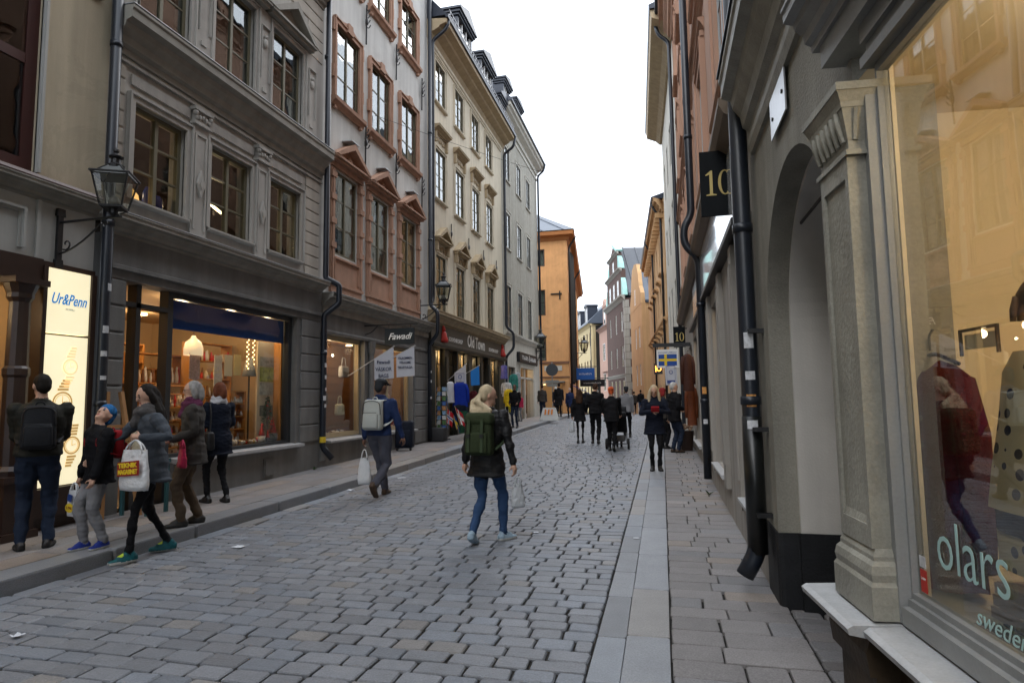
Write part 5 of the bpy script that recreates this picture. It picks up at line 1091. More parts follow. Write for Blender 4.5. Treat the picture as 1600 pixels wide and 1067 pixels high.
    if scarf:
        for zz, r, rr in ((1.475, .085, .04), (1.515, .078, .035)):
            pts = [pv + V((r*math.cos(a), r*.95*math.sin(a) + .0, zz - 1.53 + .012*math.sin(3*a))) for a in np.linspace(0, 2*math.pi, 15)]; cap(pts, [rr]*15, 'scarf', 8)
        cap([pv + V((.03, .09, -.06)), pv + V((.04, .13, -.2))], [.045, .04], 'scarf')
    hm = MB()
    st, hc = hair; hmat = hairmat(hc) if hc in HAIRC else MATS[hc]
    def hell(c, r): tmp = MB(); tmp.ell((0, 0, 0), *r, 16, 10); hm.add([c + Rh @ V(v) for v in tmp.v], tmp.f)
    def htube(pts, rr): hm.tube(pts, rr, 10)
    if st != 'none': hell(hd(0, -.018, 1.672), (.079*hk, .092*hk, .094*hk)); hell(hd(0, -.05, 1.63), (.07*hk, .06*hk, .08*hk))
    if st in ('bob', 'long'):
        for sg in (-1, 1): htube([hd(sg*.05, -.0, 1.7), hd(sg*.072, -.01, 1.65), hd(sg*.076, -.02, 1.58), hd(sg*.066, -.02, 1.53)], [.03, .034, .036, .026])
        htube([hd(0, -.06, 1.7), hd(0, -.075, 1.62), hd(0, -.075, 1.55), hd(0, -.06, 1.51)], [.05, .06, .06, .045])
    if st == 'long':
        L = 1.28
        for q in range(-3, 4): a = q*.36; htube([hd(.06*math.sin(a), -.07*math.cos(a), 1.6), V((.1*math.sin(a), -.105*math.cos(a) + sh(1.45), 1.47)), V((.115*math.sin(a), -.135*math.cos(a) + sh(1.3), L + .02*(q % 2)))], [.035, .04, .022])
    if st == 'longfront':
        for sg in (-1, 1):
            for q in range(3): htube([hd(sg*.05, .02 - q*.03, 1.71), hd(sg*.08, .025 - q*.04, 1.62), V((sg*(.1 + .01*q), .06 - q*.06, 1.46)), V((sg*(.11 + .012*q), .09 - q*.07, 1.31))], [.02, .03, .034, .016])
        htube([hd(0, -.06, 1.7), hd(0, -.08, 1.6), V((0, -.1, 1.42))], [.05, .065, .06])
    if st == 'pony':
        hell(hd(0, -.085, 1.625), (.045, .04, .04))
        for q in range(-4, 5): htube([hd(.006*q, -.1, 1.62), hd(.02*q, -.14, 1.555), V((.027*q, -.165 + sh(1.45), 1.46)), V((.026*q + .01, -.165, 1.375 + .007*abs(q)))], [.026, .038, .036, .012])
    if st == 'wrap': hell(hd(0, -.06, 1.70), (.085, .085, .075)); hell(hd(.02, -.02, 1.745), (.05, .06, .04))
    if hat == 'cap':
        hell(hd(0, -.005, 1.715), (.089, .104, .052)); hm.add([hd(a*.075, b, c) for a, b, c in ((-1, .07, 1.70), (1, .07, 1.70), (.8, .15, 1.683), (-.8, .15, 1.683), (-1, .07, 1.688), (1, .07, 1.688), (.8, .15, 1.673), (-.8, .15, 1.673))], [(0, 1, 2, 3), (7, 6, 5, 4), (0, 4, 5, 1), (1, 5, 6, 2), (2, 6, 7, 3), (3, 7, 4, 0)])
    if hat == 'beanie': hell(hd(0, -.01, 1.695), (.086*hk, .102*hk, .09*hk))
    me = bpy.data.meshes.new('tmp'); me.from_pydata([tuple(V(v)*k) for v in mb.v], [], mb.f)
    mh = bpy.data.meshes.new('tmp'); mh.from_pydata([tuple(V(v)*k) for v in hm.v], [], hm.f)
    mats = {'skin': skin or SKIN, 'top': top, 'bottom': bottom, 'shoe': shoe, 'hair': hmat, 'lips': LIPS, 'eye': EYE, 'sole': sole or SOLE_D, 'scarf': scarf or top, 'lace': laces or shoe}
    info = dict(me=me, mh=mh if hm.v else None, P=P, paint=paint, k=k, mats=mats, label=label, loc=(x, y, g), rz=head, vox=vox, hmat=hmat, group=group, hands=pal, hd=hd, glasses=glasses, hairname='hat' if hat or st == 'wrap' else 'hair')
    JOBS.append(info)
    Mw = Matrix.Translation((x, y, g)) @ Matrix.Rotation(head, 4, 'Z')
    info['w'] = lambda p: Mw @ (V(p)*k); info['M'] = Mw @ Matrix.Scale(k, 4); info['Mw'] = Mw
    return info
def colour_index(co, P, paint, k):
    co = co/k; best = np.full(len(co), 1e9); lab = np.zeros(len(co), object)
    for s in P:
        if s[0] == 0:
            a, b = np.array(s[1]), np.array(s[2]); d = b - a; t = np.clip(((co - a) @ d)/max(1e-9, d @ d), 0, 1); D = np.linalg.norm(co - a - t[:, None]*d, axis=1) - (s[3] + (s[4] - s[3])*t); L = s[5]
        elif s[0] == 1:
            q = (co - np.array(s[1])) @ np.array(s[3]); r = np.array(s[2]); D = (np.linalg.norm(q/r, axis=1) - 1)*r.min(); L = s[4]
        else:
            rs = np.array(s[1]); zc = np.clip(co[:, 2], rs[0, 2], rs[-1, 2]); f = lambda j: np.interp(zc, rs[:, 2], rs[:, j]); rx, ry = f(3), f(4)
            D = (np.sqrt(((co[:, 0] - f(0))/rx)**2 + ((co[:, 1] - f(1))/ry)**2) - 1)*np.minimum(rx, ry); D = np.where(D < -.02, D*.3 - .01, D) + np.abs(co[:, 2] - zc); L = s[4]
        m = D < best; best = np.where(m, D, best); lab[m] = L
    for c, r, L in paint: lab[(np.linalg.norm(co - np.array(c), axis=1) < r)] = L
    return lab
def smooth_mesh(me, it=2):
    n = len(me.vertices); co = np.empty(n*3); me.vertices.foreach_get('co', co); co = co.reshape(-1, 3); e = np.empty(len(me.edges)*2, int); me.edges.foreach_get('vertices', e); e = e.reshape(-1, 2)
    deg = np.bincount(e.ravel(), minlength=n).clip(1)
    for _ in range(it):
        acc = np.zeros_like(co); np.add.at(acc, e[:, 0], co[e[:, 1]]); np.add.at(acc, e[:, 1], co[e[:, 0]]); co = co*.4 + .6*acc/deg[:, None]
    return co
def finish_people():
    tmp = []
    for j in JOBS:
        for key, vx in (('me', j['vox']), ('mh', j['vox']*.9)):
            if j[key] is None: continue
            o = bpy.data.objects.new('tmp', j[key]); COL.objects.link(o); m = o.modifiers.new('r', 'REMESH'); m.mode = 'VOXEL'; m.voxel_size = vx; m.use_smooth_shade = True; tmp.append((j, key, o))
    dg = bpy.context.evaluated_depsgraph_get()
    res = [(j, key, o, bpy.data.meshes.new_from_object(o.evaluated_get(dg))) for j, key, o in tmp]
    for j, key, o, me in res:
        bpy.data.objects.remove(o)
        co = smooth_mesh(me, 2 if key == 'me' else 4); k = j['k']; me.vertices.foreach_set('co', co.ravel()); me.update()
        n = len(co); nr = np.empty(n*3); me.vertices.foreach_get('normal', nr); nr = nr.reshape(-1, 3); rg = np.random.default_rng(len(j['label']))
        if key == 'me':
            lab = colour_index(co, j['P'], j['paint'], k); fold = np.isin(lab, ['top', 'bottom', 'scarf'])
            d = np.zeros(n)
            for _ in range(10):
                kv = rg.normal(0, 1, 3)*np.array([14, 14, 26]); d += np.sin(co @ kv + rg.uniform(0, 6))
            d2 = np.zeros(n)
            for _ in range(8):
                kv = rg.normal(0, 1, 3)*np.array([35, 35, 60]); d2 += np.sin(co @ kv + rg.uniform(0, 6))
            d = (np.clip(d/3.2, -1, 1.2)*.0095 + np.clip(d2/3, -1, 1.2)*.003)*fold; co = co + nr*d[:, None]; me.vertices.foreach_set('co', co.ravel())
            keys = list(j['mats']); me.materials.clear()
            for q in keys: me.materials.append(j['mats'][q])
            fc = np.empty(len(me.polygons)*3); me.polygons.foreach_get('center', fc); fc = fc.reshape(-1, 3); fl = colour_index(fc, j['P'], j['paint'], k)
            fl[(fl == 'shoe') & (fc[:, 2] < .026*k)] = 'sole'
            me.polygons.foreach_set('material_index', np.array([keys.index(q) for q in fl], np.int32))
            b = bpy.data.objects.new('person', me); COL.objects.link(b); b.matrix_basis = j['Mw']; tag(b, j['label'], 'person', j['group']); j['body'] = b
        else:
            d = np.zeros(n)
            for _ in range(6):
                kv = rg.normal(0, 1, 3)*np.array([90, 90, 12]); d += np.sin(co @ kv + rg.uniform(0, 6))
            co = co + nr*(d*.0009)[:, None]; me.vertices.foreach_set('co', co.ravel()); me.materials.clear(); me.materials.append(j['hmat'])
            h = bpy.data.objects.new(j['hairname'], me); COL.objects.link(h); h.parent = j['body']
        me.polygons.foreach_set('use_smooth', [True]*len(me.polygons)); me.update()
    for j in JOBS:
        if j['glasses']:
            mb = MB(); hd = j['hd']
            for sg in (-1, 1):
                mb.tube([hd(sg*.034 + .024*math.cos(a), .108, 1.65 + .018*math.sin(a)) for a in np.linspace(0, 2*math.pi, 13)], .0022, 5, False); mb.tube([hd(sg*.058, .106, 1.654), hd(sg*.08, .0, 1.655)], .002, 5)
            mb.tube([hd(-.01, .11, 1.655), hd(.01, .11, 1.655)], .002, 5); o = mb.build('glasses', IRON, None); o.parent = j['body']; o.matrix_basis = Matrix.Scale(j['k'], 4)
# ------------------------------------------------------------------ carried things
def backpack(j, label, col, size=(.30, .15, .44), zb=1.02, rig='flap', strapc=None, yoff=-.2):
    """a pack lying on the wearer's back, built in the wearer's frame"""
    k = j['k']; t = root('backpack', label, 'backpack', j['w']((0, yoff, zb)), 0); t.matrix_basis = j['Mw'] @ Matrix.Translation(V((0, yoff*k, zb*k))) @ Matrix.Rotation(-.06, 4, 'X') @ Matrix.Scale(k, 4)
    w, d, h = size; kid = lambda o, M=None: (setattr(o, 'parent', t), setattr(o, 'matrix_basis', M or Matrix.Identity(4)))[0]
    b = rbox('pack_body', col, (w, d, h), .05, None, None, 4, .12); kid(b)
    b = rbox('front_pocket', col, (w*.8, .06, h*.5), .028, None, None, 3, .05); kid(b, Matrix.Translation((0, -d/2 - .008, h*.05)))
    mb = MB(); sc = strapc or col
    for sg in (-1, 1):
        pts = [V((sg*.085, d/2 - .02, h*.92)), V((sg*.10, d/2 + .06, h*.99)), V((sg*.125, d/2 + .15, h*.97)), V((sg*.14, d/2 + .235, h*.8)), V((sg*.15, d/2 + .25, h*.55)), V((sg*.185, d/2 + .16, h*.3)), V((sg*.15, d/2 - .02, h*.12))]
        pts = bend(pts, 4, .08); vs = []
        for q in pts: vs += [q + V((-.026, 0, 0)), q + V((.026, 0, 0)), q + V((.026, -.004, .014)), q + V((-.026, -.004, .014))]
        n = len(pts); mb.add(vs, [(4*i + a, 4*i + (a + 1) % 4, 4*i + 4 + (a + 1) % 4, 4*i + 4 + a) for i in range(n - 1) for a in range(4)])
        o = mb.build('shoulder_strap', sc, None, True); kid(o); mb = MB()
    if rig == 'flap':
        f = rbox('lid', col, (w*1.04, d*1.1, h*.3), .05, None, None, 4, .1); kid(f, Matrix.Translation((0, -.006, h*.72)))
        for sg in (-1, 1):
            mb = MB(); y = -d/2 - .05; mb.box(sg*w*.24 - .016, sg*w*.24 + .016, y, y + .012, h*.08, h*.84); o = mb.build('buckle_strap', sc, None); kid(o)
            mb = MB(); mb.box(sg*w*.24 - .021, sg*w*.24 + .021, y - .01, y + .006, h*.42, h*.5); o = mb.build('buckle', IRON, None); kid(o)
    else:
        mb = MB(); y = -d/2 - .004
        mb.tube(bend([(-w*.46, y + .03, h*.5), (-w*.44, y + .01, h*.9), (0, y + .01, h*.965), (w*.44, y + .01, h*.9), (w*.46, y + .03, h*.5)], 5, .1), .005, 6); mb.tube([(-w*.36, y - .036, h*.56), (w*.36, y - .036, h*.56)], .004, 6); o = mb.build('zip', IRON, None); kid(o)
    mb = MB(); mb.tube(bend([(-.04, d/2 - .03, h*.97), (-.03, d/2 - .03, h*1.08), (.03, d/2 - .03, h*1.08), (.04, d/2 - .03, h*.97)], 4, .03), .008, 6); o = mb.build('grab_handle', sc, None, True); kid(o)
    return t
PLASTIC = mat('plastic_bag_white', (.72, .73, .74), .35, .5, var=.06, vscale=12, bump=.8, bscale=22); PLASTIC_T = mat('plastic_bag_grey', (.5, .52, .54), .3, .5, var=.1, vscale=12, bump=.9, bscale=25)
def carrier_bag(label, hand, rz, w, d, h, material, name='carrier_bag', handle=.12, slim=.75, printf=None):
    """a limp bag hanging from a hand point; local origin at the hand"""
    t = root(name, label, 'bag', hand, rz); mb = MB(); n = 20; rg = random.Random(len(label)); rows = []
    for i in range(9):
        s = i/8; z = -handle - h + s*h; a = w/2*(1 - (1 - slim)*s**2)*(1 if i else .9); b = d/2*(1 - .55*s)*(1 if i else .8); rows.append((a, b, z))
    vs = []
    for i, (a, b, z) in enumerate(rows):
        for q in range(n):
            th = 2*math.pi*q/n; ce, se = math.cos(th), math.sin(th); r = (abs(ce)**3 + abs(se)**3)**(-1/3); jx = rg.uniform(-.004, .004); vs.append((a*ce*r*.98 + jx, b*se*r + rg.uniform(-.006, .006), z + rg.uniform(-.003, .003)))
    fs = [(i*n + q, i*n + (q + 1) % n, (i + 1)*n + (q + 1) % n, (i + 1)*n + q) for i in range(8) for q in range(n)] + [tuple(range(n - 1, -1, -1))]
    mb.add(vs, fs); o = mb.build('bag_body', material, None, True); o.parent = t
    for sg in (-1, 1):
        mb = MB(); zt = rows[-1][2]; x0 = rows[-1][0]*.8; y0 = sg*rows[-1][1]*.8
        mb.tube(bend([(-x0, y0, zt - .03), (-x0*.7, y0*.6, zt + handle*.5), (-.015, 0, -.005), (.015, 0, -.005), (x0*.7, y0*.6, zt + handle*.5), (x0, y0, zt - .03)], 4, .04), .009, 6); o = mb.build('handle', material, None, True); o.parent = t
    if printf: printf(t, w, d, h, -handle - h)
    return t
# ------------------------------------------------------------------ the figures
BLACKC = cloth('black', (.006, .006, .0075)); NAVY = cloth('navy', (.007, .010, .020)); JEANS = cloth('denim_blue', (.03, .065, .145), bscale=90); JEANS_D = cloth('denim_dark', (.014, .022, .042), bscale=90)
OLIVEJ = cloth('jacket_dark_olive', (.018, .018, .014), .7); GREYJ = cloth('jacket_blue_grey', (.055, .065, .08), .75); PARKA = cloth('parka_brown_grey', (.045, .04, .036), .8); SWEAT = cloth('sweatpants_grey', (.20, .20, .21)); BROWNP = cloth('trousers_brown', (.085, .06, .04))
BLUEJ = cloth('jacket_blue', (.014, .028, .085), .75); SLATEP = cloth('trousers_slate', (.075, .078, .10)); LEATHER = mat('leather_black', (.006, .006, .007), .55, .35, var=.1, bump=.3, bscale=50); SHOEB = mat('shoe_black', (.012, .011, .011), .45, .5); SHOEBR = mat('shoe_brown', (.06, .035, .02), .5, .4)
TEALS = mat('shoe_teal', (.008, .085, .10), .6, .3, var=.5, vscale=28); BLUES = mat('shoe_royal_blue', (.012, .03, .22), .6, .3, var=.4, vscale=28); PALEBS = mat('shoe_pale_blue', (.28, .38, .46), .55, .4, var=.25, vscale=40)
SCARFG = cloth('scarf_grey', (.09, .085, .085), var=.35); SCARFP = cloth('scarf_plum', (.10, .025, .06), var=.3); SCARFW = cloth('scarf_pale', (.45, .45, .47), var=.3); REDC = cloth('red', (.30, .015, .02))
mat('beanie_blue_green', (.02, .12, .30), .9, .2, var=.9, vscale=22); mat('cap_dark', (.025, .028, .032), .85, .2, var=.2); mat('hat_dark_red', (.22, .015, .015), .9); mat('wrap_orange_red', (.55, .10, .03), .8, .2, var=.8, vscale=25)
D2R = math.radians
# 1 man reading the light box
j1 = person('man in dark olive jacket standing with his back turned beside the light box', -6.28, 5.12, 1.77, D2R(48), OLIVEJ, JEANS_D, SHOEB, ('short', 'dark'), (.35, -.1), hands=((-.13, .29, 1.02), (.12, .29, 1.04)), bulk=1.2, leg=1.2, coat=.93, feet=((-.11, 0, 0, .2), (.11, .02, 0, -.2)), vox=.0095, scarf=None)
backpack(j1, 'black backpack on the man beside the light box', cloth('pack_black', (.012, .013, .016), .6), (.30, .13, .44), 1.0, 'zip')
# 2 boy looking up
j2 = person('boy in black jacket and grey sweatpants with his head thrown back', -5.68, 5.28, 1.44, D2R(160), BLACKC, SWEAT, BLUES, ('short', 'beanie_blue_green'), (.5, .75), hands=((-.24, .16, .86), (.26, .1, .86)), coat=.8, hat='beanie', leg=1.15, feet=((-.08, -.05, 0, .3), (.07, .10, 0, .15)), vox=.0085, child=True, sole=SOLE, bulk=1.22, flare=.01)
backpack(j2, 'red child backpack with straps over the boy black jacket', REDC, (.26, .13, .36), 1.08, 'zip')
def print_yellow(t, w, d, h, z0):
    M = Matrix(((1, 0, 0, 0), (0, 0, 1, d*.5*.93 + .009), (0, 1, 0, z0 + h*.35), (0, 0, 0, 1)))
    M = Matrix.Translation((0, d*.5 + .012, z0 + h*.34)) @ Matrix(((-1, 0, 0, 0), (0, 0, 1, 0), (0, 1, 0, 0), (0, 0, 0, 1)))
    mb = MB(); flat(mb, M, [(.07*math.cos(a), .045*math.sin(a)) for a in np.linspace(0, 2*math.pi, 17)[:-1]], .003); o = mb.build('yellow_print', YTAPE, None); o.parent = t
    M2 = M @ Matrix.Translation((0, .1, 0)); mb = MB(); flat(mb, M2, [(-.04, -.03), (.03, -.04), (.05, .03), (-.03, .04)], .003); o = mb.build('blue_print', mat('print_navy', (.02, .05, .2), .5), None); o.parent = t
    text('E PAL', .042, mat('print_dark_red', (.2, .03, .01)), M @ Matrix.Translation((0, 0, .004)), None).parent = t
carrier_bag('small white bag with yellow oval print in the boy hand', j2['w']((.25, .16, .80)), D2R(168), .2, .06, .26, PLASTIC, printf=print_yellow, handle=.08)
# 3 woman with the printed bag
j3 = person('dark haired woman in blue grey jacket and black leggings striding with a printed bag', -5.26, 5.55, 1.79, D2R(150), GREYJ, BLACKC, TEALS, ('long', 'dark'), (.15, -.32), lean=.1, hands=((-.20, .17, 1.22), (.22, .50, 1.0)), coat=.76, flare=.035, leg=.86, slim=.96, feet=((-.10, .22, 0, .1), (.1, -.2, .015, -.25)), vox=.009, scarf=SCARFG, sole=SOLE, curl=(1., .25), elbow=((-.8, -.5, -.6), None), laces=mat('lace_lime', (.45, .6, .03), .6))
def print_teknik(t, w, d, h, z0):
    M = Matrix.Translation((0, d*.5 + .014, z0 + h*.55)) @ Matrix(((-1, 0, 0, 0), (0, 0, 1, 0), (0, 1, 0, 0), (0, 0, 0, 1))) @ Matrix.Rotation(.08, 4, 'Z')
    mb = MB(); flat(mb, M, [(-.14, -.07), (.14, -.07), (.15, .075), (-.13, .07)], .003); o = mb.build('red_print', mat('print_dark_red2', (.28, .02, .015), .5), None); o.parent = t
    yl = mat('print_yellow', (.8, .6, .03), .5)
    for s, yy in (('TEKNIK', .032), ('MAGASINET', -.032)): text(s, .062, yl, M @ Matrix.Translation((0, yy, .0035)), None, bold=.003, width=.25).parent = t
carrier_bag('large white plastic bag with yellow on red print held by the striding woman', j3['w']((-.24, .24, 1.20)), D2R(176), .36, .13, .40, PLASTIC, handle=.1, slim=.82, printf=print_teknik)
# 4 woman with glasses
j4 = person('grey haired woman with glasses, plum scarf and brown grey parka', -5.55, 6.45, 1.71, D2R(128), PARKA, BROWNP, SHOEB, ('bob', 'grey'), (.05, -.1), hands=((-.2, .22, 1.05), (.27, .05, .86)), coat=.74, flare=.02, bulk=1.1, leg=1.15, vox=.0095, scarf=SCARFP, glasses=True, feet=((-.1, .1, 0, .1), (.1, -.08, 0, -.1)))
carrier_bag('small crimson and pink bag at the side of the woman with glasses', j4['w']((-.30, .10, 1.05)), D2R(140), .24, .1, .22, mat('bag_crimson', (.42, .02, .07), .5, .3, var=.6, vscale=14), handle=.1)
# 5 red haired woman at the shop window
j5 = person('auburn haired woman in navy coat and pale scarf looking into the gift shop', -6.32, 7.85, 1.73, D2R(70), NAVY, BLACKC, SHOEB, ('bob', 'auburn'), (.15, -.1), hands=((-.14, .28, 1.08), (.18, .25, 1.02)), coat=.7, flare=.02, leg=.95, vox=.0095, scarf=SCARFW, feet=((-.08, .12, 0, 0), (.08, -.1, 0, -.2)))
carrier_bag('flat pale paper bag held by the auburn haired woman', j5['w']((-.02, .33, 1.02)), D2R(70), .32, .08, .36, mat('paper_bag_pale', (.48, .47, .45), .7, .2, var=.1), handle=.08, slim=.98)
hb = root('black_handbag', 'glossy black shoulder handbag on the auburn haired woman hip', 'handbag', j5['w']((-.24, -.06, .78)), D2R(70)); adopt(rbox('bag_body', LEATHER, (.12, .34, .26), .04, None, hb.matrix_basis.copy(), 3, .1), hb)
mb = MB(); mb.tube(bend([j5['w'](p) for p in ((-.24, -.16, 1.0), (-.21, -.14, 1.3), (-.17, -.02, 1.5), (-.22, .1, 1.3), (-.24, .06, 1.0))], 4, .1), .011, 6); mb.build('strap', LEATHER, hb)
# 6 man with pale backpack and suitcase
j6 = person('tall man in blue jacket and flat cap walking away with a pale backpack', -4.5, 9.35, 1.9, D2R(-3), BLUEJ, SLATEP, SHOEBR, ('short', 'dark'), (-.35, -.1), hat='cap', skin=SKIN_D, hands=((-.27, .02, .80), (.33, .12, .86)), bulk=1.12, leg=1.25, coat=.92, feet=((-.05, .28, 0, .1), (.07, -.26, .13, -.05)), vox=.011, lean=.06, sole=SHOEBR)
JOBS[-1]['hmat'] = MATS['cap_dark']
backpack(j6, 'pale grey square backpack on the tall man in blue', mat('pack_pale_grey', (.42, .44, .41), .7, .3, var=.06, vscale=9, bump=.2), (.31, .15, .45), 1.0, 'zip', mat('strap_pale', (.5, .52, .5), .8))
carrier_bag('long crumpled white plastic bag in the tall man left hand', j6['w']((-.27, .04, .70)), D2R(15), .22, .09, .42, PLASTIC, handle=.14, slim=.6)
su = root('suitcase', 'dark navy suitcase standing against the bag shop wall beyond the tall man', 'suitcase', (-6.72, 15.5, gz(-6.7, 15.5)), D2R(8))
b = rbox('shell', cloth('suitcase_navy', (.008, .012, .024), .6), (.48, .28, .72), .06, None, su.matrix_basis @ Matrix.Translation((0, 0, .06)), 3); adopt(b, su)
b = rbox('front_pocket', MATS['cloth_suitcase_navy'], (.38, .06, .4), .028, None, su.matrix_basis @ Matrix.Translation((0, -.16, .14)), 3); adopt(b, su)
for sg in (-1, 1):
    mb = MB(); c = su.matrix_basis @ V((sg*.18, -.08, .04)); mb.tube([c - V((.02, 0, 0)), c + V((.02, 0, 0))], .04, 12); mb.build('wheel', IRON, su)
# 7 blonde woman with green rucksack
j7 = person('blonde woman in black jacket and jeans walking away with a green rucksack', -1.93, 6.72, 1.73, D2R(-8), LEATHER, JEANS, PALEBS, ('pony', 'blonde'), (-.85, -.08), hands=((-.30, .06, .86), (.33, .0, .84)), coat=.74, flare=.02, bulk=1.1, leg=1.05, feet=((-.09, -.20, .06, .1), (.12, .18, 0, -.5)), vox=.0085, sole=SOLE, lean=.05)
backpack(j7, 'olive green canvas rucksack with two buckled straps on the blonde woman', mat('canvas_olive_green', (.030, .041, .018), .85, .2, var=.12, vscale=8, bump=.3, bscale=70), (.33, .16, .46), .98, 'flap', mat('strap_green', (.035, .055, .024), .8))
carrier_bag('small translucent white bag hanging from the blonde woman right hand', j7['w']((.36, .03, .735)), D2R(30), .16, .08, .26, PLASTIC_T, handle=.07, slim=.5)
# 8 further off
person('man in black jacket and jeans standing on the pavement by the souvenir shop, facing us', -5.85, 24.6, 1.74, D2R(175), BLACKC, JEANS_D, SHOEB, ('short', 'dark'), hands=((-.17, .16, 1.0), (.17, .16, 1.0)), bulk=1.05, vox=.014, skin=SKIN_D)
GRP = 'people gathered far down the street'
for (lab, px, py, H, hd_, tp, bt, hr, ex) in (
    ('man in dark brown jacket seen from behind at the far corner, beside the plastic barrier', -6.25, 32.6, 1.76, 0, PARKA, JEANS_D, ('short', 'brown'), {}),
    ('pale haired person in navy coat among the group before the orange house', -5.95, 35.2, 1.68, -20, NAVY, BLACKC, ('bob', 'white'), dict(coat=.6)),
    ('tall man in long black coat at the middle of the far group', -5.6, 34.2, 1.86, 20, BLACKC, BLACKC, ('short', 'dark'), dict(coat=.6)),
    ('woman in royal navy coat facing us at the kerb by the far group', -5.2, 35.6, 1.72, 180, cloth('coat_royal_navy', (.012, .022, .07)), BLACKC, ('short', 'grey'), dict(coat=.66, flare=.03)),
    ('person in dark jacket with pale cap under the blue awning', -5.3, 44, 1.78, 10, NAVY, JEANS_D, ('short', 'white'), {}),
    ('person in dark coat close behind the awning group', -4.6, 45.5, 1.75, -10, BLACKC, BLACKC, ('short', 'white'), {}),
    ('long haired person in patterned jacket and light jeans beyond the crest', -2.6, 46, 1.72, 170, cloth('jacket_dark_pattern', (.04, .04, .05), var=.8), cloth('denim_light', (.12, .18, .28)), ('longfront', 'brown'), {}),
    ('person in black jacket and jeans beyond the crest, seen from behind', -1.55, 46.5, 1.76, 0, BLACKC, JEANS, ('short', 'dark'), {}),
    ('person in grey coat beyond the crest, between two others', -2.1, 48, 1.74, 0, PARKA, BLACKC, ('short', 'dark'), {})):
    person(lab, px, py, H, D2R(hd_), tp, bt, SHOEB, hr, vox=.02, group=GRP, **ex)
person('girl with very long brown hair in short black coat and tights, walking away', -2.52, 19.3, 1.66, D2R(5), BLACKC, BLACKC, SHOEB, ('long', 'brown'), (0, -.1), coat=.72, flare=.03, leg=.75, slim=.95, vox=.013, hands=((-.24, .02, .84), (.2, .12, 1.0)), feet=((-.07, -.03, 0, .1), (.08, .06, 0, -.2)))
carrier_bag('grey bag hanging from the long haired girl left hand', (-2.78, 19.3, gz(-2.5, 19.3) + .76), 0, .2, .1, .3, PLASTIC_T)
person('tall man in black hooded jacket bending his head, walking beside the long haired girl', -2.02, 19.1, 1.83, D2R(-5), BLACKC, BLACKC, SHOEB, ('short', 'brown'), (-.3, -.35), hands=((-.2, .2, 1.05), (.24, .1, .85)), bulk=1.1, leg=1.1, vox=.013, lean=.08, feet=((-.12, .15, 0, .3), (.1, -.15, .02, 0)))
j13 = person('woman in black with orange red head wrap pushing a pushchair', -1.36, 16.9, 1.70, D2R(-4), BLACKC, BLACKC, SHOEB, ('wrap', 'wrap_orange_red'), (0, -.15), hands=((-.2, .42, 1.0), (.2, .42, 1.0)), bulk=1.15, leg=1.1, vox=.013, lean=.16, coat=.82, feet=((-.08, .1, 0, 0), (.08, -.2, .05, 0)))
person('person in black cap and pale grey hooded top just ahead of the pushchair', -1.2, 21.5, 1.72, D2R(0), cloth('hood_grey', (.2, .2, .21)), BLACKC, SHOEB, ('short', 'cap_dark'), hat='cap', vox=.015)
j14 = person('blonde woman in navy coat standing on the kerb slabs over her red phone', -.17, 13.1, 1.74, D2R(183), NAVY, BLACKC, SHOEB, ('longfront', 'blonde'), (0, -.5), hands=((-.07, .26, 1.22), (.06, .27, 1.2)), coat=.74, flare=.03, leg=.88, vox=.011, bulk=1.08, boots=True, curl=(.9, .9), elbow=((-.9, -.3, -.6), (.9, -.3, -.6)), feet=((-.075, 0, 0, .15), (.075, 0, 0, -.15)))
ph = root('red_phone', 'red phone wallet in the hands of the blonde woman on the kerb', 'phone', j14['w']((0, .33, 1.2)), D2R(183)); o = rbox('phone_case', REDC, (.16, .03, .13), .01, None, ph.matrix_basis @ Matrix.Rotation(-.6, 4, 'X'), 2); adopt(o, ph)
person('white haired man in long dark jacket and jeans at the right hand shop', .28, 16.6, 1.80, D2R(-55), BLACKC, JEANS_D, SHOEBR, ('short', 'white'), (-.3, 0), coat=.78, bulk=1.15, leg=1.15, vox=.013, hands=((-.15, .25, 1.05), (.2, .2, 1.05)))
person('woman in dark red hat half hidden behind the white haired man', .0, 17.6, 1.64, D2R(-60), PARKA, BLACKC, SHOEB, ('bob', 'hat_dark_red'), hat='beanie', vox=.014)
person('small child in crimson jacket by the clothes stand far along the pavement', -6.75, 29.5, 1.35, D2R(160), mat('jacket_crimson', (.5, .02, .08), .7), SWEAT, SHOEB, ('short', 'brown'), vox=.018, child=True)
finish_people()
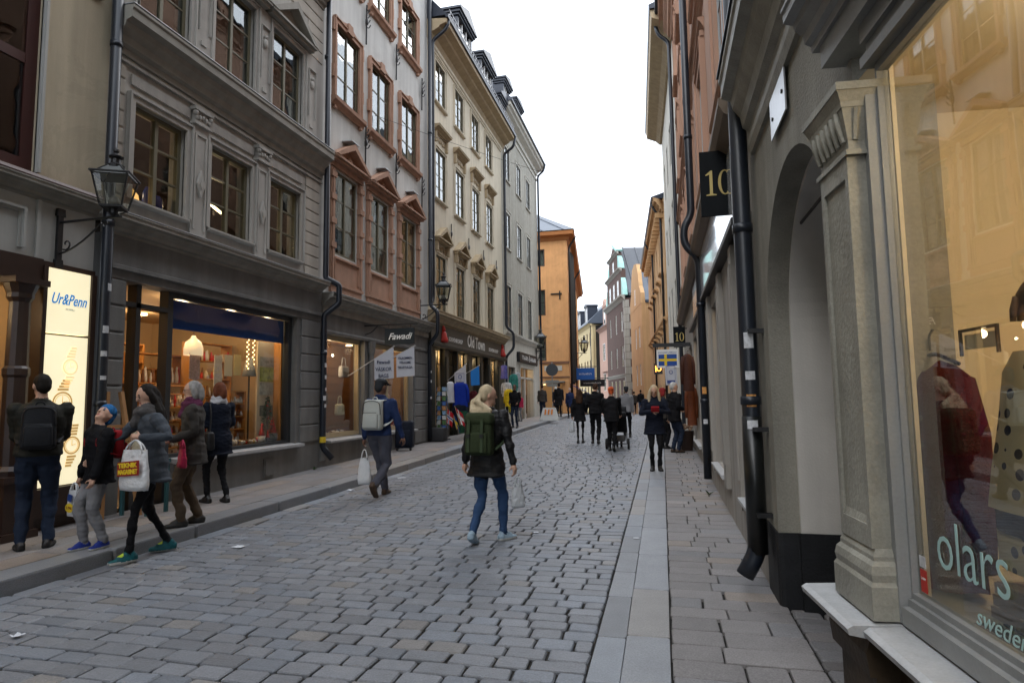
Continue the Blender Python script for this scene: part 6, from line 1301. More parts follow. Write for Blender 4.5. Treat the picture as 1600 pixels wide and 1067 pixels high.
# ================================================================== street furniture, signs and goods
def lantern(M, t, s=1.):
    """four-sided street lantern, origin at its foot"""
    def ring(r0, z0, r1, z1): return [V((a*r0, b*r0, z0)) for a, b in ((-1, -1), (1, -1), (1, 1), (-1, 1))] + [V((a*r1, b*r1, z1)) for a, b in ((-1, -1), (1, -1), (1, 1), (-1, 1))]
    X = lambda vs: [M @ (v*s) for v in vs]
    mb = MB(); mb.hexa(X(ring(.125, .06, .13, .085)))
    for a, b in ((-1, -1), (1, -1), (1, 1), (-1, 1)):
        mb.tube(X([V((a*.125, b*.125, .08)), V((a*.2, b*.2, .46))]), .011*s, 6)
        mb.tube(X([V((a*.2, b*.2, .47)), V((a*.07, b*.07, .62))]), .011*s, 6); mb.tube(X([V((a*.125, b*.125, .07)), V((a*.02, b*.02, -.02))]), .008*s, 5)
    for z, r in ((.46, .205),):
        c = [V((a*r, b*r, z)) for a, b in ((-1, -1), (1, -1), (1, 1), (-1, 1))]
        for i in range(4): mb.tube(X([c[i]*1.08 - V((0, 0, .006)), c[(i + 1) % 4]*1.08 - V((0, 0, .006))]), .014*s, 6)
    L = lambda prof, n=10: mb.add(X([V((r*math.cos(2*math.pi*j/n), r*math.sin(2*math.pi*j/n), z)) for r, z in prof for j in range(n)]), [(i*n + j, i*n + (j + 1) % n, (i + 1)*n + (j + 1) % n, (i + 1)*n + j) for i in range(len(prof) - 1) for j in range(n)] + [tuple(range(n - 1, -1, -1)), tuple(range((len(prof) - 1)*n, len(prof)*n))])
    L([(.1, .6), (.105, .63), (.06, .66), (.055, .72), (.085, .735), (.09, .75), (.03, .78), (.02, .8), (.035, .82), (.035, .845), (.012, .87)]); L([(.03, -.04), (.05, .0), (.05, .06)])
    mb.build('lantern_frame', IRON, t)
    for i in range(4):
        q = [(-1, -1), (1, -1), (1, 1), (-1, 1)]; a, b = q[i], q[(i + 1) % 4]; mb = MB()
        mb.add(X([V((a[0]*.122, a[1]*.122, .09)), V((b[0]*.122, b[1]*.122, .09)), V((b[0]*.195, b[1]*.195, .455)), V((a[0]*.195, a[1]*.195, .455))]), [(0, 1, 2, 3)]); mb.build('pane', GLASS_LAMP, t)
        mb = MB(); mb.add(X([V((a[0]*.198, a[1]*.198, .47)), V((b[0]*.198, b[1]*.198, .47)), V((b[0]*.075, b[1]*.075, .615)), V((a[0]*.075, a[1]*.075, .615))]), [(0, 1, 2, 3)]); mb.build('roof_pane', mat('lantern_roof_glass', (.16, .17, .17), .25, .5), t)
    mb = MB(); L2 = [(.04, .08), (.07, .1), (.075, .14), (.05, .2), (.03, .22)]; n = 10
    mb.add(X([V((r*math.cos(2*math.pi*j/n), r*math.sin(2*math.pi*j/n), z)) for r, z in L2 for j in range(n)]), [(i*n + j, i*n + (j + 1) % n, (i + 1)*n + (j + 1) % n, (i + 1)*n + j) for i in range(len(L2) - 1) for j in range(n)] + [tuple(range((len(L2) - 1)*n, len(L2)*n))]); mb.build('burner', mat('burner_grey', (.2, .2, .2), .5), t, True)
def wall_lantern(F, u, w, z, wall_w, label, s=1., rot=.35):
    t = root('wall_lantern', label, 'street lamp', F.p(u, 0, z - .4), 0, 'iron wall lanterns')
    foot = F.p(u, w, z); lantern(Matrix.Translation(foot + V((0, 0, .05*s))) @ Matrix.Rotation(rot, 4, 'Z'), t, s)
    mb = MB(F); mb.tube([F.p(u, wall_w, z), F.p(u, w + .12*s, z)], .018*s, 8); mb.box(u - .035*s, u + .035*s, wall_w, wall_w + .035, z - .55*s, z + .13*s)
    for zz in (z + .13*s, z - .55*s): mb.prism([(u - .06*s, zz - .05*s), (u + .06*s, zz - .05*s), (u + .05*s, zz + .05*s), (u - .05*s, zz + .05*s)], wall_w, wall_w + .04)
    L = w - wall_w; pts = [F.p(u, wall_w + .03 + L*.75*q, z - .42*s + .36*s*q**1.6) for q in np.linspace(0, 1, 8)]
    mb.tube(pts, .013*s, 6)
    for (cw, cz, R, sg) in ((wall_w + .14*s, z - .30*s, .085*s, 1), (w - .12*s, z - .075*s, .05*s, -1)):
        mb.tube([F.p(u, cw + R*(1 - .09*i)*math.cos(-2.2 + sg*i*.62), cz + R*(1 - .09*i)*math.sin(-2.2 + sg*i*.62)) for i in range(10)], .011*s, 6)
    mb.build('bracket', IRON, t)
wall_lantern(LF, 5.86, .84, 3.80, .03, 'black iron lantern on scroll bracket nearest us above the light box', .92, .5)
wall_lantern(LF, 17.4, .80, 4.42, .02, 'black iron lantern beside the double drainpipes of the white house', 1.05, .3)
wall_lantern(LF, 35.3, .30, 4.30, .02, 'black iron lantern on the corner of the rough grey house', 1.5, .3)
wall_lantern(FE, 8.0, .95, 5.2, .02, 'distant black lantern on the street side of the orange house', 1.6, .3)
# ---- flags and cloth
def grid_cloth(name, P00, P10, P01, nx, ny, matf, mats, parent, wave=.02, th=.004, wn=None, sag=None):
    """a hanging cloth between three corners; matf(i,j) picks the colour of each cell"""
    P00, P10, P01 = V(P00), V(P10), V(P01); ex, ey = P10 - P00, P01 - P00; n = V(wn) if wn else ex.cross(ey).normalized(); mb = MB(); vs = []
    for side in (0, 1):
        for j in range(ny + 1):
            for i in range(nx + 1):
                a, b = i/nx, j/ny; d = wave*b*(math.sin(a*9 + b*2.5) + .5*math.sin(a*17 + 1)); q = P00 + ex*a + ey*b + n*(d + side*th)
                if sag: q += sag(a, b)
                vs.append(q)
    K = (nx + 1)*(ny + 1); fs = []; mi = []
    for side in (0, 1):
        for j in range(ny):
            for i in range(nx): q = side*K + j*(nx + 1) + i; fs.append((q, q + 1, q + nx + 2, q + nx + 1)); mi.append(matf(i, j))
    me = bpy.data.meshes.new(name); me.from_pydata([tuple(v) for v in vs], [], fs); o = link(name, me, parent, mats); me.polygons.foreach_set('material_index', mi); me.polygons.foreach_set('use_smooth', [True]*len(fs)); return o
BANNER = mat('banner_white_grey', (.50, .51, .55), .8, .2, var=.05, vscale=6); NAVYP = mat('print_navy_dark', (.03, .035, .08), .6)
def wall_flag(label, y, x0, x1, zl, zr, zb, pole0, lines, cm=None, logo=False, mat_=None, grp='flags on slanting poles'):
    """a slanted-pole banner hanging square to the facade"""
    t = root('pole_flag', label, 'flag', (x0, y, zb), 0, grp); cm = mat_ or BANNER
    mb = MB(); mb.tube([pole0, (x1 + .03, y, zr + .03)], .012, 6); mb.build('pole', mat('pole_pale', (.45, .43, .4), .5), t)
    grid_cloth('cloth', (x0, y, zl), (x1, y, zr), (x0 + .01, y, zb), 10, 10, lambda i, j: 0, [cm], t, .006, .003, (0, -1, 0), sag=lambda a, b: V((0, 0, (zl - zr)*a*b*.85)))
    M = Matrix(((1, 0, 0, (x0 + x1)/2), (0, 0, -1, y - .018), (0, 1, 0, 0), (0, 0, 0, 1)))
    for s, zz, sz, w in lines: text(s, sz, NAVYP, M @ Matrix.Translation((0, zz, 0)), t, width=w, bold=.001)
    if logo:
        mb = MB(); w = x1 - x0; c = (zb + zl)/2 + .05; flat_ring(mb, M, (0, c + .03), w*.17, w*.17, w*.05, w*.05); flat(mb, M, [(-w*.34, zb + .05), (w*.34, zb + .05), (w*.34, zb + .13), (-w*.34, zb + .13)])
        for a, b, c0, c1 in ((-w*.36, -w*.34, zb + .13, zl - .02), (w*.34, w*.36, zb + .13, zl - .02), (-w*.34, w*.34, zl - .03, zl - .015)): flat(mb, M, [(a, c0), (b, c0), (b, c1), (a, c1)])
        mb.build('emblem', mat('print_blue_dark', (.05, .08, .25), .6), t)
    return t
wall_flag('white banner with the words VÄSKOR BAGS on a slanting pole', 12.9, -6.34, -5.87, 2.52, 2.77, 2.04, (-7.05, 13.0, 2.15), (('Fawadi', 2.44, .11, .32), ('VÄSKOR', 2.28, .12, .40), ('BAGS', 2.13, .12, .24)))
wall_flag('white banner with welcome in three languages on a slanting pole', 12.9, -5.80, -5.37, 2.58, 2.77, 2.09, (-6.2, 12.95, 2.4), (('VÄLKOMMEN', 2.52, .07, .34), ('WELCOME', 2.42, .07, .28), ('TERVETULOA', 2.31, .07, .36)))
wall_flag('white tax refund banner before the souvenir shop', 19.6, -6.72, -6.32, 2.45, 2.72, 2.02, (-7.0, 19.7, 2.2), (), logo=True)
wall_flag('bright blue banner beside the white one at the souvenir shop', 19.9, -6.25, -5.95, 2.5, 2.68, 2.02, (-6.7, 20, 2.3), (), mat_=mat('banner_blue', (.01, .17, .52), .7))
fs_ = root('bag_shop_sign', 'dark hanging board with white script on an iron bracket above the two white banners', 'sign', (-6.2, 13.9, 2.9))
mb = MB(); mb.box(-6.55, -5.78, 13.88, 13.92, 2.93, 3.32); mb.build('board', mat('sign_blue_black', (.012, .018, .022), .5), fs_)
text('Fawadi', .22, WHT, Matrix(((1, 0, 0, -6.165), (0, 0, -1, 13.878), (0, 1, 0, 3.12), (0, 0, 0, 1))), fs_, shear=.4, width=.62, bold=.003)
mb = MB(); mb.tube([(-7.1, 13.9, 3.42), (-5.7, 13.9, 3.42)], .014, 6); mb.tube(bend([(-7.08, 13.9, 3.2), (-6.9, 13.9, 3.25), (-6.75, 13.9, 3.4)], 4, .1), .012, 6)
for x in (-6.45, -5.88): mb.tube([(x, 13.9, 3.32), (x, 13.9, 3.42)], .008, 5)
mb.build('bracket', IRON, fs_)
# ---- right side: flag board, banner, lit sign, hung clothes
GOLD_Y = mat('flag_yellow', (.70, .50, .02), .6); FLAG_B = mat('flag_blue', (.01, .06, .28), .6)
fb = root('flag_sign', 'white board with blue and yellow cross flag under a black arm', 'sign', (.2, 18, 2.4))
mb = MB(); mb.box(-.12, .47, 17.98, 18.02, 2.38, 2.90); mb.build('board', WHITE_PAINT, fb)
Mf = Matrix(((1, 0, 0, .18), (0, 0, -1, 17.978), (0, 1, 0, 2.6), (0, 0, 0, 1)))
mb = MB()
for a, b, c, d in ((-.25, -.09, -.16, -.035), (-.25, -.09, .035, .16), (-.02, .25, -.16, -.035), (-.02, .25, .035, .16)): flat(mb, Mf, [(a, c), (b, c), (b, d), (a, d)])
mb.build('blue_field', FLAG_B, fb); mb = MB(); flat(mb, Mf, [(-.09, -.16), (-.02, -.16), (-.02, .16), (-.09, .16)], .003); flat(mb, Mf, [(-.25, -.035), (-.092, -.035), (-.092, .035), (-.25, .035)]); flat(mb, Mf, [(-.018, -.035), (.25, -.035), (.25, .035), (-.018, .035)]); mb.build('yellow_cross', GOLD_Y, fb)
strokes(Mf @ Matrix.Translation((0, .215, 0)), .5, .05, mat('print_blue_dark'), fb, 21)
mb = MB(); mb.box(-.22, .82, 17.97, 18.03, 2.97, 3.08); mb.box(-.1, -.08, 17.99, 18.01, 2.9, 2.97); mb.box(.42, .44, 17.99, 18.01, 2.9, 2.97); mb.build('arm', IRON, fb)
wall_flag('small white tax refund banner hanging below the flag board', 17.3, .09, .40, 2.42, 2.3, 1.88, (.75, 17.4, 2.5), (), logo=True)
ls_ = root('lit_sign', 'black box sign with glowing orange letter further down the right side', 'sign', (-.1, 29, 2.55)); mb = MB(); mb.box(-.33, .05, 28.9, 29.1, 2.58, 3.06); mb.build('box', IRON, ls_)
mb = MB(); Ml = Matrix(((1, 0, 0, -.14), (0, 0, -1, 28.895), (0, 1, 0, 2.82), (0, 0, 0, 1))); flat_ring(mb, Ml, (.03, 0), .11, .12, .04, .04); flat(mb, Ml, [(-.13, -.14), (-.09, -.14), (-.09, .14), (-.13, .14)]); mb.build('glow_letter', mat('glow_orange', (1, .38, .06), emit=2.2), ls_)
mb = MB(); mb.tube([(.05, 29, 2.9), (.55, 29, 2.9)], .02, 6); mb.build('arm', IRON, ls_)
def garment(name, label, cat, c, w, h, d, material, rz=0, sleeves=True, group=None, hanger=True, skirt=1.15):
    """a hung garment: lofted body, two sleeves, wire hanger; c = top centre"""
    t = root(name, label, cat, (c[0], c[1], c[2] - h), rz, group); mb = MB(); n = 14
    rows = [(0, .22, .5), (.05, .45, .8), (.1, .5, 1), (.3, .46, 1), (.6, .46*skirt**.6, 1.1), (1, .48*skirt, 1.15)]
    R = Matrix.Translation(V(c)) @ Matrix.Rotation(rz, 4, 'Z'); vs = []
    for f, a, b in rows:
        for q in range(n): th = 2*math.pi*q/n; fold = 1 + .1*f*math.sin(5*th + f*2); vs.append(R @ V((w*a*math.cos(th)*fold, d*.5*b*math.sin(th)*fold, -h*f)))
    mb.add(vs, [(i*n + q, i*n + (q + 1) % n, (i + 1)*n + (q + 1) % n, (i + 1)*n + q) for i in range(5) for q in range(n)] + [tuple(range(n - 1, -1, -1))]); mb.build('body', material, t, True)
    if sleeves:
        for sg in (-1, 1): mb = MB(); mb.tube([R @ V((sg*w*.42, 0, -h*.08)), R @ V((sg*w*.56, .0, -h*.3)), R @ V((sg*w*.6, .01, -h*.62)), R @ V((sg*w*.6, .01, -h*.82))], [d*.35, d*.36, d*.3, d*.26], 10); mb.build('sleeve', material, t, True)
    if hanger: mb = MB(); mb.tube(bend([R @ V((-w*.4, 0, -.05*h)), R @ V((0, 0, .02)), R @ V((0, 0, .06)), R @ V((.02, 0, .09)), R @ V((.04, 0, .06))], 4, .03), .004, 5); mb.tube([R @ V((0, 0, .02)), R @ V((w*.4, 0, -.05*h))], .004, 5); mb.build('hanger', IRON, t)
    return t
BRN = cloth('jacket_brown', (.05, .018, .012), .6)
garment('hung_jacket', 'dark brown jacket hanging highest at the right hand shop', 'jacket', (.62, 15.6, 2.6), .24, .9, .14, BRN, .2)
garment('hung_jacket', 'rust brown coat hanging low behind the dark brown jacket', 'jacket', (.70, 16.2, 1.85), .22, 1.0, .13, cloth('coat_rust', (.13, .04, .018), .6), .2)
bk = root('trinket_basket', 'dark basket of small wares standing by the right hand wall', 'basket', (.58, 17.2, rise(17)))
mb = MB(); mb.lathe((.58, 17.2, rise(17) + .01), [(.16, 0), (.2, .5), (.21, .52)], 14); mb.build('basket', BROWN_WOOD, bk)
mb = MB()
for q in range(26): mb.ell((.58 + random.uniform(-.16, .16), 17.2 + random.uniform(-.16, .16), rise(17) + .55 + random.uniform(0, .12)), .04, .04, .05, 6, 4)
tag(mb.build('wares', mat('wares_mixed', (.45, .3, .2), .6, .3, var=.9, vscale=14), bk), kind='stuff')
# ---- souvenir shop goods on the pavement
rk = root('postcard_rack', 'revolving postcard rack full of cards before the souvenir shop', 'rack', (-6.85, 18.75, gz(-6.8, 18.7))); z0 = gz(-6.8, 18.7)
mb = MB(); mb.tube([(-6.85, 18.75, z0), (-6.85, 18.75, z0 + 1.75)], .02, 8)
for a in range(3): mb.tube([(-6.85, 18.75, z0 + .05), (-6.85 + .28*math.cos(a*2.1), 18.75 + .28*math.sin(a*2.1), z0 + .03)], .015, 6)
mb.build('stand', IRON, rk)
cards = [mat('card_%s' % n, c, .4, .4, var=.5, vscale=30) for n, c in (('blue', (.05, .12, .32)), ('sky', (.2, .32, .45)), ('green', (.08, .16, .06)), ('warm', (.42, .22, .1)), ('pale', (.5, .5, .48)))]
for r in range(9):
    for a in range(6):
        th = a*math.pi/3 + .2; c = V((-6.85 + .17*math.cos(th), 18.75 + .17*math.sin(th), z0 + .35 + r*.15)); s = V((-math.sin(th), math.cos(th), 0))*.06; o = V((math.cos(th), math.sin(th), 0))*.012
        mb = MB(); mb.hexa([c - s, c + s, c + s + o, c - s + o, c - s + V((0, 0, .125)) - o*2, c + s + V((0, 0, .125)) - o*2, c + s + V((0, 0, .125)) - o, c - s + V((0, 0, .125)) - o]); mb.build('postcard', cards[(r*7 + a*3) % 5], rk)
garment('white_shirt', 'long white shirt hanging at the souvenir shop door', 'shirt', (-6.72, 19.2, 2.15), .34, .68, .1, cloth('white', (.6, .61, .64)), 1.2, False)
garment('blue_shirt', 'royal blue shirt hanging among the souvenirs', 'shirt', (-6.5, 19.5, 2.12), .46, .8, .14, cloth('royal_blue', (.008, .03, .28)), .2)
garment('navy_shirt', 'dark navy shirt hanging below the royal blue one', 'shirt', (-6.5, 19.45, 1.4), .42, .7, .12, NAVY, .2)
garment('plaid_scarf', 'dark red checked scarves hanging in a bundle by the souvenirs', 'scarf', (-6.25, 20.2, 1.85), .3, 1.15, .14, mat('cloth_plaid_dark', (.10, .02, .022), .9, .1, var=.9, vscale=18), 0, False)
def cross_flag(label, P00, P10, P01, field, cross, inner=None):
    t = root('souvenir_flag', label, 'flag', P01, 0, 'flags on sticks at the souvenir shop')
    def mf(i, j):
        if inner is not None and (i in (6,) or j in (5,)): return 2
        if i in (5, 6, 7) or j in (4, 5, 6): return 1
        return 0
    grid_cloth('cloth', P00, P10, P01, 18, 11, mf, [field, cross] + ([inner] if inner else []), t, .02)
    mb = MB(); a = V(P00); d = (V(P00) - V(P01)).normalized(); mb.tube([V(P01) - d*.1, a + d*.06], .007, 5); mb.build('stick', LWOOD, t)
FRED = mat('flag_red', (.50, .012, .02), .7); FWH = mat('flag_white', (.66, .66, .66), .7)
cross_flag('red flag with blue and white cross at the souvenir shop', (-6.62, 18.6, 1.28), (-6.38, 18.5, 1.12), (-6.66, 18.6, .86), FRED, FWH, FLAG_B)
cross_flag('red flag with white cross tilted at the souvenir shop', (-6.36, 18.6, 1.32), (-6.1, 18.55, 1.12), (-6.22, 18.6, .85), FRED, FWH)
cross_flag('blue flag with yellow cross drooping at the souvenir shop', (-6.45, 18.55, 1.15), (-6.3, 18.5, 1.0), (-6.32, 18.55, .72), FLAG_B, GOLD_Y)
gf = root('green_cloth', 'dark green cloth hanging behind the small flags', 'cloth', (-6.2, 18.9, .4)); grid_cloth('cloth', (-6.35, 18.9, 1.2), (-6.05, 18.9, 1.2), (-6.35, 18.9, .5), 10, 8, lambda i, j: 0, [mat('cloth_green', (.01, .07, .035), .8)], gf, .03)
bx_ = root('goods_crate', 'dark crate of goods under the postcard rack', 'crate', (-6.75, 18.2, z0)); b = rbox('crate', mat('crate_dark', (.03, .03, .032), .6), (.5, .4, .42), .03, None, Matrix.Translation((-6.8, 18.25, z0)), 2); adopt(b, bx_)
for q, (x, y, zt, w, h, c, lab) in enumerate(((-6.75, 26.4, 2.95, .3, .6, (.10, .10, .3), 'dark blue patterned towel hanging by the last souvenir window'), (-6.7, 26.6, 2.2, .36, .62, (.55, .55, .55), 'white printed shirt hanging by the last souvenir window'), (-6.5, 26.2, 1.9, .34, .75, (.62, .42, .02), 'yellow shirt hanging by the last souvenir window'), (-6.8, 28.4, 2.6, .4, .8, (.05, .22, .18), 'sea green shirt hanging before the rough grey house'), (-6.75, 29.0, 2.7, .4, .9, (.35, .36, .36), 'pale grey shirt hanging before the rough grey house'), (-6.8, 27.7, 1.55, .36, .7, (.6, .5, .05), 'second yellow shirt hanging low by the drainpipe'))):
    garment('hung_shirt', lab, 'shirt', (x, y, zt + rise(y) - .2), w, h, .12, mat('cloth_hung_%d' % q, c, .9, .1, var=.5, vscale=12), .3*q, q > 0)
# ---- white plastic barrier with orange stripes
br = root('plastic_barrier', 'white plastic road barrier foot with orange stripes on the far pavement', 'barrier', (-5.45, 30, gz(-5.5, 30))); zb = gz(-5.5, 30)
mb = MB(); mb.hexa([V((-5.85, 29.75, zb)), V((-4.95, 29.75, zb)), V((-4.95, 30.25, zb)), V((-5.85, 30.25, zb)), V((-5.7, 29.88, zb + .62)), V((-5.1, 29.88, zb + .62)), V((-5.1, 30.12, zb + .62)), V((-5.7, 30.12, zb + .62))]); mb.box(-5.85, -5.65, 29.7, 30.3, zb, zb + .1); mb.box(-5.15, -4.95, 29.7, 30.3, zb, zb + .1); mb.build('body', mat('plastic_white', (.6, .6, .58), .5), br)
for k in range(3): mb = MB(); x = -5.62 + k*.16; mb.hexa([V((x, 29.77, zb + .3)), V((x + .08, 29.77, zb + .3)), V((x + .08, 29.86, zb + .3)), V((x, 29.86, zb + .3)), V((x + .02, 29.83, zb + .55)), V((x + .1, 29.83, zb + .55)), V((x + .1, 29.9, zb + .55)), V((x + .02, 29.9, zb + .55))]); mb.build('stripe', mat('stripe_orange', (.7, .22, .02), .5), br)
# ---- pushchair
pc = root('pushchair', 'black three wheeled pushchair rolling ahead of the woman with the head wrap', 'pushchair', (-1.3, 17.65, rise(17.6))); z0 = rise(17.6); B0 = V((-1.25, 17.75, z0))
for (dx, dy) in ((-.3, -.3), (.3, -.3), (-.06, .42), (.06, .42)):
    mb = MB(); c = B0 + V((dx, dy, .15)); mb.tube([c + V((-.025, 0, 0)), c + V((.025, 0, 0))], .15, 16); mb.build('wheel', mat('rubber_black', (.012, .012, .012), .8), pc)
mb = MB()
for sg in (-1, 1): mb.tube([B0 + V((sg*.26, -.3, .15)), B0 + V((sg*.24, .1, .5)), B0 + V((sg*.06, .42, .16))], .014, 6); mb.tube([B0 + V((sg*.24, .15, .45)), B0 + V((sg*.24, -.3, 1.0))], .014, 6)
mb.tube([B0 + V((-.24, -.3, 1.0)), B0 + V((.24, -.3, 1.0))], .018, 6); mb.tube([B0 + V((-.3, -.3, .15)), B0 + V((.3, -.3, .15))], .014, 6); mb.build('frame', IRON, pc)
mb = MB(); mb.hexa([B0 + V(p) for p in ((-.22, -.1, .45), (.22, -.1, .45), (.22, .35, .45), (-.22, .35, .45), (-.23, -.25, .95), (.23, -.25, .95), (.22, .1, .95), (-.22, .1, .95))]); mb.build('seat', BLACKC, pc)
mb = MB(); n = 8; vs = [B0 + V((x, -.05 + .3*math.cos(a), .85 + .32*math.sin(a))) for a in np.linspace(.2, math.pi - .1, n) for x in (-.24, .24)]; mb.add(vs, [(2*i, 2*i + 1, 2*i + 3, 2*i + 2) for i in range(n - 1)]); mb.build('hood', BLACKC, pc, True)
b = rbox('shopping_basket', cloth('basket_grey', (.12, .12, .12)), (.4, .4, .16), .04, None, Matrix.Translation(B0 + V((0, 0, .2))), 2); adopt(b, pc)
# ---- boards and drum by the gift shop entrance
ez = root('wooden_easel', 'pale wooden folding easel leaning by the gift shop door behind the boy', 'easel', (-6.9, 6.7, PZ))
mb = MB()
for a, b in (((-6.93, 6.5, PZ), (-6.95, 6.53, 1.75)), ((-6.7, 6.86, PZ), (-6.95, 6.74, 1.75))): mb.tube([a, b], .035, 4)
mb.tube([(-6.94, 6.5, 1.3), (-6.9, 6.78, 1.3)], .03, 4); mb.build('frame', mat('wood_pale', (.38, .2, .085), .55, .3, var=.15), ez)
dr = root('sheepskin_roll', 'cream sheepskin roll standing beside the easel', 'sheepskin', (-6.75, 6.9, .9)); mb = MB(); mb.lathe((-6.72, 6.95, .85), [(.1, 0), (.17, .06), (.18, .3), (.15, .42), (.08, .46)], 14); mb.build('fleece', mat('fleece_cream', (.55, .5, .38), .95, .1, var=.15, vscale=30, bump=.8, bscale=60), dr, True)
tb = root('goods_table', 'small painted table with wares at the gift shop door', 'table', (-6.75, 6.95, PZ)); mb = MB()
mb.box(-6.95, -6.5, 6.78, 7.15, .8, .85); mb.build('top', mat('table_teal', (.03, .10, .11), .6), tb)
for x, y in ((-6.92, 6.8), (-6.53, 6.8), (-6.92, 7.12), (-6.53, 7.12)): mb = MB(); mb.box(x - .02, x + .02, y - .02, y + .02, PZ, .8); mb.build('leg', mat('table_teal'), tb)
# ---- gift shop window display
def lp(u, z, w=-.5): return LF.p(u, w, z)
pdn = root('pendant_lamp', 'glass dome pendant lamp glowing in the gift shop window', 'lamp', lp(8.76, 2.4)); mb = MB(); mb.lathe(lp(8.76, 2.38), [(.15, 0), (.15, .12), (.12, .22), (.05, .28), (.03, .33)], 16); mb.build('shade', mat('shade_glass_warm', (1, .75, .45), .3, emit=.4), pdn, True)
mb = MB(); mb.ell(lp(8.76, 2.5), .06, .06, .08, 10, 6); mb.build('bulb', mat('bulb_glow', (1, .85, .6), emit=12), pdn, True); mb = MB(); mb.tube([lp(8.76, 2.7), lp(8.76, 3.2)], .006, 5); mb.build('flex', IRON, pdn); lamp_light(pdn, lp(8.76, 2.3), 6)
PAP = [mat('paper_%s' % n, c, .8, .2, var=v, vscale=sc) for n, c, v, sc in (('red_dots', (.55, .38, .34), .45, 30), ('cream', (.68, .6, .42), .06, 5), ('yellow', (.7, .55, .24), .08, 6), ('landscape_grey', (.42, .42, .36), .5, 9), ('landscape_green', (.35, .38, .08), .7, 11), ('landscape_dark', (.16, .16, .12), .7, 10), ('strip', (.62, .55, .45), .4, 40))]
for (u0, u1, z0, z1, m_, lab, nm, w) in ((8.62, 8.86, 1.98, 2.42, 0, 'red dotted towel under the pendant lamp', 'hung_towel', -.45), (9.26, 9.46, 1.7, 2.42, 6, 'long patterned paper strip in the gift shop window', 'hung_towel', -.5), (9.52, 9.73, 2.06, 2.44, 1, 'cream tea towel with a goose print', 'hung_towel', -.5), (9.77, 9.97, 2.08, 2.46, 2, 'pale yellow tea towel beside the goose one', 'hung_towel', -.5),
    (10.42, 10.84, 2.28, 2.46, 3, 'topmost grey landscape poster on the display wall', 'poster', -.42), (10.42, 10.84, 1.98, 2.26, 4, 'yellow green landscape poster on the display wall', 'poster', -.42), (10.42, 10.84, 1.72, 1.96, 3, 'grey drawing poster below the green one', 'poster', -.42), (10.44, 10.84, 1.32, 1.52, 5, 'lowest dark landscape poster on the display wall', 'poster', -.42)):
    t = root(nm, lab, 'towel' if nm == 'hung_towel' else 'poster', lp((u0 + u1)/2, z0, w)); mb = MB(LF); mb.box(u0, u1, w, w + .006, z0, z1); mb.build('sheet', PAP[m_], t)
t = root('display_stand', 'cream display stand with an orange wooden post at the window end', 'stand', lp(10.6, .8, -.43)); mb = MB(LF); mb.box(10.36, 10.9, -.46, -.425, .8, 2.75); mb.build('panel', mat('panel_cream', (.62, .52, .36), .7), t); mb = MB(LF); mb.box(10.86, 10.94, -.42, -.26, .8, 2.75); mb.build('post', mat('wood_orange', (.42, .19, .05), .5, .3, var=.12), t)
WOODO = mat('wood_orange')
def shelf_unit(nm, lab, u0, u1, z0, z1, w, d, n, items):
    t = root(nm, lab, 'shelf', lp((u0 + u1)/2, z0, w)); 
    for a in (u0, u1 - .03): mb = MB(LF); mb.box(a, a + .03, w - d, w, z0, z1); mb.build('upright', WOODO, t)
    for k in range(n + 1): mb = MB(LF); z = z0 + k*(z1 - z0 - .02)/n; mb.box(u0 + .03, u1 - .03, w - d, w - .005, z, z + .02); mb.build('shelf', WOODO, t)
    mb = MB(LF)
    for k in range(n):
        z = z0 + k*(z1 - z0 - .02)/n + .02; hh = (z1 - z0)/n*.65; u = u0 + .06
        while u < u1 - .06: r = random.uniform(.02, .04); mb.cur = random.randrange(4); h = hh*random.uniform(.5, 1); mb.lathe(LF.p(u, w - random.uniform(.04, .1), z), [(r, 0), (r*1.05, h*.3), (r*.8, h*.6), (r*.5, h*.75), (r*.62, h*.9), (r*.2, h)], 8); u += r*2.2
    tag(mb.build('figurines', items, t, True), kind='stuff')
FIG = [mat('fig_red', (.48, .03, .02), .5), mat('fig_cream', (.6, .5, .36), .6), mat('fig_brown', (.16, .07, .03), .6), mat('fig_white', (.6, .58, .54), .5)]
shelf_unit('figurine_shelf', 'low orange shelf of red and cream figurines by the entrance post', 8.0, 9.2, .85, 1.75, -.75, .25, 4, FIG)
shelf_unit('wooden_cabinet', 'narrow orange wooden cabinet with glass shelves in the display', 9.85, 10.3, .85, 1.8, -.62, .22, 4, [FIG[3], FIG[1], FIG[3], FIG[2]])
shelf_unit('wall_shelf', 'dark back wall shelf with dolls behind the towels', 8.9, 10.2, 1.95, 2.5, -1.9, .3, 1, FIG)
shelf_unit('middle_shelf', 'wide shelf crowded with wares behind the towels', 8.3, 9.8, .3, 1.9, -1.1, .25, 5, FIG)
shelf_unit('tall_wall_shelf', 'tall back wall shelf packed with red and white ornaments', 9.9, 11.0, .3, 2.75, -1.5, .25, 7, FIG)
shelf_unit('high_wall_shelf', 'high shelf of boxes and dolls along the gift shop back wall', 8.0, 9.7, 2.0, 2.7, -2.4, .3, 2, FIG)
shelf_unit('back_shelf', 'long warm shelf of ornaments deep in the gift shop', 9.4, 10.9, .3, 2.3, -3.0, .3, 5, FIG)
shelf_unit('entrance_shelf', 'tall shelf of wares seen through the gift shop door', 7.3, 8.6, .3, 2.6, -2.6, .3, 6, FIG)
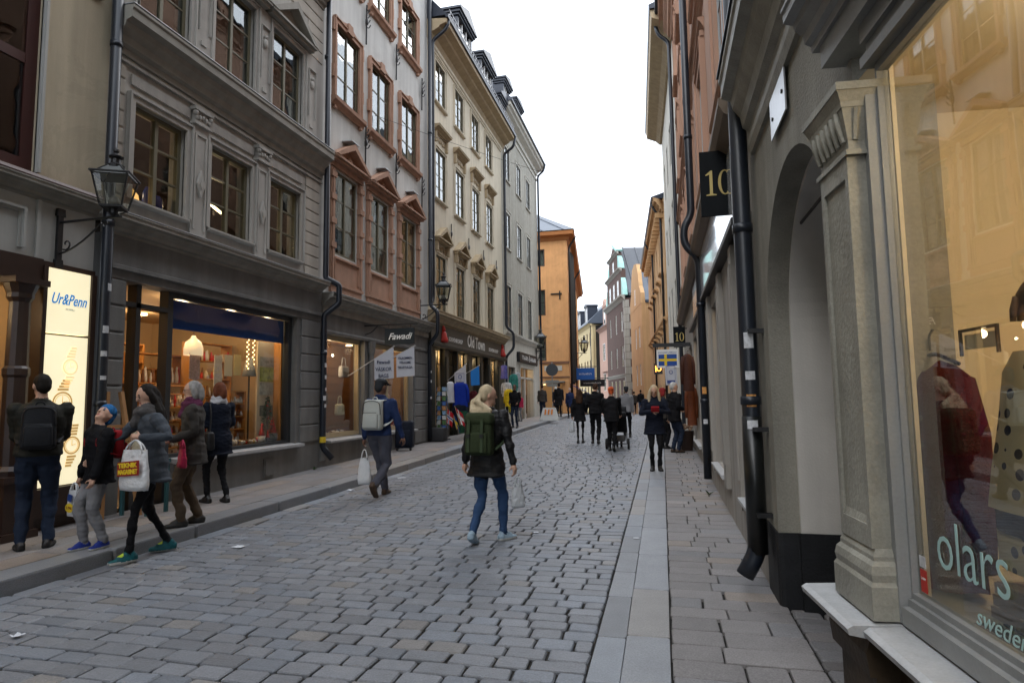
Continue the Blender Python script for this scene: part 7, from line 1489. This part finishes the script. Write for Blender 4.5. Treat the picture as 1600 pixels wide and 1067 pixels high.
for k, (u, lab) in enumerate(((10.16, 'string of warm fairy lights hanging beside the cabinet'), (10.33, 'second string of fairy lights close to the poster panel'))):
    t = root('fairy_lights', lab, 'lights', lp(u, 2.2)); mb = MB(); mb.tube([lp(u, 2.2), lp(u, 2.85)], .006, 5); mb.build('cord', IRON, t); mb = MB()
    for q in range(14): mb.ell(lp(u + .02*(-1)**q, 2.22 + q*.045), .014, .014, .014, 6, 4)
    tag(mb.build('bulbs', mat('fairy_glow', (1, .62, .25), emit=4), t), kind='stuff')
xt = root('small_fir_tree', 'small decorated fir tree with red bows in the display', 'tree', lp(10.55, .85, -.4)); mb = MB(); mb.tube([lp(10.6, .8, -.36), lp(10.6, 1.7, -.36)], .012, 5); mb.build('trunk', BROWN_WOOD, xt)
mb = MB(); 
for q in range(700):
    h = random.random()**1.3; a = random.uniform(0, 6.28); r = .2*(1 - h)*random.uniform(.3, 1); c = lp(10.6, .86 + h*.82, -.36) + V((r*math.cos(a)*.7, r*math.sin(a), 0)); d = V((math.cos(a), math.sin(a), random.uniform(-.5, .3)))*.035; e = V((random.uniform(-1, 1), random.uniform(-1, 1), 1))*.008; mb.add([c, c + d + e, c + d - e], [(0, 1, 2)])
mb.build('crown', mat('fir_green', (.02, .05, .018), .8), xt); mb = MB()
for q in range(16): h = random.random(); a = random.uniform(0, 6.28); r = .2*(1 - h); mb.ell(lp(10.6, .9 + h*.75, -.36) + V((r*math.cos(a)*.7, r*math.sin(a), 0)), .022, .022, .022, 6, 5)
tag(mb.build('red_bows', FIG[0], xt, True), kind='stuff')
for (u, w, s, lab) in ((10.72, -.32, 1.1, 'red hatted gnome doll at the end of the window sill'), (10.35, -.3, .85, 'round white bearded gnome doll beside the fir tree'), (10.5, -.27, .55, 'tiny red gnome doll on the window sill')):
    t = root('gnome_doll', lab, 'doll', lp(u, .8, w), 0, 'gnome dolls'); mb = MB(); mb.lathe(lp(u, .83, w), [(.06*s, 0), (.09*s, .04*s), (.085*s, .12*s), (.06*s, .16*s)], 10); mb.build('body', FIG[3] if s < 1 and s > .6 else mat('fig_grey', (.12, .11, .11), .9), t, True)
    mb = MB(); mb.lathe(lp(u, .83 + .14*s, w), [(.075*s, 0), (.05*s, .08*s), (.02*s, .2*s), (.004, .28*s)], 10); mb.build('hat', FIG[0], t, True)
mb = MB()
for q in range(60): u = random.uniform(8.3, 10.5); r = random.uniform(.018, .045); mb.cur = random.randrange(5); mb.ell(lp(u, .835 + r, random.uniform(-.42, -.26)), r*.9, r, r*1.2, 7, 5)
tag(mb.build('sill_trinkets', FIG + [mat('straw', (.5, .33, .12), .8)], None, True), 'small straw and red wooden trinkets crowded along the gift shop sill', 'trinkets', None, 'stuff')
sl = root('standing_lamp', 'grey cone shaded standing lamp in the display', 'lamp', lp(10.28, .85, -.55)); mb = MB(); mb.tube([lp(10.28, .85, -.55), lp(10.28, 2.1, -.55)], .015, 6); mb.build('stem', IRON, sl); mb = MB(); mb.lathe(lp(10.28, 2.08, -.55), [(.13, 0), (.1, .15), (.05, .36)], 12); mb.build('shade', mat('shade_grey', (.3, .3, .28), .7), sl, True)
# upstairs lamp and blue vases
ul = root('upstairs_lamp', 'yellow lit lamp shade in the first window above the gift shop', 'lamp', LF.p(7.1, -.5, 4.5)); mb = MB(); mb.lathe(LF.p(7.15, -.4, 4.5), [(.22, 0), (.2, .12), (.12, .22), (.04, .26)], 14); mb.build('shade', mat('shade_lit_yellow', (1, .55, .18), emit=.8), ul, True); lamp_light(ul, LF.p(7.2, -.9, 4.9), 6)
for k, u in enumerate((7.5, 7.68)): t = root('blue_vase', ('taller' if k == 0 else 'shorter') + ' cobalt blue vase on the upstairs window sill', 'vase', LF.p(u, -.3, 4.45), 0); mb = MB(); mb.lathe(LF.p(u, -.3, 4.46), [(.05, 0), (.08, .1), (.07, .28 - k*.05), (.04, .36 - k*.08)], 12); mb.build('vase', mat('cobalt', (.01, .04, .3), .25), t, True)
tl = root('tube_light', 'lit ceiling tube light behind the second window above the gift shop', 'lamp', LF.p(9.0, -1.4, 5.5)); mb = MB(); mb.tube([LF.p(9.25, -.75, 5.2), LF.p(9.95, -1.0, 5.2)], .025, 8); mb.build('tube', mat('tube_glow', (1, .75, .4), emit=4), tl); lamp_light(tl, LF.p(9.6, -.9, 5.1), 7)
# ---- bag shop display
for (u, z, w, col, lab, s) in ((13.35, 1.25, -.35, (.55, .52, .36), 'cream handbag hanging in the bag shop window', 1.), (13.8, 2.15, -.5, (.4, .4, .42), 'grey quilted bag hanging high in the bag shop window', 1.1), (12.75, 2.2, -.45, (.45, .12, .08), 'red brown bag on the upper shelf of the bag shop window', .9), (16.2, 1.5, -.5, (.55, .25, .15), 'salmon bag in the far bag shop window', 1.), (16.5, 1.0, -.45, (.05, .04, .05), 'black bag low in the far bag shop window', 1.1), (13.0, 1.5, -.6, (.05, .03, .02), 'dark brown bag at the middle of the bag shop window', 1.1)):
    t = root('display_bag', lab, 'handbag', LF.p(u, w, z)); b = rbox('bag_body', mat('bag_%d' % int(u*100), col, .5, .4, var=.2, vscale=12), (.12*s, .34*s, .26*s), .045, None, Matrix.Translation(LF.p(u, w, z)), 3, .12); adopt(b, t)
    mb = MB(); mb.tube(bend([LF.p(u - .1*s, w, z + .24*s), LF.p(u - .06*s, w, z + .44*s), LF.p(u + .06*s, w, z + .44*s), LF.p(u + .1*s, w, z + .24*s)], 4, .05), .01, 6); mb.build('handle', mat('bag_%d' % int(u*100)), t)
mb = MB()
for q in range(40): u = random.choice((random.uniform(12.3, 13.8), random.uniform(15.6, 16.8))); mb.cur = random.randrange(5); b0 = LF.p(u, random.uniform(-.5, -.3), .8); mb.ell(b0 + V((0, 0, .05)), .05, .08, random.uniform(.03, .07), 7, 5)
tag(mb.build('folded_goods', FIG + [NAVYP], None, True), 'wallets and folded gloves spread along the bag shop window boards', 'goods', None, 'stuff')
ch = root('sparkling_chandelier', 'cluster of bright bulbs at the top of the bag shop window', 'lamp', LF.p(13.0, -.7, 2.8)); mb = MB()
for q in range(12): mb.ell(LF.p(12.5 + random.random()*1.2, -.6 - random.random()*.5, 2.68 + random.random()*.22), .028, .028, .028, 7, 5)
tag(mb.build('bulbs', mat('bulb_glow'), ch), kind='stuff'); lamp_light(ch, LF.p(13.1, -.7, 2.55), 10)
# ---- souvenir shop interior: shelves with wares
for k, (u0, u1) in enumerate(((18.65, 19.5), (21.05, 21.95), (22.7, 23.6), (25.2, 26.3), (19.95, 20.8), (24.1, 24.8))):
    shelf_unit('souvenir_shelf', 'shelf of souvenirs behind the %s souvenir shop window' % ('nearest', 'third', 'fourth', 'last', 'second', 'fifth')[k], u0, u1, .5, 2.6, -.6, .25, 6, FIG + [mat('card_blue')])
# ---- clothes shop display
DRW = -.32
cg = root('red_cardigan', 'dark red knitted cardigan on a hanger in the clothes shop window', 'cardigan', SF.p(-.15, DRW, .9)); KNIT = mat('knit_dark_red', (.10, .009, .013), .9, .1, var=.15, vscale=20, bump=.8, bscale=130)
mb = MB(SF); rows = [(1.70, .07, .03, 0), (1.675, .16, .045, 0), (1.64, .225, .055, 0), (1.5, .215, .065, 0), (1.2, .205, .075, 0), (.885, .225, .08, 0)]; n = 18; vs = []
for z, a, b, _ in rows:
    for q in range(n): th = 2*math.pi*q/n; vs.append(SF.p(-.10 + a*math.cos(th)*(1 + .04*math.sin(6*th)), DRW + b*math.sin(th), z + .02*math.cos(th*2)))
mb.add(vs, [(i*n + q, i*n + (q + 1) % n, (i + 1)*n + (q + 1) % n, (i + 1)*n + q) for i in range(5) for q in range(n)]); mb.build('body', KNIT, cg, True)
for sg in (-1, 1): mb = MB(); mb.tube([SF.p(-.10 + sg*.18, DRW, 1.64), SF.p(-.10 + sg*.235, DRW, 1.45), SF.p(-.10 + sg*.245, DRW, 1.2), SF.p(-.10 + sg*.235, DRW, .98)], [.05, .055, .048, .042], 10); mb.build('sleeve', KNIT, cg, True)
for q in range(6): mb = MB(); mb.tube([SF.p(-.13, DRW + .06, 1.5 - q*.1), SF.p(-.13, DRW + .078, 1.5 - q*.1)], .011, 8); mb.build('button', mat('button_dark', (.06, .02, .02), .4), cg)
mb = MB(); mb.tube(bend([SF.p(.09, DRW, 1.66), SF.p(-.10, DRW, 1.76), SF.p(-.29, DRW, 1.70)], 5, .08), .008, 6); mb.tube(bend([SF.p(-.10, DRW, 1.76), SF.p(-.10, DRW, 1.82), SF.p(-.13, DRW, 1.84)], 4, .03), .005, 5); mb.build('hanger', IRON, cg)
dm = bpy.data.materials.new('cloth_polka'); dm.use_nodes = True; tt = dm.node_tree; bb = tt.nodes['Principled BSDF']; bb.inputs['Roughness'].default_value = .9
vo = nn(tt, 'ShaderNodeTexVoronoi'); vo.inputs['Scale'].default_value = 17; vo.inputs['Randomness'].default_value = .35; ge = nn(tt, 'ShaderNodeNewGeometry'); tt.links.new(ge.outputs['Position'], vo.inputs['Vector']); lt = nn(tt, 'ShaderNodeMath', operation='LESS_THAN'); lt.inputs[1].default_value = .3; tt.links.new(vo.outputs['Distance'], lt.inputs[0]); mi_ = nn(tt, 'ShaderNodeMix', data_type='RGBA'); mi_.inputs[6].default_value = (.55, .45, .26, 1); mi_.inputs[7].default_value = (.02, .016, .012, 1); tt.links.new(lt.outputs[0], mi_.inputs[0]); tt.links.new(mi_.outputs[2], bb.inputs['Base Color'])
pd_ = root('polka_dot_dress', 'cream dress with black polka dots and dark waistband beside the cardigan', 'dress', SF.p(-.62, -.3, .95))
mb = MB(SF); n = 18; vs = []
for z, a, b in ((1.72, .05, .03), (1.66, .1, .05), (1.5, .13, .07), (1.36, .17, .09), (1.24, .2, .1)):
    for q in range(n): th = 2*math.pi*q/n; f = 1 + .07*math.sin(7*th)*(1.75 - z); vs.append(SF.p(-.66 + a*f*math.cos(th), -.32 + b*f*math.sin(th), z))
mb.add(vs, [(i*n + q, i*n + (q + 1) % n, (i + 1)*n + (q + 1) % n, (i + 1)*n + q) for i in range(4) for q in range(n)]); mb.build('bodice', dm, pd_, True)
for z0, z1, m_ in ((1.16, 1.25, BLACKC), (1.06, 1.17, dm)): mb = MB(SF); vs = [SF.p(-.66 + .17*math.cos(2*math.pi*q/n), -.32 + .085*math.sin(2*math.pi*q/n), z) for z in (z0, z1) for q in range(n)]; mb.add(vs, [(q, (q + 1) % n, n + (q + 1) % n, n + q) for q in range(n)]); mb.build('band' if m_ is BLACKC else 'hem', m_, pd_, True)
# mannequin hand holding a framed card
mh_ = root('mannequin_hand', 'brown mannequin hand with gold ring reaching down over the dress', 'mannequin', SF.p(-.75, -.3, 1.85)); mb = MB(); hb0 = SF.p(-.78, -.3, 1.92); dd = (SF.eu*.8 - V((0, 0, .5))).normalized(); sd = SF.en; up = dd.cross(sd)
mb.tube([hb0 - dd*.25, hb0 - dd*.08, hb0], [.035, .028, .026], 10); mb.tube([hb0, hb0 + dd*.05, hb0 + dd*.085], [.026, .034, .03], 10)
for q in range(4):
    b0 = hb0 + dd*.08 + sd*(-.03 + .02*q); b1 = b0 + (dd*.7 - V((0, 0, .7)))*.035; b2 = b1 + (dd*.2 - V((0, 0, 1)))*.03; mb.tube([b0, b1, b2], [.011, .01, .008], 8)
b0 = hb0 + dd*.03 - sd*.03; mb.tube([b0, b0 + dd*.04 - sd*.015 - V((0, 0, .02)), b0 + dd*.06 - V((0, 0, .045))], [.012, .011, .008], 8); mb.build('hand', mat('mannequin_brown', (.20, .11, .06), .45, .4), mh_, True)
mb = MB(); mb.tube([hb0 + dd*.1 + sd*-.012, hb0 + dd*.112 + sd*-.012], .0135, 10); mb.build('ring', mat('gold_metal', (.7, .45, .1), .25, .5, metal=1), mh_)
fr_ = root('card_frame', 'dark wire frame with a pale card between the hand and the cardigan', 'frame', SF.p(-.5, -.29, 1.6)); mb = MB(SF); 
for a, b, z0, z1 in ((-.62, -.61, 1.72, 1.8), (-.42, -.41, 1.72, 1.8), (-.62, -.41, 1.8, 1.81)): mb.box(a, b, -.27, -.262, z0, z1)
mb.build('wire', IRON, fr_); mb = MB(SF); mb.box(-.6, -.43, -.275, -.27, 1.74, 1.79); mb.build('card', PAP[1], fr_)
cr = root('wooden_crate', 'pale wooden crate lying on the display floor', 'crate', SF.p(-.62, -.4, .86)); CW = mat('wood_crate_grey', (.24, .19, .13), .8, .2, var=.2)
for k in range(3):
    mb = MB(SF); mb.box(-.85, -.42, -.30 - .008*k, -.29 - .008*k, .862 + k*.038, .896 + k*.038); mb.build('plank', CW, cr)
for u in (-.85, -.44): mb = MB(SF); mb.box(u, u + .02, -.55, -.315, .862, .975); mb.build('side', CW, cr)
# ---- litter, weeds, cable
PAPER = mat('paper_scrap', (.6, .62, .66), .8, .2, var=.1)
for k, (x, y, s, lab) in enumerate(((-4.39, 3.5, .035, 'crumpled white paper scrap on the cobbles nearest us'), (-4.58, 6.05, .06, 'flat white paper scrap on the cobbles near the striding woman'), (-5.3, 9.9, .06, 'white crumpled wrapper in the gutter by the kerb'), (-5.05, 11.5, .08, 'flat white sheet on the cobbles right behind the tall man'), (-1.5, 7.3, .03, 'small white scrap behind the blonde woman shoes'), (-.34, 7.2, .03, 'small pale leaf on the gutter slabs'))):
    t = root('litter', lab, 'litter', (x, y, rise(y)), 0, 'scraps of litter'); mb = MB(); n = 4; vs = [(x + s*(i/n - .5)*2 + random.uniform(-.2, .2)*s, y + s*(j/n - .5)*1.6, rise(y) + .008 + random.random()*s*(.5 if k in (0, 2) else .1)) for j in range(n + 1) for i in range(n + 1)]
    mb.add(vs, [(j*(n + 1) + i, j*(n + 1) + i + 1, (j + 1)*(n + 1) + i + 1, (j + 1)*(n + 1) + i) for j in range(n) for i in range(n)]); mb.build('paper', PAPER, t)
for (x, y, lab) in ((.66, 10.3, 'small green weed growing at the foot of the right hand wall'), (-6.98, 11.5, 'low weed tuft at the foot of the drainpipe on the left')):
    t = root('weed', lab, 'plant', (x, y, gz(x, y)), 0); mb = MB()
    for q in range(16):
        a = random.uniform(0, 6.28); l = random.uniform(.05, .13); d = V((math.cos(a), math.sin(a), random.uniform(.3, 1.2))).normalized(); b0 = V((x, y, gz(x, y))); e = d.cross(V((0, 0, 1))).normalized()*.012; mb.add([b0, b0 + d*l*.5 + e, b0 + d*l, b0 + d*l*.5 - e], [(0, 1, 2, 3)])
    mb.build('leaves', mat('weed_green', (.04, .075, .02), .7), t)
cb = root('overhead_cable', 'thin cable strung across the street high above the white house', 'cable', (-7.1, 15, 9.2)); mb = MB(); a, b = V((-7.1, 14.4, 9.05)), V((.2, 31, 11.5)); mb.tube([a.lerp(b, q/12) - V((0, 0, .35*math.sin(math.pi*q/12))) for q in range(13)], .006, 5); mb.build('wire', IRON, cb)
